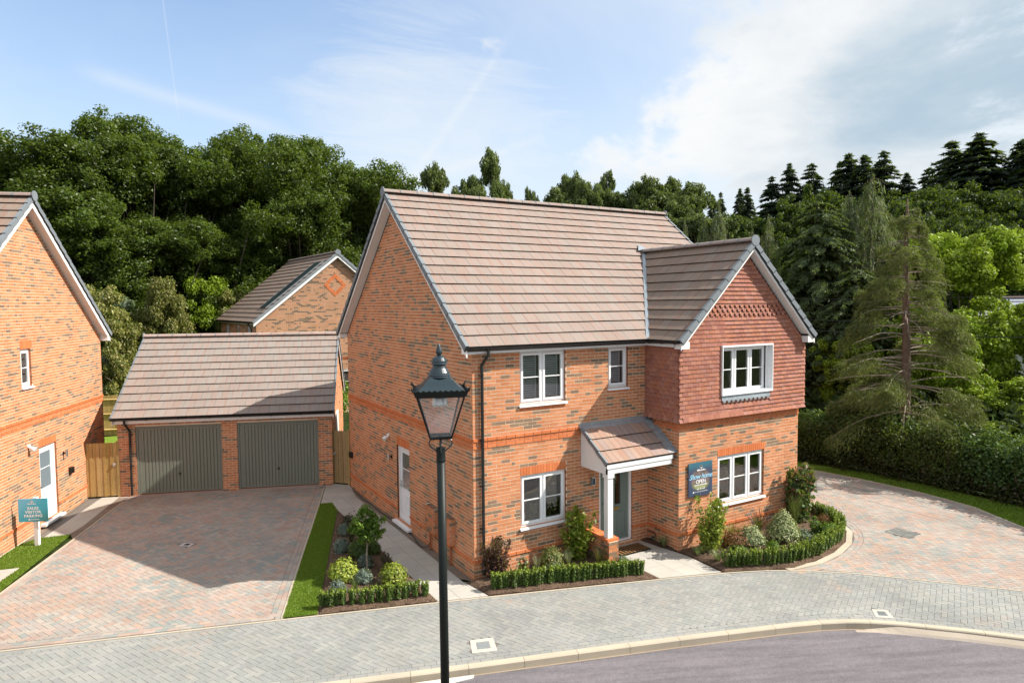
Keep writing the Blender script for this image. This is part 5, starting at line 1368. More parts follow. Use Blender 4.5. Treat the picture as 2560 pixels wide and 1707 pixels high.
    for q in ((.50, .55, SL*.18, SL*.87), (1.65, 1.70, SL*.18, SL*.87)): m.prism([s1.P(q[0], q[2], .08), s1.P(q[1], q[2], .08), s1.P(q[1], q[3], .08), s1.P(q[0], q[3], .08)], -s1.n*.05, (1, 1, 1), True)
    m.build('panel_frame', 'verge_grey', roof)
far_house()
def right_house():
    H = thing('house', 'grey slate roofed house glimpsed behind the bright tree at the right edge', 'house', (33, 1, 0))
    O = V3((29.3, 4.6, 4.1)); u = V3((.16, -1, 0)).normalized(); v = V3((1, .16, 0)).normalized()
    s_ = Slope(O, u, v*3.2+Z*1.75, Z); SL = V3((3.2, 0, 1.75)).length; m = MB(); m.prism([s_.P(0, 0, -.01), s_.P(12, 0, -.01), s_.P(12, SL, -.01), s_.P(0, SL, -.01)], -s_.n*.1, (1, 1, 1), True)
    roof = m.build('roof', 'dark_panel', H)
    pc = Pieces(H)
    tiling(pc, 'slate', roof, s_, [(0, 0), (12, 0), (12, SL), (0, SL)], SL/9, .6, [(.36, .40, .45), (.33, .37, .42), (.38, .41, .46)], 9); pc.finish('slate', 'roof_tile', 'slates', 60)
    ridge_tiles(roof, s_.P(0, SL)+Z*.03, s_.P(12, SL)+Z*.03, 12, .12, tint=(.25, .2, .18))
    m = MB(); m.box(O+v*.3-Z*4.4, u*12, v*6, Z*4.35); m.build('wall', 'plain_brick', H)
    m = MB(); m.box(O-Z*.35, u*12, v*.3, Z*.28); m.build('fascia', 'red_tile', H)
    m = MB(); m.box(O+u*2-Z*1.9+v*.25, u*1.1, v*.06, Z*1.2); m.build('window', 'white_upvc', H)
right_house()
# ============================================================ GATES, FENCE
def gate(name, label, o, u, n, W_, H_, boards, pal, latch):
    t = thing(name, label, 'gate', o)
    m = MB()
    for a in (-.0, W_-.075): m.box(o+u*a+n*.03, u*.075, -n*.075, Z*(H_+.03), (.36, .25, .10))
    m.build('gate_post', 'timber', t)
    w_ = (W_-.16)/boards
    for i in range(boards):
        m = MB(); a = .08+i*w_; q = [(a+.004, .05), (a+w_-.004, .05), (a+w_-.004, H_-.012+R.uniform(-.004, .004)), (a+w_*.5, H_), (a+.004, H_-.012)]
        m.prism([o+u*x+n*(.012+(.01 if i % 2 else 0))+Z*z for x, z in q], -n*.02, R.choice(pal), True); m.build('board', 'timber', t)
    m = MB()
    for z in (.35, 1.4): m.box(o+u*.08+Z*z-n*.02, u*(W_-.16), -n*.035, Z*.09, pal[0])
    m.build('ledge', 'timber', t)
    m = MB(); c = o+u*latch+Z*1.02+n*.035; m.lathe(c, [(.045, 0), (.045, .012)], 12, ax=(u, Z, n)); m.tube([c+n*.02+u*.035*math.cos(k)-Z*(.03+.035*math.sin(k)) for k in [i*math.pi/5 for i in range(11)]], .007, 5); m.build('ring_latch', 'steel', t)
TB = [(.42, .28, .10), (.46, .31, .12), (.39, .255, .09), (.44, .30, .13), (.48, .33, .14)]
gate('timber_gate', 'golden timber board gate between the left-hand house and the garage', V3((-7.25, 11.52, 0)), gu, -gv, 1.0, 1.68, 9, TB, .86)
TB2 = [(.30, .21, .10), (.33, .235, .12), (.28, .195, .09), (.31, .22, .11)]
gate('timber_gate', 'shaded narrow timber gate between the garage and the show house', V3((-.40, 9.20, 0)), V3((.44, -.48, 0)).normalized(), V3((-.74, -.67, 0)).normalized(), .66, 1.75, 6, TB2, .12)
def fence():
    t = thing('timber_fence', 'tall timber fence with posts and rails behind the garage and left-hand house', 'fence', (-5, 22.5, 0))
    o = V3((-9.6, 23.6, 0)); n = 7
    for i in range(n):
        a = o+gu*1.85*i; m = MB(); m.box(a-gu*.05-gv*.06, gu*.1, gv*.1, Z*1.85, (.5, .36, .14)); m.build('fence_post', 'timber', t)
        if i == n-1: break
        for z in (.25, .95, 1.6): m = MB(); m.prism([a+gu*.05+Z*z-gv*.0, a+gu*.05+Z*(z+.04)-gv*.05, a+gu*.05+Z*(z+.08)], gu*1.75, (.46, .32, .12), True); m.build('rail', 'timber', t)
        for j in range(17): m = MB(); m.box(a+gu*(.05+j*.103)+gv*.02+Z*.02, gu*.098, gv*(.018), Z*(1.8+R.uniform(-.01, .01)), R.choice(TB[:3])); m.build('board', 'timber', t)
fence()
# ============================================================ LAMP POST
def lamp_post():
    B = V3((-3.045, -5.175, 0))
    t = thing('street_lamp', 'dark green Victorian style street lamp on a round post in the foreground', 'street lamp', B)
    lean = lambda z: B+V3((-.004*z*CR.x, -.004*z*CR.y, z))
    m = MB(); m.lathe(B+Z*-.0, [(.10, 0), (.10, .9), (.085, .95), (.056, 1.0)], 20); m.tube([lean(1.0), lean(3.99)], [.052, .048], 20); m.build('post', 'post_paint', t, smooth=True)
    m = MB(); c = lean(3.96); m.lathe(c, [(.052, 0), (.056, .02), (.052, .05), (.050, .15), (.056, .155), (.056, .165), (.02, .17)], 20); m.tube([lean(4.1), lean(4.27)], .014, 10); m.build('collar', 'post_paint', t, smooth=False)
    m = MB()
    ra = math.atan2(CR.y, CR.x)+rad(9); e1 = V3((math.cos(ra), math.sin(ra), 0)); e2 = V3((-e1.y, e1.x, 0))
    for s_ in (-1, 1):
        for e in (e1*s_, ):
            p = [lean(4.06)+e*.045, lean(4.085)+e*.05, lean(4.125)+e*.10, lean(4.17)+e*.135, lean(4.205)+e*.125, lean(4.235)+e*.09, lean(4.222)+e*.07, lean(4.21)+e*.085]
            m.tube(p, .0085, 7)
        e = e2*s_; m.tube([lean(4.06)+e*.045, lean(4.1)+e*.10, lean(4.17)+e*.13, lean(4.235)+e*.09], .0085, 7)
    m.build('scroll_bracket', 'steel' if False else 'lantern_paint', t)
    c0 = lean(0); zb, zt = 4.25, 4.745; hb, ht = .118, .262
    lx = lambda s1, s2, h, z: lean(z)+e1*(s1*h)+e2*(s2*h)
    cor = [(-1, -1), (1, -1), (1, 1), (-1, 1)]
    m = MB()
    for i in range(4):
        a, b = cor[i-1], cor[i]
        m.tube([lx(*b, hb, zb), lx(*b, ht, zt)], .0125, 4)
        m.tube([lx(*a, hb, zb+.008), lx(*b, hb, zb+.008)], .014, 4); m.tube([lx(*a, ht, zt), lx(*b, ht, zt)], .014, 4)
    m.prism([lx(*q, hb, zb+.002) for q in cor], -Z*.012, (1, 1, 1), True)
    m.build('lantern_frame', 'post_paint', t)
    for i in range(4):
        a, b = cor[i-1], cor[i]; m = MB(); m.poly([lx(*a, hb-.006, zb+.01), lx(*b, hb-.006, zb+.01), lx(*b, ht-.006, zt-.01), lx(*a, ht-.006, zt-.01)]); m.build('lantern_pane', 'lantern_glass', t)
    m = MB()
    h0 = ht+.02
    for i in range(4):
        a, b = cor[i-1], cor[i]
        m.poly([lx(*a, h0, zt+.0), lx(*b, h0, zt+.0), lx(*b, h0+.022, zt+.062), lx(*a, h0+.022, zt+.062)])
        m.poly([lx(*a, h0-.01, zt-.0), lx(*b, h0-.01, zt-.0), lx(*b, h0, zt+.0), lx(*a, h0, zt+.0)])
        # pierced cresting
        for k in range(9):
            f0, f1 = .06+k*.10, .06+k*.10+.055; p = lx(*a, h0+.022, zt+.062).lerp(lx(*b, h0+.022, zt+.062), f0); q = lx(*a, h0+.022, zt+.062).lerp(lx(*b, h0+.022, zt+.062), f1)
            m.poly([p, q, q+Z*.006, p.lerp(q, .5)+Z*.014, p+Z*.006])
        c = lx(*b, h0+.022, zt+.055); o = (e1*b[0]+e2*b[1]).normalized()
        m.prism([c, c+o*.012+Z*.0, c+o*.03+Z*.055, c+o*.012+Z*.045, c-o*.03+Z*.01], (e1*b[1]-e2*b[0]).normalized()*.006, (1, 1, 1), True)
    m.build('cresting', 'post_paint', t)
    m = MB()
    rt = .105
    for i in range(4):
        a, b = cor[i-1], cor[i]; zs = [(h0+.005, zt+.035), (.20, zt+.105), (.145, zt+.165), (rt*.8, zt+.215)]
        for (ha, za), (hb_, zb_) in zip(zs, zs[1:]): m.poly([lx(*a, ha, za), lx(*b, ha, za), lx(*b, hb_, zb_), lx(*a, hb_, zb_)])
    m.build('lantern_roof', 'lantern_paint', t)
    m = MB(); m.lathe(lean(4.93), [(.135, 0), (.138, .012), (.128, .022), (.130, .034), (.118, .046), (.116, .058), (.085, .11), (.070, .15), (.065, .158)], 24); m.lathe(lean(5.083), [(.092, 0), (.096, .004), (.088, .012), (.085, .04), (.068, .075), (.035, .095), (.022, .10)], 24); m.build('chimney_dome', 'lantern_paint', t, smooth=False)
    m = MB(); m.lathe(lean(5.18), [(.028, 0), (.022, .012), (.036, .022), (.038, .045), (.034, .06), (.026, .09), (.010, .125), (.004, .14)], 18); m.build('finial', 'lantern_paint', t, smooth=True)
    m = MB(); m.lathe(lean(4.60), [(.085, 0), (.10, .03), (.085, .10), (.02, .11)], 20); m.build('lamp_gear', 'steel', t)
lamp_post()
sheet('near_pavement', [(-9.5, -3.2), (-7.0, -4.1), (.5, -6.6), (.5, -14), (-14, -14), (-14, -2)], -.01, 'sand_joint')
# ============================================================ SIGNS
def text(body, size, origin, u, n, col_mat, parent, name='lettering', align='CENTER', shear=0, ext=.0008, bold=0, sp=1.0):
    cu = bpy.data.curves.new(name, 'FONT'); cu.body = body; cu.size = size; cu.align_x = align; cu.align_y = 'CENTER'; cu.extrude = ext; cu.shear = shear; cu.offset = bold; cu.space_character = sp
    tmp = bpy.data.objects.new(name, cu); sc.collection.objects.link(tmp); bpy.context.view_layer.update()
    me = bpy.data.meshes.new_from_object(tmp.evaluated_get(bpy.context.evaluated_depsgraph_get())); bpy.data.objects.remove(tmp)
    me.materials.clear(); me.materials.append(MAT[col_mat])
    o = bpy.data.objects.new(name, me); M_ = Matrix((u, Z, n)).transposed().to_4x4(); M_.translation = origin
    sc.collection.objects.link(o); o.parent = parent; o.matrix_parent_inverse = WM[parent.name].inverted(); o.matrix_basis = M_
    return o
plain('sign_white', (.80, .80, .82), .5); plain('sign_blue', (.30, .62, .85), .5); plain('sign_yellow', (.50, .52, .25), .5)
def m_sign():
    nt = new_mat('sign_cyan'); tcn = nd(nt, 'ShaderNodeTexCoord').outputs['Generated']; s = nd(nt, 'ShaderNodeSeparateXYZ', {0: tcn})
    f = mth(nt, 'ADD', mth(nt, 'MULTIPLY', s.outputs[0], .5), mth(nt, 'MULTIPLY', mth(nt, 'SUBTRACT', 1.0, s.outputs[2]), .5))
    c = mixc(nt, smooth(nt, f, .1, .55), (.15, .50, .72), (.05, .40, .54)); c = mixc(nt, smooth(nt, f, .55, 1), c, (.04, .20, .20))
    outp(nt, nd(nt, 'ShaderNodeBsdfPrincipled', {'Base Color': c, 'Roughness': .45}).outputs[0])
    nt = new_mat('sign_photo'); tcn = nd(nt, 'ShaderNodeTexCoord').outputs['Generated']; s = nd(nt, 'ShaderNodeSeparateXYZ', {0: tcn}); z = s.outputs[2]; x = s.outputs[0]
    n1 = nz(nt, 6, 5, .7, tcn); n2 = nz(nt, 14, 4, .7, tcn)
    c = mixc(nt, smooth(nt, z, .72, .95), (.045, .065, .12), (.04, .14, .19))
    pic = mixc(nt, smooth(nt, n1, .42, .58), (.10, .08, .075), (.20, .15, .15)); pic = mixc(nt, smooth(nt, mth(nt, 'SUBTRACT', .40, z), -.02, .1), pic, mixc(nt, n2, (.15, .16, .04), (.26, .27, .14)))
    pic = mixc(nt, smooth(nt, n2, .55, .65), pic, (.06, .08, .06))
    dx = mth(nt, 'DIVIDE', mth(nt, 'SUBTRACT', x, .5), .42); dz = mth(nt, 'DIVIDE', mth(nt, 'SUBTRACT', z, .48), .34)
    r = mth(nt, 'ADD', mth(nt, 'POWER', mth(nt, 'ABSOLUTE', dx), 2.5), mth(nt, 'POWER', mth(nt, 'ABSOLUTE', dz), 2.5))
    c = mixc(nt, smooth(nt, r, 1.1, .5), c, pic)
    outp(nt, nd(nt, 'ShaderNodeBsdfPrincipled', {'Base Color': c, 'Roughness': .35}).outputs[0])
m_sign()
def tree_logo(parent, c, u, n, s, mat='sign_white'):
    """little tree emblem over a line of tiny letters too small to read"""
    m = MB()
    rg = random.Random(5)
    for i in range(9):
        a = math.pi*(i/8); p = c+u*(math.cos(a)*s*.33)+Z*(s*.25+math.sin(a)*s*.25)
        m.prism([p+u*(math.cos(k)*s*.17)+Z*(math.sin(k)*s*.17) for k in [i_*math.pi/4 for i_ in range(8)]], n*.001, (1, 1, 1), True)
    m.prism([c-u*s*.06+Z*s*.35, c+u*s*.06+Z*s*.35, c+u*s*.10-Z*s*.18, c-u*s*.10-Z*s*.18], n*.001, (1, 1, 1), True)
    x = -1.25
    while x < 1.25:
        w_ = rg.uniform(.10, .17); h = rg.choice((.24, .24, .36)); p = c+u*(x*s)-Z*s*.55
        m.prism([p, p+u*w_*s, p+u*w_*s+Z*h*s, p+Z*h*s], n*.001, (1, 1, 1), True); x += w_+.05
    m.build('emblem', mat, parent)
def tiny_line(parent, c, u, n, L, h, mat, name='small_print', seed=1):
    rg = random.Random(seed); m = MB(); x = -L/2
    while x < L/2:
        w_ = rg.uniform(.5, .9)*h; hh = h*rg.choice((1, 1, 1.35)); p = c+u*x
        m.prism([p, p+u*w_, p+u*w_+Z*hh, p+Z*hh], n*.001, (1, 1, 1), True); x += w_+h*(.35 if rg.random() < .8 else 1)
    m.build(name, mat, parent)
def signs():
    B = V3((-8.09, 7.39, 0)); a = rad(-24); u = V3((math.cos(a), math.sin(a), 0)); n = V3((u.y, -u.x, 0))
    t = thing('sign_board', 'turquoise SALES VISITOR PARKING sign on a white post on the grass', 'sign', B)
    m = MB(); m.box(B-u*.045-n*.01, u*.09, -n*.09, Z*1.2); m.build('post', 'white_paint', t)
    m = MB(); m.box(B-u*.36+n*.018+Z*.62, u*.66, Z*.56, -n*.02); m.build('board', 'sign_cyan', t)
    c = B-u*.03+n*.0195
    for i, s in enumerate(('SALES', 'VISITOR', 'PARKING')): text(s, .092, c+Z*(.945-.093*i)-u*.0, u, n, 'sign_white', t, bold=.0022, sp=1.08)
    tree_logo(t, c+Z*1.085-u*.02, u, n, .075); tiny_line(t, c+Z*.665+u*.03, u, n, .18, .016, 'sign_white')
    m = MB(); q = c+Z*.673-u*.09; m.prism([q+u*.02*math.cos(k)+Z*.02*math.sin(k) for k in [i*math.pi/5 for i in range(10)]], n*.001, (1, 1, 1), True); m.build('dot_symbol', 'sign_white', t)
    # wall sign
    O = V3((5.42, -PW, 0)); u, n = X3, -Y3
    t = thing('wall_sign', 'dark blue Show home OPEN sign screwed to the brick wing wall', 'sign', O+Z*1.64)
    m = MB(); m.box(O-u*.385+n*.045+Z*1.245, u*.77, Z*.79, -n*.012); m.build('board', 'sign_photo', t)
    c = O+n*.0455
    for x, z in ((-.35, 1.28), (.35, 1.28), (-.35, 2.0), (.35, 2.0), (0, 1.275)):
        m = MB(); m.lathe(O+u*x+Z*z, [(.011, 0), (.011, .05)], 8, ax=(u, Z, n)); m.build('screw', 'steel', t)
    tree_logo(t, c+Z*1.89+u*.02, u, n, .105)
    text('Show home', .165, c+Z*1.70+u*.0, u, n, 'sign_blue', t, shear=.45, bold=.001, sp=.92)
    text('OPEN', .125, c+Z*1.575+u*.01, u, n, 'sign_white', t, bold=.0012)
    tiny_line(t, c+Z*1.485, u, n, .40, .026, 'sign_white', seed=2); tiny_line(t, c+Z*1.44, u, n, .36, .022, 'sign_yellow', seed=3); tiny_line(t, c+Z*1.395, u, n, .24, .026, 'sign_white', seed=4)
    tiny_line(t, c+Z*1.335+u*.02, u, n, .42, .012, 'sign_white', seed=5)
    m = MB(); q = c+Z*1.342-u*.23; m.prism([q+u*.02*math.cos(k)+Z*.02*math.sin(k) for k in [i*math.pi/5 for i in range(10)]], n*.001, (1, 1, 1), True); m.build('dot_symbol', 'sign_white', t)
signs()
# door mat, hose
def small_things():
    t = thing('doormat', 'patterned brown doormat in front of the green front door', 'mat', (3.86, -.32, .02))
    m = MB(); m.bar(3.45, 4.35, -.58, -.12, .013, .028); m.build('mat_base', 'post_paint', t)
    m = MB()
    for i in range(9):
        for j in range(5):
            x, y = 3.49+i*.095, -.55+j*.085
            m.prism([(x+.04+.034*math.cos(k), y+.04+.034*math.sin(k), .031) for k in [q*math.pi/3+(.5 if (i+j) % 2 else 0) for q in range(6)]], V3((0, 0, -.004)), (.28, .14, .05), True)
    m.build('mat_pattern', 'timber', t)
    t = thing('hose', 'black garden hose lying in the gravel along the shaded gable wall', 'hose', (-.1, 3, .02))
    pts = [(-.09, 7.9, .03), (-.14, 7.0, .03), (-.08, 6.2, .03), (-.13, 5.4, .03), (-.07, 4.6, .03), (-.12, 3.9, .03), (-.08, 3.2, .03), (-.17, 2.6, .03), (-.20, 2.3, .04), (-.12, 2.17, .08), (-.055, 2.16, .16)]
    m = MB(); sp = []
    for i in range(len(pts)-1):
        for k in range(5):
            f = k/5; sp.append(V3(pts[i]).lerp(V3(pts[i+1]), f)+V3((.012*math.sin((i+f)*2.4), 0, 0)))
    m.tube(sp+[V3(pts[-1])], .011, 6); m.build('hose_pipe', 'black_plastic', t)
    t = thing('hose', 'coiled dark hose end on the soil beside the front door step', 'hose', (4.5, -.2, .1))
    m = MB(); m.tube([(4.62+.13*math.cos(k*.6)*(1-k*.02), -.28+.1*math.sin(k*.6), .05+.018*k) for k in range(16)], .014, 6); m.build('hose_pipe', 'black_plastic', t)
small_things()
# ============================================================ VEGETATION
def np_dirs(rg, n):
    v = rg.normal(size=(n, 3)); return v/np.linalg.norm(v, axis=1, keepdims=True)
def leaf_quads(rg, pos, nrm, size, el=1.5, axis=None):
    """rhombic leaves at pos facing nrm; axis: preferred long direction"""
    n = len(pos); nrm = nrm/np.linalg.norm(nrm, axis=1, keepdims=True)
    a = np_dirs(rg, n) if axis is None else axis+rg.normal(size=(n, 3))*.25
    a = a-nrm*(a*nrm).sum(1, keepdims=True); a /= np.linalg.norm(a, axis=1, keepdims=True)+1e-9; b = np.cross(nrm, a)
    s = (size*rg.uniform(.65, 1.3, n))[:, None]; q = np.empty((n, 4, 3))
    q[:, 0] = pos-a*s*.5*el; q[:, 1] = pos-b*s*.5; q[:, 2] = pos+a*s*.5*el; q[:, 3] = pos+b*s*.5
    q[:, 1] += nrm*s*.12; q[:, 3] += nrm*s*.12
    return q
def clumps(rg, C, Rr, per, size, tints, flat=.75, up=.35, el=1.5, hollow=.3, axis=None, vary=.18, cv=.15):
    Q, T = [], []
    for c, r in zip(C, Rr):
        n = max(6, int(per*r*r)) ; d = np_dirs(rg, n); rr = r*(hollow+(1-hollow)*rg.uniform(0, 1, n)**.6)*(1+rg.normal(0, .08, n))
        p = np.array(c)+d*rr[:, None]*np.array([1, 1, flat]); nm = d*.7+np_dirs(rg, n)*.75+np.array([0, 0, up])
        Q.append(leaf_quads(rg, p, nm, size, el, axis)); t = np.array(tints)[rg.integers(0, len(tints), n)]
        T.append(t*rg.uniform(1-vary, 1+vary, (n, 1))*rg.uniform(1-cv, 1+cv))
    return np.concatenate(Q), np.concatenate(T)
def limb_mesh(rg, h, th, r0, targets, mat_tint=(1, 1, 1), wig=.04):
    m = MB(); pts = [V3((rg.normal(0, wig*h*k/5*.3), rg.normal(0, wig*h*k/5*.3), th*k/5)) for k in range(6)]; pts[0] = V3((0, 0, -.4))
    m.tube(pts, [r0*(1.25 if k == 0 else 1-.09*k) for k in range(6)], 8)
    for c in targets:
        c = V3(c); s = pts[rg.integers(2, 6)] if c.z > th*.6 else pts[rg.integers(1, 4)]
        mid = s.lerp(c, .5)+V3((0, 0, -.08*(c-s).length))+V3(rg.normal(0, .12, 3))*(c-s).length*.3
        r = r0*.38*rg.uniform(.6, 1.1); m.tube([s, s.lerp(mid, .6), mid, mid.lerp(c, .6), c], [r, r*.8, r*.6, r*.4, r*.15], 5, caps=False)
    return m
PROTO = {}
def make_tree(key, name, seed, h, r, n, cr, per, size, tints, th=.45, zc=.62, zr=.40, r0=.3, bark='bark', flat=.75, shape='round', nl=26, el=1.5, axis=None, up=.35, lobes=0):
    """prototype meshes (trunk, crown) of a tree standing at the origin"""
    rg = np.random.default_rng(seed); C = []
    tries = 0
    while len(C) < n and tries < 20000:
        tries += 1
        d = np_dirs(rg, 1)[0]; rr = rg.uniform(.35, 1)**.45
        if shape == 'cone': 
            zz = rg.uniform(.12, 1.0); w_ = r*(1-zz)**.7; a = rg.uniform(0, 6.28); k = rg.uniform(.5, 1); p = np.array([math.cos(a)*w_*k, math.sin(a)*w_*k, h*zz*.97])
        else: p = np.array([d[0]*rr*r, d[1]*rr*r, h*zc+d[2]*rr*h*zr])
        if p[2] < h*.16: continue
        # lobed outline
        an = math.atan2(p[1], p[0]); lob = 1+.16*math.sin(3*an+seed)+.10*math.sin(5*an+2*seed+p[2]*.6)
        p[0] *= lob; p[1] *= lob
        C.append(p)
    C = np.array(C); Rr = rg.uniform(cr*.65, cr*1.25, len(C))
    if lobes:                                    # boughs carrying many small sprays, dense on the outside and open between
        D, RD = [], []
        for c, r_ in zip(C, Rr):
            for k in range(lobes):
                d = np_dirs(rg, 1)[0]; q = c+d*r_*rg.uniform(.45, 1.05)*np.array([1, 1, .85])+rg.normal(0, .08, 3)
                D.append(q); RD.append(rg.uniform(.34, .78)*cr/1.9)
        C, Rr, per = np.array(D), np.array(RD), (per or 430)
    Q, T = clumps(rg, C, Rr, per, size, tints, flat, up, el, axis=axis)
    me_t = limb_mesh(rg, h, h*th, r0, [C[i] for i in rg.choice(len(C), min(nl, len(C)), replace=False)])
    PROTO[key] = (name, Q, T, me_t, bark); return key
def place_tree(key, loc, label, cat='tree', group=None, s=(1, 1, 1), rz=0, mesh_cache={}):
    name, Q, T, tm, bark = PROTO[key]
    t = thing(name, label, cat, loc, rz, group)
    if key not in mesh_cache:
        c = quads_mesh('crown', Q, T, 'leaf', t, world=False); k = tm.build('trunk', bark, t, smooth=True, world=False); mesh_cache[key] = (c.data, k.data); parts = [c, k]
    else:
        parts = []
        for nm, me in zip(('crown', 'trunk'), mesh_cache[key]):
            o = bpy.data.objects.new(nm, me); link(o, t, False); parts.append(o)
    for o in parts: o.scale = s
    return t
G_OAK = [(0.052, 0.086, 0.01), (0.068, 0.107, 0.013), (0.04, 0.07, 0.008), (0.088, 0.127, 0.021), (0.056, 0.09, 0.013)]
G_HILL = [(0.029, 0.057, 0.009), (0.037, 0.067, 0.012), (0.023, 0.047, 0.009)]
for i in range(5): make_tree('oak%d' % i, 'oak_tree', 11+i, 18, 4.9, 19, 2.0, 0, .125, G_OAK, .5, .60, .41, .30, nl=60, flat=.9, lobes=40)
TREES = [(-11.8, 37.6, 16.4), (-11.3, 45.7, 18.6), (-9.1, 37.8, 17.6), (-6.3, 43.9, 20.9), (-4.4, 38.5, 18.9), (-2.7, 47.8, 21), (-1.7, 39.7, 19), (.2, 42.5, 20.3), (2.1, 39.3, 18.8), (5.0, 42.8, 20.4), (5.5, 36.6, 18.5), (8.2, 42.0, 20.3), (9.0, 37.7, 19.6), (-15, 39.3, 15.6), (-9.8, 36, 14.8), (0.2, 35.8, 14.8), (5.2, 35.8, 12.8), (-5.0, 36.0, 13.8), (2.6, 36.2, 11.6), (8.6, 36.0, 11.6), (-13.5, 36.0, 13.5)]
rt = random.Random(4)
back = sorted([t for t in TREES if t[1] > 36.4], key=lambda t: (t[0]+6.2)/(t[1]+12)); frontr = sorted([t for t in TREES if t[1] <= 36.4], key=lambda t: (t[0]+6.2)/(t[1]+12))
for row, nm in ((back, 'tall dark green oak, %s from the left along the skyline behind the garage'), (frontr, 'lower leafy oak, %s from the left in the front row of the wood')):
    for i, (x, y, h) in enumerate(row):
        w_ = rt.uniform(.9, 1.12)*(1.0 if row is back else .82)
        place_tree('oak%d' % rt.randrange(5), (x, y, TH(x, y)-.2), nm % ordn(i), 'tree', 'oaks in the wood behind the houses', (w_, w_, (h-TH(x, y))/20.2), rt.uniform(0, 6.3))
# deep wood behind (one mass)
def mass(name, label, pts, size, per, tints, seed, flat=.8):
    rg = np.random.default_rng(seed); Q, T = clumps(rg, [p[:3] for p in pts], [p[3] for p in pts], per, size, tints, flat)
    o = quads_mesh(name, Q, T, 'leaf', None, 'stuff'); tag(o, label, 'foliage'); return o
rg = random.Random(9); pts = []
for i in range(150): x = rg.uniform(-22, 26); pts.append((x, rg.uniform(52, 60)+abs(x)*.1, rg.uniform(1, 13), rg.uniform(1.6, 2.6)))
mass('distant_wood', 'dark mass of woodland seen deep between the oak trunks', pts, .5, 60, [(.03, .055, .012), (.045, .075, .016)], 3)
pts = [(rg.uniform(-17, 14), rg.uniform(32.5, 36), rg.uniform(.3, 4.6), rg.uniform(.9, 1.6)) for i in range(130)]
mass('undergrowth', 'dark undergrowth beneath the oaks behind the fence', pts, .24, 150, [(.04, .07, .015), (.05, .085, .02), (.035, .05, .012)], 5)
# garden trees beyond the fence
make_tree('goldbush', 'flowering_shrub', 31, 6.6, 1.9, 110, .46, 1300, .085, [(.22, .21, .05), (.15, .165, .04), (.27, .245, .09), (.10, .13, .025)], .35, .55, .42, .09, nl=14)
make_tree('bright', 'maple_tree', 33, 7.2, 1.9, 90, .5, 1200, .10, [(.18, .27, .012), (.22, .31, .02), (.13, .21, .01)], .4, .58, .40, .1, nl=14)
place_tree('goldbush', (-7.0, 26.5, 0), 'olive-gold flowering shrub just beyond the left-hand house gable', 'tree', None, (.80, .80, 1.08))
place_tree('goldbush', (-4.0, 29.2, 0), 'round olive-brown flowering shrub between the left-hand house and the bright green maples', 'tree', None, (.74, .74, 1.16), 2)
place_tree('bright', (-1.35, 33.4, 0), 'bright lime green maple left of the distant house roof', 'tree', 'bright green maples', (.80, .80, 1.13))
place_tree('bright', (1.3, 35.0, 0), 'bright lime green maple touching the distant house roof, right of its twin', 'tree', 'bright green maples', (.85, .85, 1.24), 1.3)
make_tree('silver', 'willow_tree', 37, 7, 1.1, 26, .5, 620, .13, [(.17, .21, .13), (.13, .18, .10)], .4, .6, .38, .07, nl=8)
place_tree('silver', (-6.2, 30.5, 0), 'small silvery willow behind the olive-gold shrub', 'tree', None, (1, 1, 1.08))
place_tree('goldbush', (.0, 32.4, 0), 'brownish flowering shrub between the two bright maples', 'tree', None, (.62, .62, 1.08), 4)
make_tree('slitbush', 'garden_shrub', 38, 2.6, .8, 24, .35, 1500, .08, [(.12, .20, .02), (.16, .24, .03)], .3, .5, .4, .04, nl=8)
place_tree('slitbush', (2.2, 19.0, 0), 'light green garden shrub glimpsed between the garage and the show house', 'shrub')
# birches over the ridge
B_T = [(.12, .155, .055), (.14, .18, .065), (.10, .13, .045)]
for i in range(3): make_tree('birch%d' % i, 'birch_tree', 41+i, 18, 2.9, 24, 1.15, 800, .13, B_T, .8, .66, .33, .13, 'pale_bark', 1.5, nl=40, el=2.2, axis=np.array([[0, 0, 1.]]), up=.0, lobes=26)
BI = [(24.5, 56.3, 21.5, 4.5), (29.9, 53.7, 21.8, 4.6), (32.2, 53.7, 19.5, 2.6), (39.1, 59.8, 19.4, 2.0), (37.4, 48.9, 20.4, 4.4), (40.8, 46.4, 19.4, 3.0), (38.8, 41.6, 17.7, 4.6), (41.0, 39.6, 17.6, 4.8), (43.8, 39.7, 17.9, 4.3), (43.9, 36.8, 17.0, 4.8), (33.6, 45.9, 17.0, 4.4), (27.5, 54.5, 18.6, 4.0), (36.0, 43.5, 17.6, 4.2), (42.0, 36.2, 15.6, 4.6), (38.6, 33.5, 14.2, 4.4), (40.5, 31.5, 14.0, 4.6)]
BI.sort(key=lambda t: (t[0]+6.2)/(t[1]+12))
for i, (x, y, zt, w_) in enumerate(BI):
    z0 = TH(x, y)-.3; hh = zt-z0
    place_tree('birch%d' % (i % 3), (x, y, z0), 'grey-green birch, %s from the left rising behind the show house roof ridge' % ordn(i), 'tree', 'birches behind the roof ridge', (w_/4.6, w_/4.6, hh/17.8), rt.uniform(0, 6))
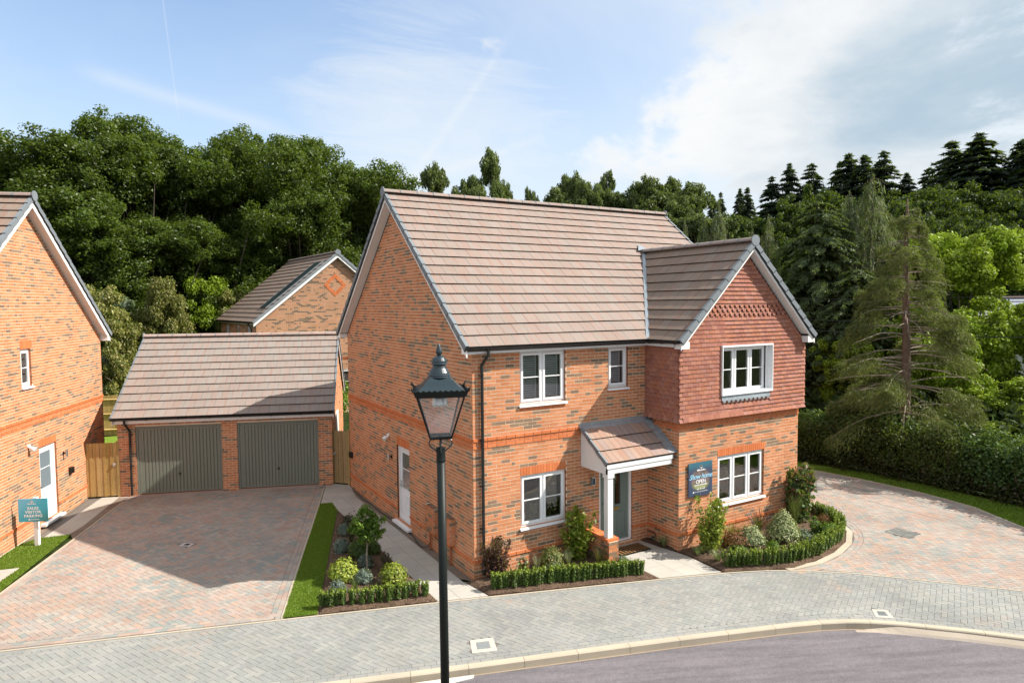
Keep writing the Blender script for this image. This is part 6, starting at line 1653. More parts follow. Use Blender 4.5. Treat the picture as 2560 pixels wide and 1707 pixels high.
# hillside broadleaf trees
for i in range(3): make_tree('hill%d' % i, 'hill_tree', 51+i, 11, 4.6, 260, .65, 420, .16, G_HILL, .4, .55, .44, .25, nl=14)
HI = [(54.8, 31.5, 17.8, 9.0), (49.3, 30.6, 14.4, 6.3), (55.5, 20.9, 15.9, 8.4), (47.8, 14.1, 12.3, 5.6), (46.9, 11.3, 11.8, 5.6), (61.9, 19.3, 16.6, 9.0), (63.1, 15.0, 16.6, 9.0), (50.8, 36.7, 15.7, 6.8), (54.0, 24.6, 15.2, 8.4), (48.4, 23.1, 14.0, 5.6), (44.8, 7.5, 10.4, 5.8), (58, 26, 16, 8), (60, 34, 17.5, 8), (52, 9, 14, 7.5), (57, 12, 15.6, 8), (46, 27, 12, 5.6), (44, 31, 12, 6), (66, 24, 18.0, 9), (64, 30, 18.0, 9), (41.5, 27, 11, 5), (44, 18, 11, 5.4), (52, 16, 13.5, 7), (47, 4.5, 10, 6), (53, 2, 12, 8), (60, 5, 15, 8), (66, 10, 17, 9)]
HI.sort(key=lambda t: (t[0]+6.2)/(t[1]+12))
for i, (x, y, zt, w_) in enumerate(HI):
    z0 = TH(x, y)-.8; hh = zt-z0
    place_tree('hill%d' % (i % 3), (x, y, z0), 'rounded dark green broadleaf tree, %s from the left on the hillside below the spruces' % ordn(i), 'tree', 'broadleaf trees on the hillside', (w_/8.6, w_/8.6, hh/11.3), rt.uniform(0, 6))
# ---- conifers
def conifer(key, name, seed, h, r, whorls, br, per, sz, tints, droop, bark='bark', prof=.85, z0=.08, hang=0, r0=.16, spread=.14, tip=None, bare=0):
    rg = np.random.default_rng(seed); P, A, Nn = [], [], []; m = MB()
    m.tube([(0, 0, -.4), (0, 0, h*.35), (rg.normal(0, .02)*h*.2, 0, h*.7), (rg.normal(0, .02)*h*.3, 0, h*.985)], [r0*1.2, r0*.85, r0*.45, r0*.06], 8)
    for i in range(whorls):
        f = i/(whorls-1); z = h*(z0+(.985-z0)*f); L0_ = r*(1-f)**prof+.12; z += rg.normal(0, h*.012)
        nb = max(3, int(br*(1-f*.5)))
        for b in range(nb):
            a = rg.uniform(0, 6.28); L = L0_*rg.uniform(.7, 1.15); dx = np.array([math.cos(a), math.sin(a), 0])
            pts = [np.array([0, 0, z])+dx*L*t+np.array([0, 0, L*(hang_c(t, droop))]) for t in np.linspace(0, 1, 5)]
            if i % 2 == 0 or bare: m.tube([V3(p) for p in pts], [.035*(1-f*.6), .028*(1-f*.6), .02*(1-f*.6), .012, .005], 4, caps=False)
            n = int(per*L/r)+3; t = rg.uniform(.15+bare*.5, 1.03, n)
            q = np.array([np.interp(t, np.linspace(0, 1, 5), [p[k] for p in pts]) for k in range(3)]).T
            side = np.cross(dx, [0, 0, 1]); off = rg.normal(0, spread, n)*L*(1.1-t)
            q = q+side*off[:, None]+np.array([0, 0, -1])*np.abs(off)[:, None]*.3
            if hang: q[:, 2] -= rg.uniform(0, hang, n)*(.4+t)
            P.append(q); A.append(np.tile(dx*(1-bool(hang))+np.array([0, 0, -.35-1.6*bool(hang)]), (n, 1))+side*np.sign(off)[:, None]*.5*(1-bool(hang))); Nn.append(np_dirs(rg, n)*.6+dx*.5+np.array([0, 0, .5]))
    P, A, Nn = map(np.concatenate, (P, A, Nn)); A = A/np.linalg.norm(A, axis=1, keepdims=True)
    Q = leaf_quads(rg, P, Nn, sz, 3.8 if not hang else 8, A); T = np.array(tints)[rg.integers(0, len(tints), len(P))]*rg.uniform(.75, 1.25, (len(P), 1))
    PROTO[key] = (name, Q, T, m, bark)
def hang_c(t, droop): return droop[0]*t+droop[1]*t*t
SP = [(0.019, 0.036, 0.021), (0.025, 0.044, 0.024), (0.015, 0.029, 0.018)]
for i in range(3): conifer('spruce%d' % i, 'spruce_tree', 61+i, 15, 3.6, 62, 11, 95, .15, SP, (.10, -.34), prof=.8, spread=.27)
SPR = [(78.3, 65.9, 23.6, 3.2), (75.4, 61.6, 22.9, 3.2), (77.3, 59.5, 23.6, 3.8), (74.2, 55.5, 22.8, 3.8), (72.4, 49.8, 23.1, 5.2), (73.7, 48.0, 25.0, 5.0), (75.3, 45.8, 24.6, 5.8), (81.5, 45.7, 25.3, 4.6), (77.9, 42.1, 25.6, 7.8), (77.2, 39.4, 24.7, 6.5), (75.7, 36.1, 24.2, 6.3), (76.9, 33.9, 21.5, 4.8), (78.0, 31.9, 21.8, 5.4), (74.5, 27.7, 23.5, 7.4), (73.8, 24.6, 23.9, 8.4), (76.7, 21.8, 22.8, 7.4), (75.5, 19.6, 23.0, 7.6)]
for i, (x, y, zt, w_) in enumerate(SPR):
    z0 = TH(x, y)-3; hh = zt-z0
    place_tree('spruce%d' % (i % 3), (x, y, z0), 'dark spruce, %s from the left on the hilltop skyline' % ordn(i), 'tree', 'spruces on the hilltop skyline', (w_/3.7, w_/3.7, hh/15), rt.uniform(0, 6))
WP = [(.13, .165, .085), (.17, .20, .10), (.10, .13, .07), (.20, .22, .10)]
for i in range(2): conifer('weep%d' % i, 'weeping_cypress', 71+i, 10.5, 2.2, 50, 9, 120, .034, WP, (.30, -.85), prof=.55, z0=.1, hang=.55, r0=.14, spread=.10)
CY = [(.08, .115, .045), (.11, .145, .055), (.06, .09, .035)]
for i in range(2): conifer('cypress%d' % i, 'cypress_tree', 75+i, 10.5, 2.7, 46, 15, 190, .07, CY, (.22, -.55), prof=.45, z0=.04, hang=.0, r0=.16, spread=.16)
WE = [(28.5, 22.5, 11.5, 1.5, 'w'), (29.3, 21.5, 12, 1.5, 'w'), (30, 20.8, 12.7, 1.8, 'w'), (19.5, 9.2, 9.2, 1.2, 'w'), (20.0, 8.7, 9.7, 1.5, 'w'), (21.0, 6.8, 10.5, 2.6, 'c'), (22.0, 6.0, 10.8, 1.7, 'w'), (22.8, 5.4, 11.5, 2.2, 'w'), (18.6, 7.8, 7.6, 2.3, 'c'), (23.6, 8.4, 9.6, 2.6, 'c'), (20.4, 4.6, 7.4, 2.2, 'c'), (24.6, 5.0, 9.0, 2.6, 'c'), (17.2, 8.6, 6.6, 2.0, 'c')]
wn = {'w': 0, 'c': 0}
for i, (x, y, zt, w_, k) in enumerate(sorted(WE, key=lambda t: (t[0]+6.2)/(t[1]+12))):
    lab = ('drooping weeping cypress, %s from the left behind the wing roof' if k == 'w' else 'dense dark cypress, %s from the left behind the wing gable') % ordn(wn[k]); wn[k] += 1
    key = ('weep%d' if k == 'w' else 'cypress%d') % (i % 2)
    place_tree(key, (x, y, -.1), lab, 'tree', 'weeping cypresses' if k == 'w' else 'dark cypresses', (w_/2.1, w_/2.1, zt/10.4), rt.uniform(0, 6))
def bare_conifer():
    t = thing('sparse_cypress', 'sparse half-bare conifer with pale dead branches and a reddish trunk', 'tree', (16.0, .1, 0))
    rg = np.random.default_rng(8); H_ = 9.05; m = MB(); xk = lambda z: .10*math.sin(z*.6)
    m.tube([(xk(z), 0, z) for z in (-.3, 1.5, 3, 4.5, 6, 7.5, 8.6, H_)], [.19, .165, .145, .12, .095, .065, .04, .012], 10); m.build('trunk', 'red_bark', t, smooth=True, world=False)
    m = MB(); P, A = [], []; D_, tw = [], MB()
    for i in range(128):
        z = 2.0+6.7*(i/128)**.95; f = (z-2)/6.8; L = (2.5 if z > 3.0 else 2.0)*(1-f)**.9*rg.uniform(.75, 1.15)+.3; a = rg.uniform(0, 6.28)
        dx = np.array([math.cos(a), math.sin(a), 0]); up = rg.uniform(.0, .25); dr = rg.uniform(.15, .4)
        pts = [np.array([xk(z), 0, z])+dx*L*s+np.array([0, 0, L*(up*s-dr*s*s)])+rg.normal(0, .02, 3)*s for s in np.linspace(0, 1, 7)]
        m.tube([V3(p) for p in pts], list(np.linspace(.024, .004, 7)*(1.2-f*.6)), 4, caps=False)
        for q in range(3):
            s = rg.uniform(.3, .8); k = int(s*6); p = pts[k]; sd = np.cross(dx, [0, 0, 1])*rg.choice([-1, 1]); e = p+dx*L*.18+sd*L*.16+np.array([0, 0, -.05])
            tw.tube([V3(p), V3(e)], [.007, .003], 3, caps=False)
        gap = math.sin(a*2+z*1.9)+math.sin(a*3-z*2.7+1)
        if gap < -.6 or rg.uniform() < .1: continue
        n = int((430+360*max(0, gap))*L)+60; s = rg.uniform(.30, 1.10, n)**.5
        q = np.array([np.interp(s, np.linspace(0, 1, 7), [p[k] for p in pts]) for k in range(3)]).T; sd = np.cross(dx, [0, 0, 1]); o = rg.normal(0, .13, n)*L**.7
        q = q+sd*o[:, None]; q[:, 2] -= rg.uniform(-.10, .5, n)*rg.uniform(.2, 1, n)+np.abs(o)*.5; P.append(q); A.append(np.tile(dx*.8+np.array([0, 0, -.8]), (n, 1))+sd*np.sign(o)[:, None]*.5)
    m.build('branches', 'pale_bark', t, world=False); tw.build('twigs', 'pale_bark', t, 'stuff', world=False)
    P = np.concatenate(P); A = np.concatenate(A); A /= np.linalg.norm(A, axis=1, keepdims=True); tt = np.array([(.15, .185, .055), (.19, .215, .075), (.115, .145, .045), (.21, .20, .08)])
    quads_mesh('foliage', leaf_quads(rg, P, np_dirs(rg, len(P))+np.array([0, 0, .5]), .018, 7.5, A), tt[rg.integers(0, 4, len(P))]*rg.uniform(.75, 1.25, (len(P), 1)), 'leaf', t, 'stuff', world=False)
bare_conifer()
make_tree('lime', 'lime_tree', 81, 9.4, 3.3, 24, 1.25, 1500, .095, [(0.219, 0.311, 0.014), (0.271, 0.372, 0.027), (0.167, 0.259, 0.013), (0.303, 0.384, 0.055)], .4, .52, .45, .16, nl=30, lobes=26)
place_tree('lime', (24.0, 2.2, -.1), 'tall bright yellow-green lime tree behind the half-bare conifer', 'tree', None, (.95, .95, 1.03))
make_tree('lime2', 'lime_tree', 82, 7.2, 2.8, 20, 1.1, 1500, .095, [(0.209, 0.301, 0.014), (0.251, 0.353, 0.027), (0.146, 0.238, 0.013), (0.293, 0.363, 0.064)], .4, .5, .45, .13, nl=24, lobes=24)
place_tree('lime2', (20.4, 1.8, -.1), 'lower bright green lime tree at the right edge in front of the slate roof', 'tree', None, (.66, .66, .88))
place_tree('lime2', (20.2, -1.4, -.1), 'low bright green lime bush under the slate roof at the right edge', 'tree', None, (.7, .7, .46), 1)
place_tree('lime2', (19.8, 3.6, -.1), 'small bright green lime tree glimpsed left of the half-bare conifer trunk', 'tree', None, (.55, .55, .72), 2)
# ---- boundary hedge
def hedge():
    line = [(13.8, 8.5), (14.6, 5.5), (15.1, 2.9), (15.35, .4), (15.5, -2.0), (15.4, -4.0), (14.95, -6.0), (14.2, -8.2)]
    t = thing('boundary_hedge', 'tall mixed dark green hedge along the right-hand driveway', 'hedge', (15.8, 0, 0))
    rg = np.random.default_rng(12); sp = spline(line, 5); a = resample(sp, .32); P, N_, S = [], [], []; Q, T = [], []
    for i, (x, y) in enumerate(a):
        j = min(i+1, len(a)-1); k = max(i-1, 0); d = np.array([a[j][0]-a[k][0], a[j][1]-a[k][1]]); d /= np.linalg.norm(d); nrm = np.array([-d[1], d[0]])*1.0   # outward, away from the drive
        H_ = 1.62+.22*math.sin(i*.31)+.12*math.sin(i*.83)+(.3 if y < -2 else 0)
        for s_ in range(7):
            z = H_*(.10+.135*s_); w_ = .0+.10*math.sin(i*1.3+s_)
            C = np.array([[x+nrm[0]*(-.15+w_), y+nrm[1]*(-.15+w_), z]]); r = rg.uniform(.22, .36)
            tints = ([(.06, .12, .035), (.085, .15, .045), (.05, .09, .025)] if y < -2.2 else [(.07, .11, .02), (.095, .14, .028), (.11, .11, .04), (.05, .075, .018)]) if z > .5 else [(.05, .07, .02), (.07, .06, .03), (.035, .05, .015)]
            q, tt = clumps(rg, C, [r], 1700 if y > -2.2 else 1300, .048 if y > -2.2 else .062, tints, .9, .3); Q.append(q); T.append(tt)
        for s_ in range(2):
            C = np.array([[x-nrm[0]*-.35+nrm[0]*.5*s_, y+nrm[1]*(.35+.5*s_), H_*rg.uniform(.93, 1.05)]]); q, tt = clumps(rg, C, [rg.uniform(.3, .45)], 700, .08, [(.07, .12, .03), (.09, .145, .04)], .8, .5); Q.append(q); T.append(tt)
    quads_mesh('foliage', np.concatenate(Q), np.concatenate(T), 'leaf', t, 'stuff')
    m = MB()
    for i in range(0, len(a), 2):
        x, y = a[i]
        for k in range(3): m.tube([(x+rg.normal(0, .1)+.05, y+rg.normal(0, .1), -.05), (x+rg.normal(0, .15)-.02, y+rg.normal(0, .15), .7), (x+rg.normal(0, .2), y+rg.normal(0, .2), 1.5)], [.022, .015, .006], 4, caps=False)
    m.build('stems', 'bark', t, 'stuff')
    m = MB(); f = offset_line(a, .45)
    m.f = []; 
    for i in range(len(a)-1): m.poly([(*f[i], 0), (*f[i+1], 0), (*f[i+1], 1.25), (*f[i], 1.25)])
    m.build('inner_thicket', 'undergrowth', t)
hedge()
pts = [(rg.uniform(17.5, 24), rg.uniform(-6, 10), rg.uniform(.3, 2.2), rg.uniform(.5, .9)) for i in range(120)]
mass('scrub', 'dark scrub filling the ground behind the boundary hedge', pts, .15, 330, [(.045, .075, .018), (.06, .09, .025)], 15)
# ---- overhead cables
for i, (za, zb, r) in enumerate(((6.35, 6.3, .009), (5.55, 5.45, .009), (5.2, 4.95, .013))):
    t = thing('overhead_cable', ['uppermost thin overhead cable', 'middle thin overhead cable', 'thicker lowest overhead cable'][i]+' crossing in front of the right-hand trees', 'cable', (20, 0, za), 0, 'overhead cables')
    a, b = V3((17.0, 13.0, za)), V3((18.0, -9.0, zb)); m = MB(); m.tube([a.lerp(b, k/12)-Z*(.5*(1-(2*k/12-1)**2)) for k in range(13)], r, 5); m.build('wire', 'black_plastic', t)
# ============================================================ GARDEN PLANTS
BZ = .075
def proto_plant(key, name, fn): PROTO[key] = (name, fn); 
PM = {}
def put(key, loc, label, cat='shrub', group=None, s=1.0, rz=None, sz=None):
    name, fn = PROTO[key]; t = thing(name, label, cat, loc, R.uniform(0, 6.28) if rz is None else rz, group)
    if key not in PM:
        PM[key] = [o for o in fn(t)]; parts = PM[key]; PM[key] = [(o.name.split('.')[0], o.data, o.get('kind')) for o in parts]
    else:
        parts = []
        for nm, me, kd in PM[key]:
            o = bpy.data.objects.new(nm, me); link(o, t, False); parts.append(o)
            if kd: o['kind'] = kd
    for o in parts: o.scale = (s, s, sz or s)
    return t
def stems(n, h, r, spread, seed, base=.02, mat='bark'):
    rg = random.Random(seed); m = MB()
    for i in range(n):
        a = rg.uniform(0, 6.28); x, y = math.cos(a)*base, math.sin(a)*base; e = V3((math.cos(a)*spread*rg.random(), math.sin(a)*spread*rg.random(), h*rg.uniform(.7, 1)))
        m.tube([(x, y, -.03), V3((x, y, 0)).lerp(e, .5)+V3((0, 0, .03)), e], [r, r*.8, r*.4], 5, caps=False)
    return m
def box_plant(seed, hgt=.29, wid=.085):
    def fn(t):
        rg = np.random.default_rng(seed); P, Nn, A = [], [], []
        for k in range(13):
            a = rg.uniform(0, 6.28); rr = wid*math.sqrt(rg.uniform(0, 1)); H_ = hgt*rg.uniform(.82, 1.12); n = 62
            z = rg.uniform(.06, 1, n)*H_; an = rg.uniform(0, 6.28, n); ro = .026*(1-.3*z/H_)
            x = math.cos(a)*rr*(.65+.5*z/H_)+np.cos(an)*ro; y = math.sin(a)*rr*(.65+.5*z/H_)+np.sin(an)*ro
            P.append(np.stack([x, y, z], 1)); Nn.append(np.stack([np.cos(an), np.sin(an), np.full(n, .7)], 1)+np_dirs(rg, n)*.5); A.append(np.stack([np.cos(an)*.5, np.sin(an)*.5, np.ones(n)], 1))
        P, Nn, A = map(np.concatenate, (P, Nn, A)); A /= np.linalg.norm(A, axis=1, keepdims=True)
        f = np.clip((P[:, 2]/hgt-.78)/.3, 0, 1)[:, None]
        T = (np.array([.075, .125, .018])*(1-f)+np.array([.26, .34, .04])*f)*rg.uniform(.7, 1.3, (len(P), 1))
        return [quads_mesh('foliage', leaf_quads(rg, P, Nn, .023, 1.7, A), T, 'leaf', t, world=False), stems(7, hgt*.7, .004, wid*.6, seed).build('stems', 'bark', t, world=False)]
    return fn
for i in range(4): proto_plant('box%d' % i, 'box_plant', box_plant(100+i))
for i in range(3): proto_plant('boxr%d' % i, 'box_plant', box_plant(110+i, .31, .12))
def mound(seed, r, h, size, n, tints, flat=1, el=1.6, fuzz=.1, nst=6, name='foliage', squash=1.0, cone=0):
    def fn(t):
        rg = np.random.default_rng(seed); d = np_dirs(rg, n); d[:, 2] = np.abs(d[:, 2])*1.0-.25*(rg.uniform(0, 1, n)<.3)
        rr = (1-rg.uniform(0, 1, n)**2.2*.55)*(1+rg.normal(0, fuzz, n)); lob = 1+.09*np.sin(d[:, 0]*7+seed)*np.cos(d[:, 1]*6+d[:, 2]*5)
        p = d*(rr*lob)[:, None]; wz = np.clip(p[:, 2], -.3, 1.2)
        k = 1-cone*np.clip(wz, 0, 1)
        P = np.stack([p[:, 0]*r*k, p[:, 1]*r*k, h*.28+wz*h*.72], 1)
        T = np.array(tints)[rg.integers(0, len(tints), n)]*rg.uniform(.78, 1.22, (n, 1))
        return [quads_mesh(name, leaf_quads(rg, P, d+np_dirs(rg, n)*.55+np.array([0, 0, .25]), size, el), T, 'leaf', t, world=False), stems(nst, h*.7, .005, r*.6, seed).build('stems', 'bark', t, world=False)]
    return fn
def tall(seed, h, w_, size, n, tints, leaders=6, el=1.8, lean=.2, stem='bark', low=.15, clus=.05):
    """open upright shrub: leafy leaders rising from the base"""
    def fn(t, leaders=int(leaders*2.2)):
        rg = np.random.default_rng(seed); P, Nn = [], []; m = MB()
        for k in range(leaders):
            a = rg.uniform(0, 6.28); H_ = h*(1 if k == 0 else rg.uniform(.5, .95)); R_ = w_*rg.uniform(.3, 1)*(0.4 if k == 0 else 1)
            pts = [np.array([math.cos(a)*R_*s**.8, math.sin(a)*R_*s**.8, H_*s]) for s in np.linspace(0, 1, 6)]
            m.tube([V3(p) for p in pts], list(np.linspace(.009, .003, 6)), 5, caps=False)
            nn = n//leaders; s = rg.uniform(low, 1.02, nn)
            q = np.array([np.interp(s, np.linspace(0, 1, 6), [p[j] for p in pts]) for j in range(3)]).T
            q += np_dirs(rg, nn)*(w_*.42*rg.uniform(.1, 1.25, nn)*(1.2-s*.8))[:, None]; P.append(q); Nn.append(np_dirs(rg, nn)+np.array([0, 0, .6]))
        P = np.concatenate(P); Nn = np.concatenate(Nn); T = np.array(tints)[rg.integers(0, len(tints), len(P))]*rg.uniform(.75, 1.25, (len(P), 1))
        return [quads_mesh('foliage', leaf_quads(rg, P, Nn, size, el), T, 'leaf', t, world=False), m.build('stems', stem, t, world=False)]
    return fn
def tuft(seed, h, r, n, tints, wd=.006, stiff=.5):
    """grassy clump of arching blades"""
    def fn(t):
        rg = np.random.default_rng(seed); Q, T = [], []
        for i in range(n):
            a = rg.uniform(0, 6.28); L = h*rg.uniform(.6, 1.15); o = r*rg.uniform(.15, 1)**.8; dx = np.array([math.cos(a), math.sin(a), 0]); sd = np.array([-dx[1], dx[0], 0])*wd; tt = np.array(tints[rg.integers(0, len(tints))])*rg.uniform(.8, 1.2)
            f = lambda s: dx*(.02+o*s**(1+stiff))+np.array([0, 0, L*(s-(.45*(1-stiff))*s*s)])
            ss = [0, .35, .7, 1.0]
            for s0, s1 in zip(ss, ss[1:]):
                w0, w1 = 1-s0*.6, max(.12, 1-s1*.95); Q.append([f(s0)-sd*w0, f(s0)+sd*w0, f(s1)+sd*w1, f(s1)-sd*w1]); T.append(tt)
        return [quads_mesh('blades', np.array(Q), np.array(T), 'leaf', t, world=False)]
    return fn
P_ = proto_plant
P_('gold', 'golden_shrub', mound(201, .27, .40, .034, 2900, [(.33, .38, .05), (.26, .34, .04), (.40, .42, .09), (.18, .26, .03)]))
P_('santolina', 'santolina', mound(202, .145, .23, .02, 1500, [(.17, .22, .18), (.21, .26, .21), (.13, .18, .15)], el=3.0, fuzz=.14))
P_('green', 'round_shrub', mound(203, .20, .36, .026, 2400, [(.07, .12, .025), (.10, .16, .03), (.05, .09, .02)]))
P_('choisya', 'round_shrub', mound(204, .24, .44, .026, 2600, [(.15, .19, .045), (.20, .23, .07), (.10, .14, .035), (.24, .20, .08)], fuzz=.12))
P_('redlow', 'dark_shrub', mound(205, .15, .22, .028, 420, [(.06, .05, .035), (.045, .07, .03), (.09, .04, .035)], fuzz=.25))
P_('darklow', 'low_plant', tall(206, .30, .10, .022, 240, [(.05, .06, .03), (.07, .08, .03), (.09, .06, .04)], 6))
P_('variegated', 'variegated_shrub', mound(207, .29, .42, .030, 2700, [(.36, .38, .20), (.28, .33, .15), (.42, .44, .26), (.16, .22, .08)], cone=.25))
P_('cream', 'variegated_shrub', mound(208, .40, .72, .032, 4200, [(.42, .45, .22), (.34, .40, .17), (.48, .50, .28), (.18, .25, .09)], cone=.45))
P_('heather', 'red_shrub', mound(209, .27, .36, .022, 1500, [(.28, .11, .055), (.22, .10, .05), (.14, .12, .03), (.33, .15, .08)], fuzz=.2, el=2.2))
P_('lavender', 'grey_green_plant', mound(210, .18, .24, .02, 1000, [(.16, .21, .14), (.20, .25, .17), (.12, .17, .09)], fuzz=.22, el=3))
P_('fern', 'green_perennial', mound(211, .18, .30, .018, 1500, [(.11, .20, .02), (.14, .24, .03), (.08, .15, .015)], fuzz=.2, el=2.8))
P_('hosta', 'leafy_plant', mound(212, .22, .17, .075, 130, [(.08, .14, .03), (.11, .18, .045), (.16, .2, .09)], fuzz=.15, el=1.5))
P_('leafy', 'leafy_shrub', tall(213, .46, .22, .060, 330, [(.08, .15, .02), (.12, .20, .04), (.06, .11, .02), (.2, .25, .1)], 7))
P_('smallgreen', 'leafy_plant', tall(214, .36, .16, .06, 130, [(.10, .18, .02), (.13, .2, .03), (.18, .07, .04)], 6))
P_('nandina', 'upright_shrub', tall(215, 1.18, .40, .045, 2200, [(.17, .25, .02), (.22, .30, .03), (.12, .19, .015), (.30, .30, .05)], 8, 2.2, low=.08))
P_('yellowshrub', 'upright_shrub', tall(216, 1.28, .44, .05, 2300, [(.26, .31, .04), (.20, .27, .03), (.33, .36, .06), (.14, .2, .03)], 8, 1.6, low=.08))
P_('photinia', 'climbing_shrub', tall(217, 1.45, .42, .07, 2300, [(.07, .12, .035), (.09, .15, .04), (.22, .09, .05), (.14, .17, .07), (.06, .10, .03)], 12, 1.8, low=.1))
P_('purple', 'purple_leaf_shrub', tall(218, .90, .34, .038, 2700, [(.11, .045, .035), (.15, .065, .05), (.08, .03, .028), (.19, .10, .085)], 11, 1.4, low=.02))
P_('phormium', 'dark_phormium', tuft(219, .62, .33, 62, [(.055, .032, .032), (.08, .045, .04), (.04, .025, .028)], .014, .75))
P_('feather', 'feather_grass', tuft(220, .42, .16, 150, [(.30, .32, .18), (.22, .27, .12), (.38, .37, .25)], .0028, .6))
P_('sedge', 'striped_sedge', tuft(221, .26, .22, 140, [(.17, .24, .08), (.30, .33, .2), (.12, .19, .05)], .004, .35))
P_('yellowgrass', 'yellow_grass', tuft(222, .45, .34, 330, [(.26, .28, .05), (.20, .25, .04), (.30, .30, .09)], .004, .45))
P_('tallgrass', 'tall_grass', tuft(223, .95, .26, 330, [(.15, .19, .06), (.2, .22, .09), (.11, .15, .05)], .004, .7))
P_('wisp', 'wispy_plant', tuft(224, .34, .16, 60, [(.10, .16, .04), (.14, .19, .06)], .003, .6))
def std_tree(t):
    rg = np.random.default_rng(300); C = []
    while len(C) < 120:
        d = np_dirs(rg, 1)[0]*rg.uniform(.05, 1)**.5; p = np.array([d[0]*.38, d[1]*.38, .98+d[2]*.42*(1 if d[2] > 0 else .75)])
        if d[2] > .5: p[:2] *= .62
        C.append(p)
    Q, T = clumps(rg, C, rg.uniform(.05, .09, 120), 8500, .030, [(.09, .17, .02), (.13, .22, .03), (.06, .12, .015), (.17, .26, .04)], 1, .5, 2.2, .2)
    o = quads_mesh('crown', Q, T, 'leaf', t, world=False); m = MB(); m.tube([(0, 0, -.05), (.01, 0, .3), (-.005, .01, .62), (0, 0, .95)], [.02, .018, .017, .010], 8)
    for c in C[:16]: m.tube([(0, 0, .66), V3((0, 0, .72)).lerp(V3(c), .5), V3(c)], [.008, .005, .002], 4, caps=False)
    return [o, m.build('trunk', 'pale_bark', t, world=False)]
P_('standard', 'standard_tree', std_tree)
# ---- bed beside the lawn
hl = [(-3.04, .37), (-2.93, .30), (-2.83, .27), (-2.71, .24), (-2.54, .17), (-2.36, .10), (-2.20, .04), (-2.04, .0), (-1.89, -.05), (-1.73, -.09), (-1.57, -.13), (-1.38, -.18), (-1.20, -.23)]
for i, (x, y) in enumerate(hl): put('box%d' % (i % 4), (x, y, BZ), 'small dark green box hedge plant, %s from the left in the bed beside the lawn' % ordn(i), 'shrub', 'box plants in the bed beside the lawn', s=R.uniform(.95, 1.12))
put('standard', (-1.79, 1.52, BZ), 'small round-headed green tree on a thin stem in the bed beside the lawn', 'tree')
put('gold', (-2.36, 1.36, BZ), 'golden yellow rounded shrub nearest the lawn strip', s=1.06); put('gold', (-1.53, .66, BZ), 'golden yellow rounded shrub nearest the pale slab path', s=.98)
LG = 'silvery santolina clumps in the bed beside the lawn'
for (x, y), s_, l in (((-1.54, 4.02), 1.12, 'silvery grey santolina clump furthest back, beside the lawn tip'), ((-1.94, 2.92), 1.25, 'silvery grey santolina clump left of the round-headed tree'), ((-1.74, 1.78), 1.1, 'silvery grey santolina clump right behind the thin tree stem'), ((-2.04, .98), 1.12, 'silvery grey santolina clump between the two golden shrubs'), ((-2.66, .72), 1.1, 'silvery grey santolina clump at the left corner behind the box plants'), ((-1.36, .16), .75, 'small silvery santolina clump behind the right end of the box plants')):
    put('santolina', (x, y, BZ), l, 'plant', LG, s=s_)
put('green', (-1.70, 2.36, BZ), 'round mid-green shrub behind the thin stem of the small tree', s=1.15); put('green', (-1.34, 2.42, BZ), 'smaller round green shrub right of the tree stem', s=.8)
put('redlow', (-1.24, 4.6, BZ), 'dark reddish low shrub beside the slab path', s=1.35); put('darklow', (-1.55, 3.45, BZ), 'dark low plant between two santolina clumps', 'plant', s=1.3)
put('darklow', (-1.45, 1.3, BZ), 'dark airy plant left of the slab path', 'plant', s=1.5); put('darklow', (-1.86, .55, BZ), 'brownish low plant behind the middle box plants', 'plant', s=.9); put('wisp', (-2.3, .72, BZ), 'wispy green grass tuft behind the box plants', 'plant')
# ---- bed under the front window
a = [(.12, -.66), (1.1, -.98), (2.1, -1.30), (3.17, -1.70)]; hp = resample(a, .124)
for i, (x, y) in enumerate(hp): put('box%d' % (i % 4), (x+R.uniform(-.01, .01), y+R.uniform(-.02, .02), BZ), 'glossy box hedge plant, %s from the left in the straight hedge under the front window' % ordn(i), 'shrub', 'box plants in the straight hedge under the front window', s=R.uniform(.98, 1.15))
put('purple', (.42, -.22, BZ), 'purple-leaved shrub with pinkish tips at the house corner'); put('smallgreen', (1.02, -.36, BZ), 'small broad-leaved green plant right of the purple shrub', 'plant', s=.9)
put('feather', (1.30, -.40, BZ), 'pale feather grass left of the round shrub', 'plant', s=.95); put('feather', (2.02, -.52, BZ), 'pale feather grass right of the round shrub', 'plant', s=.95)
put('choisya', (1.66, -.40, BZ), 'round olive-green shrub under the front window', s=1.0); put('nandina', (2.42, -.30, BZ), 'tall yellow-green upright shrub left of the porch pier', s=1.0)
put('phormium', (2.55, -.95, BZ), 'dark purple strap-leaved phormium beside the porch pier', 'plant', s=.85); put('lavender', (2.97, -1.22, BZ), 'grey-green low plant in front of the porch pier', 'plant', s=1.0)
put('lavender', (1.52, -.72, BZ), 'grey-green low plant behind the middle of the straight hedge', 'plant', s=.9); put('fern', (1.92, -.85, BZ), 'low bright green plant behind the straight hedge', 'plant', s=.6)
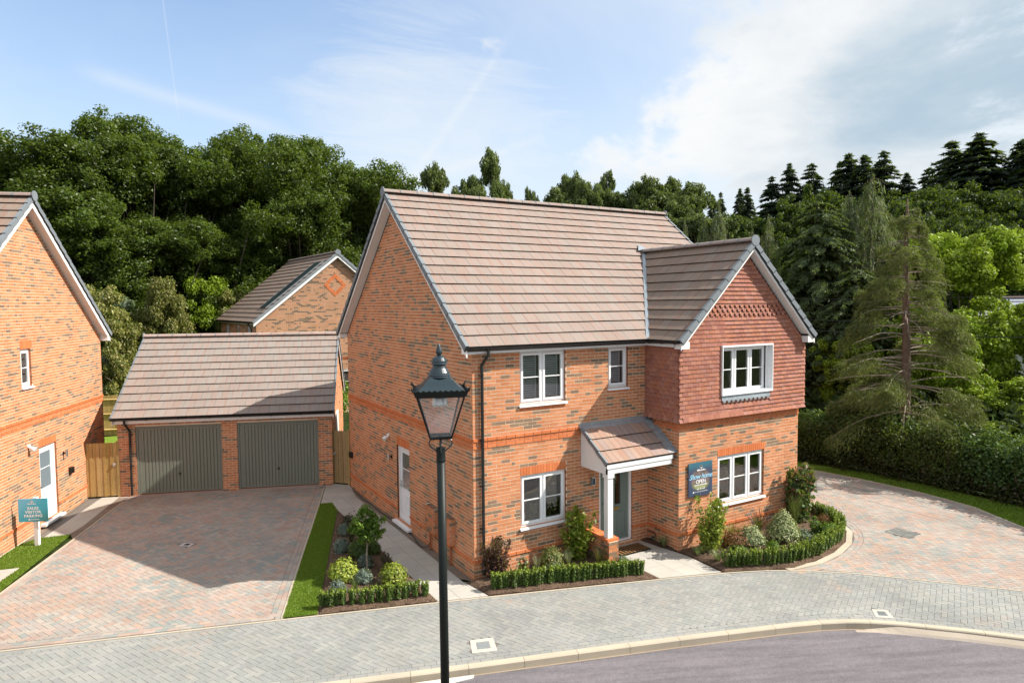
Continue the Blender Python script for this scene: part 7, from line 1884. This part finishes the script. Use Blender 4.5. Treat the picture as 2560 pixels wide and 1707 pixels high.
# ---- bed under the wing
put('sedge', (4.62, -.70, BZ), 'striped sedge tuft against the shaded wing return', 'plant', s=1.2); put('sedge', (4.88, -1.52, BZ), 'striped sedge tuft at the wing corner beside the front path', 'plant', s=1.1); put('sedge', (4.98, -2.02, BZ), 'striped sedge tuft at the left end of the curved hedge', 'plant', s=1.15)
put('yellowshrub', (5.27, -1.48, BZ), 'tall yellow-green upright shrub below the Show home sign'); put('yellowgrass', (6.28, -1.30, BZ), 'yellow-green grass clump under the wing window', 'plant', s=1.0)
put('heather', (5.98, -1.62, BZ), 'russet red low shrub in front of the yellow grass', s=1.1); put('variegated', (6.36, -1.75, BZ), 'cream variegated rounded shrub left of the dark phormium', s=1.1)
put('phormium', (6.92, -1.50, BZ), 'dark purple strap-leaved phormium under the wing window', 'plant', s=1.12); put('cream', (7.18, -2.0, BZ), 'large conical cream variegated shrub under the right of the wing window', s=1.0)
put('photinia', (8.72, -1.28, BZ), 'tall glossy red-tipped shrub at the right corner of the wing', s=1.05); put('tallgrass', (8.3, -1.5, BZ), 'tall feathery grass beside the large cream shrub', 'plant')
put('fern', (6.50, -2.26, BZ), 'low dark green plant in front of the cream shrubs', 'plant', s=.75); put('hosta', (5.70, -1.98, BZ), 'broad-leaved green plant behind the curved hedge', 'plant')
put('lavender', (7.72, -2.2, BZ), 'grey-green plant right of the large cream shrub', 'plant', s=1.1); put('leafy', (8.0, -2.3, BZ), 'broad-leaved green shrub right of the large cream shrub', s=1.1)
put('fern', (8.42, -2.32, BZ), 'bright green feathery plant inside the curved hedge', 'plant', s=1.1); put('heather', (9.2, -1.72, BZ), 'small russet red shrub inside the top of the curved hedge', s=.62)
put('lavender', (7.62, -2.66, BZ), 'grey lavender behind the front of the curved hedge', 'plant', s=1.05); put('lavender', (6.85, -2.66, BZ), 'grey-green plant behind the middle of the curved hedge', 'plant', s=.9)
cv = spline([(4.98, -2.30), (5.3, -2.46), (5.75, -2.68), (6.2, -2.82), (6.7, -2.88), (7.2, -2.87), (7.7, -2.78), (8.2, -2.66), (8.65, -2.48), (9.1, -2.2), (9.42, -1.88), (9.62, -1.55), (9.72, -1.2), (9.7, -.95)], 4); hp = resample(cv, .16)
for i, (x, y) in enumerate(hp): put('boxr%d' % (i % 3), (x+R.uniform(-.015, .015), y+R.uniform(-.02, .02), BZ), 'bushy box hedge plant, %s along the curved hedge from the front path' % ordn(i), 'shrub', 'box plants in the curved hedge', s=R.uniform(.95, 1.12))
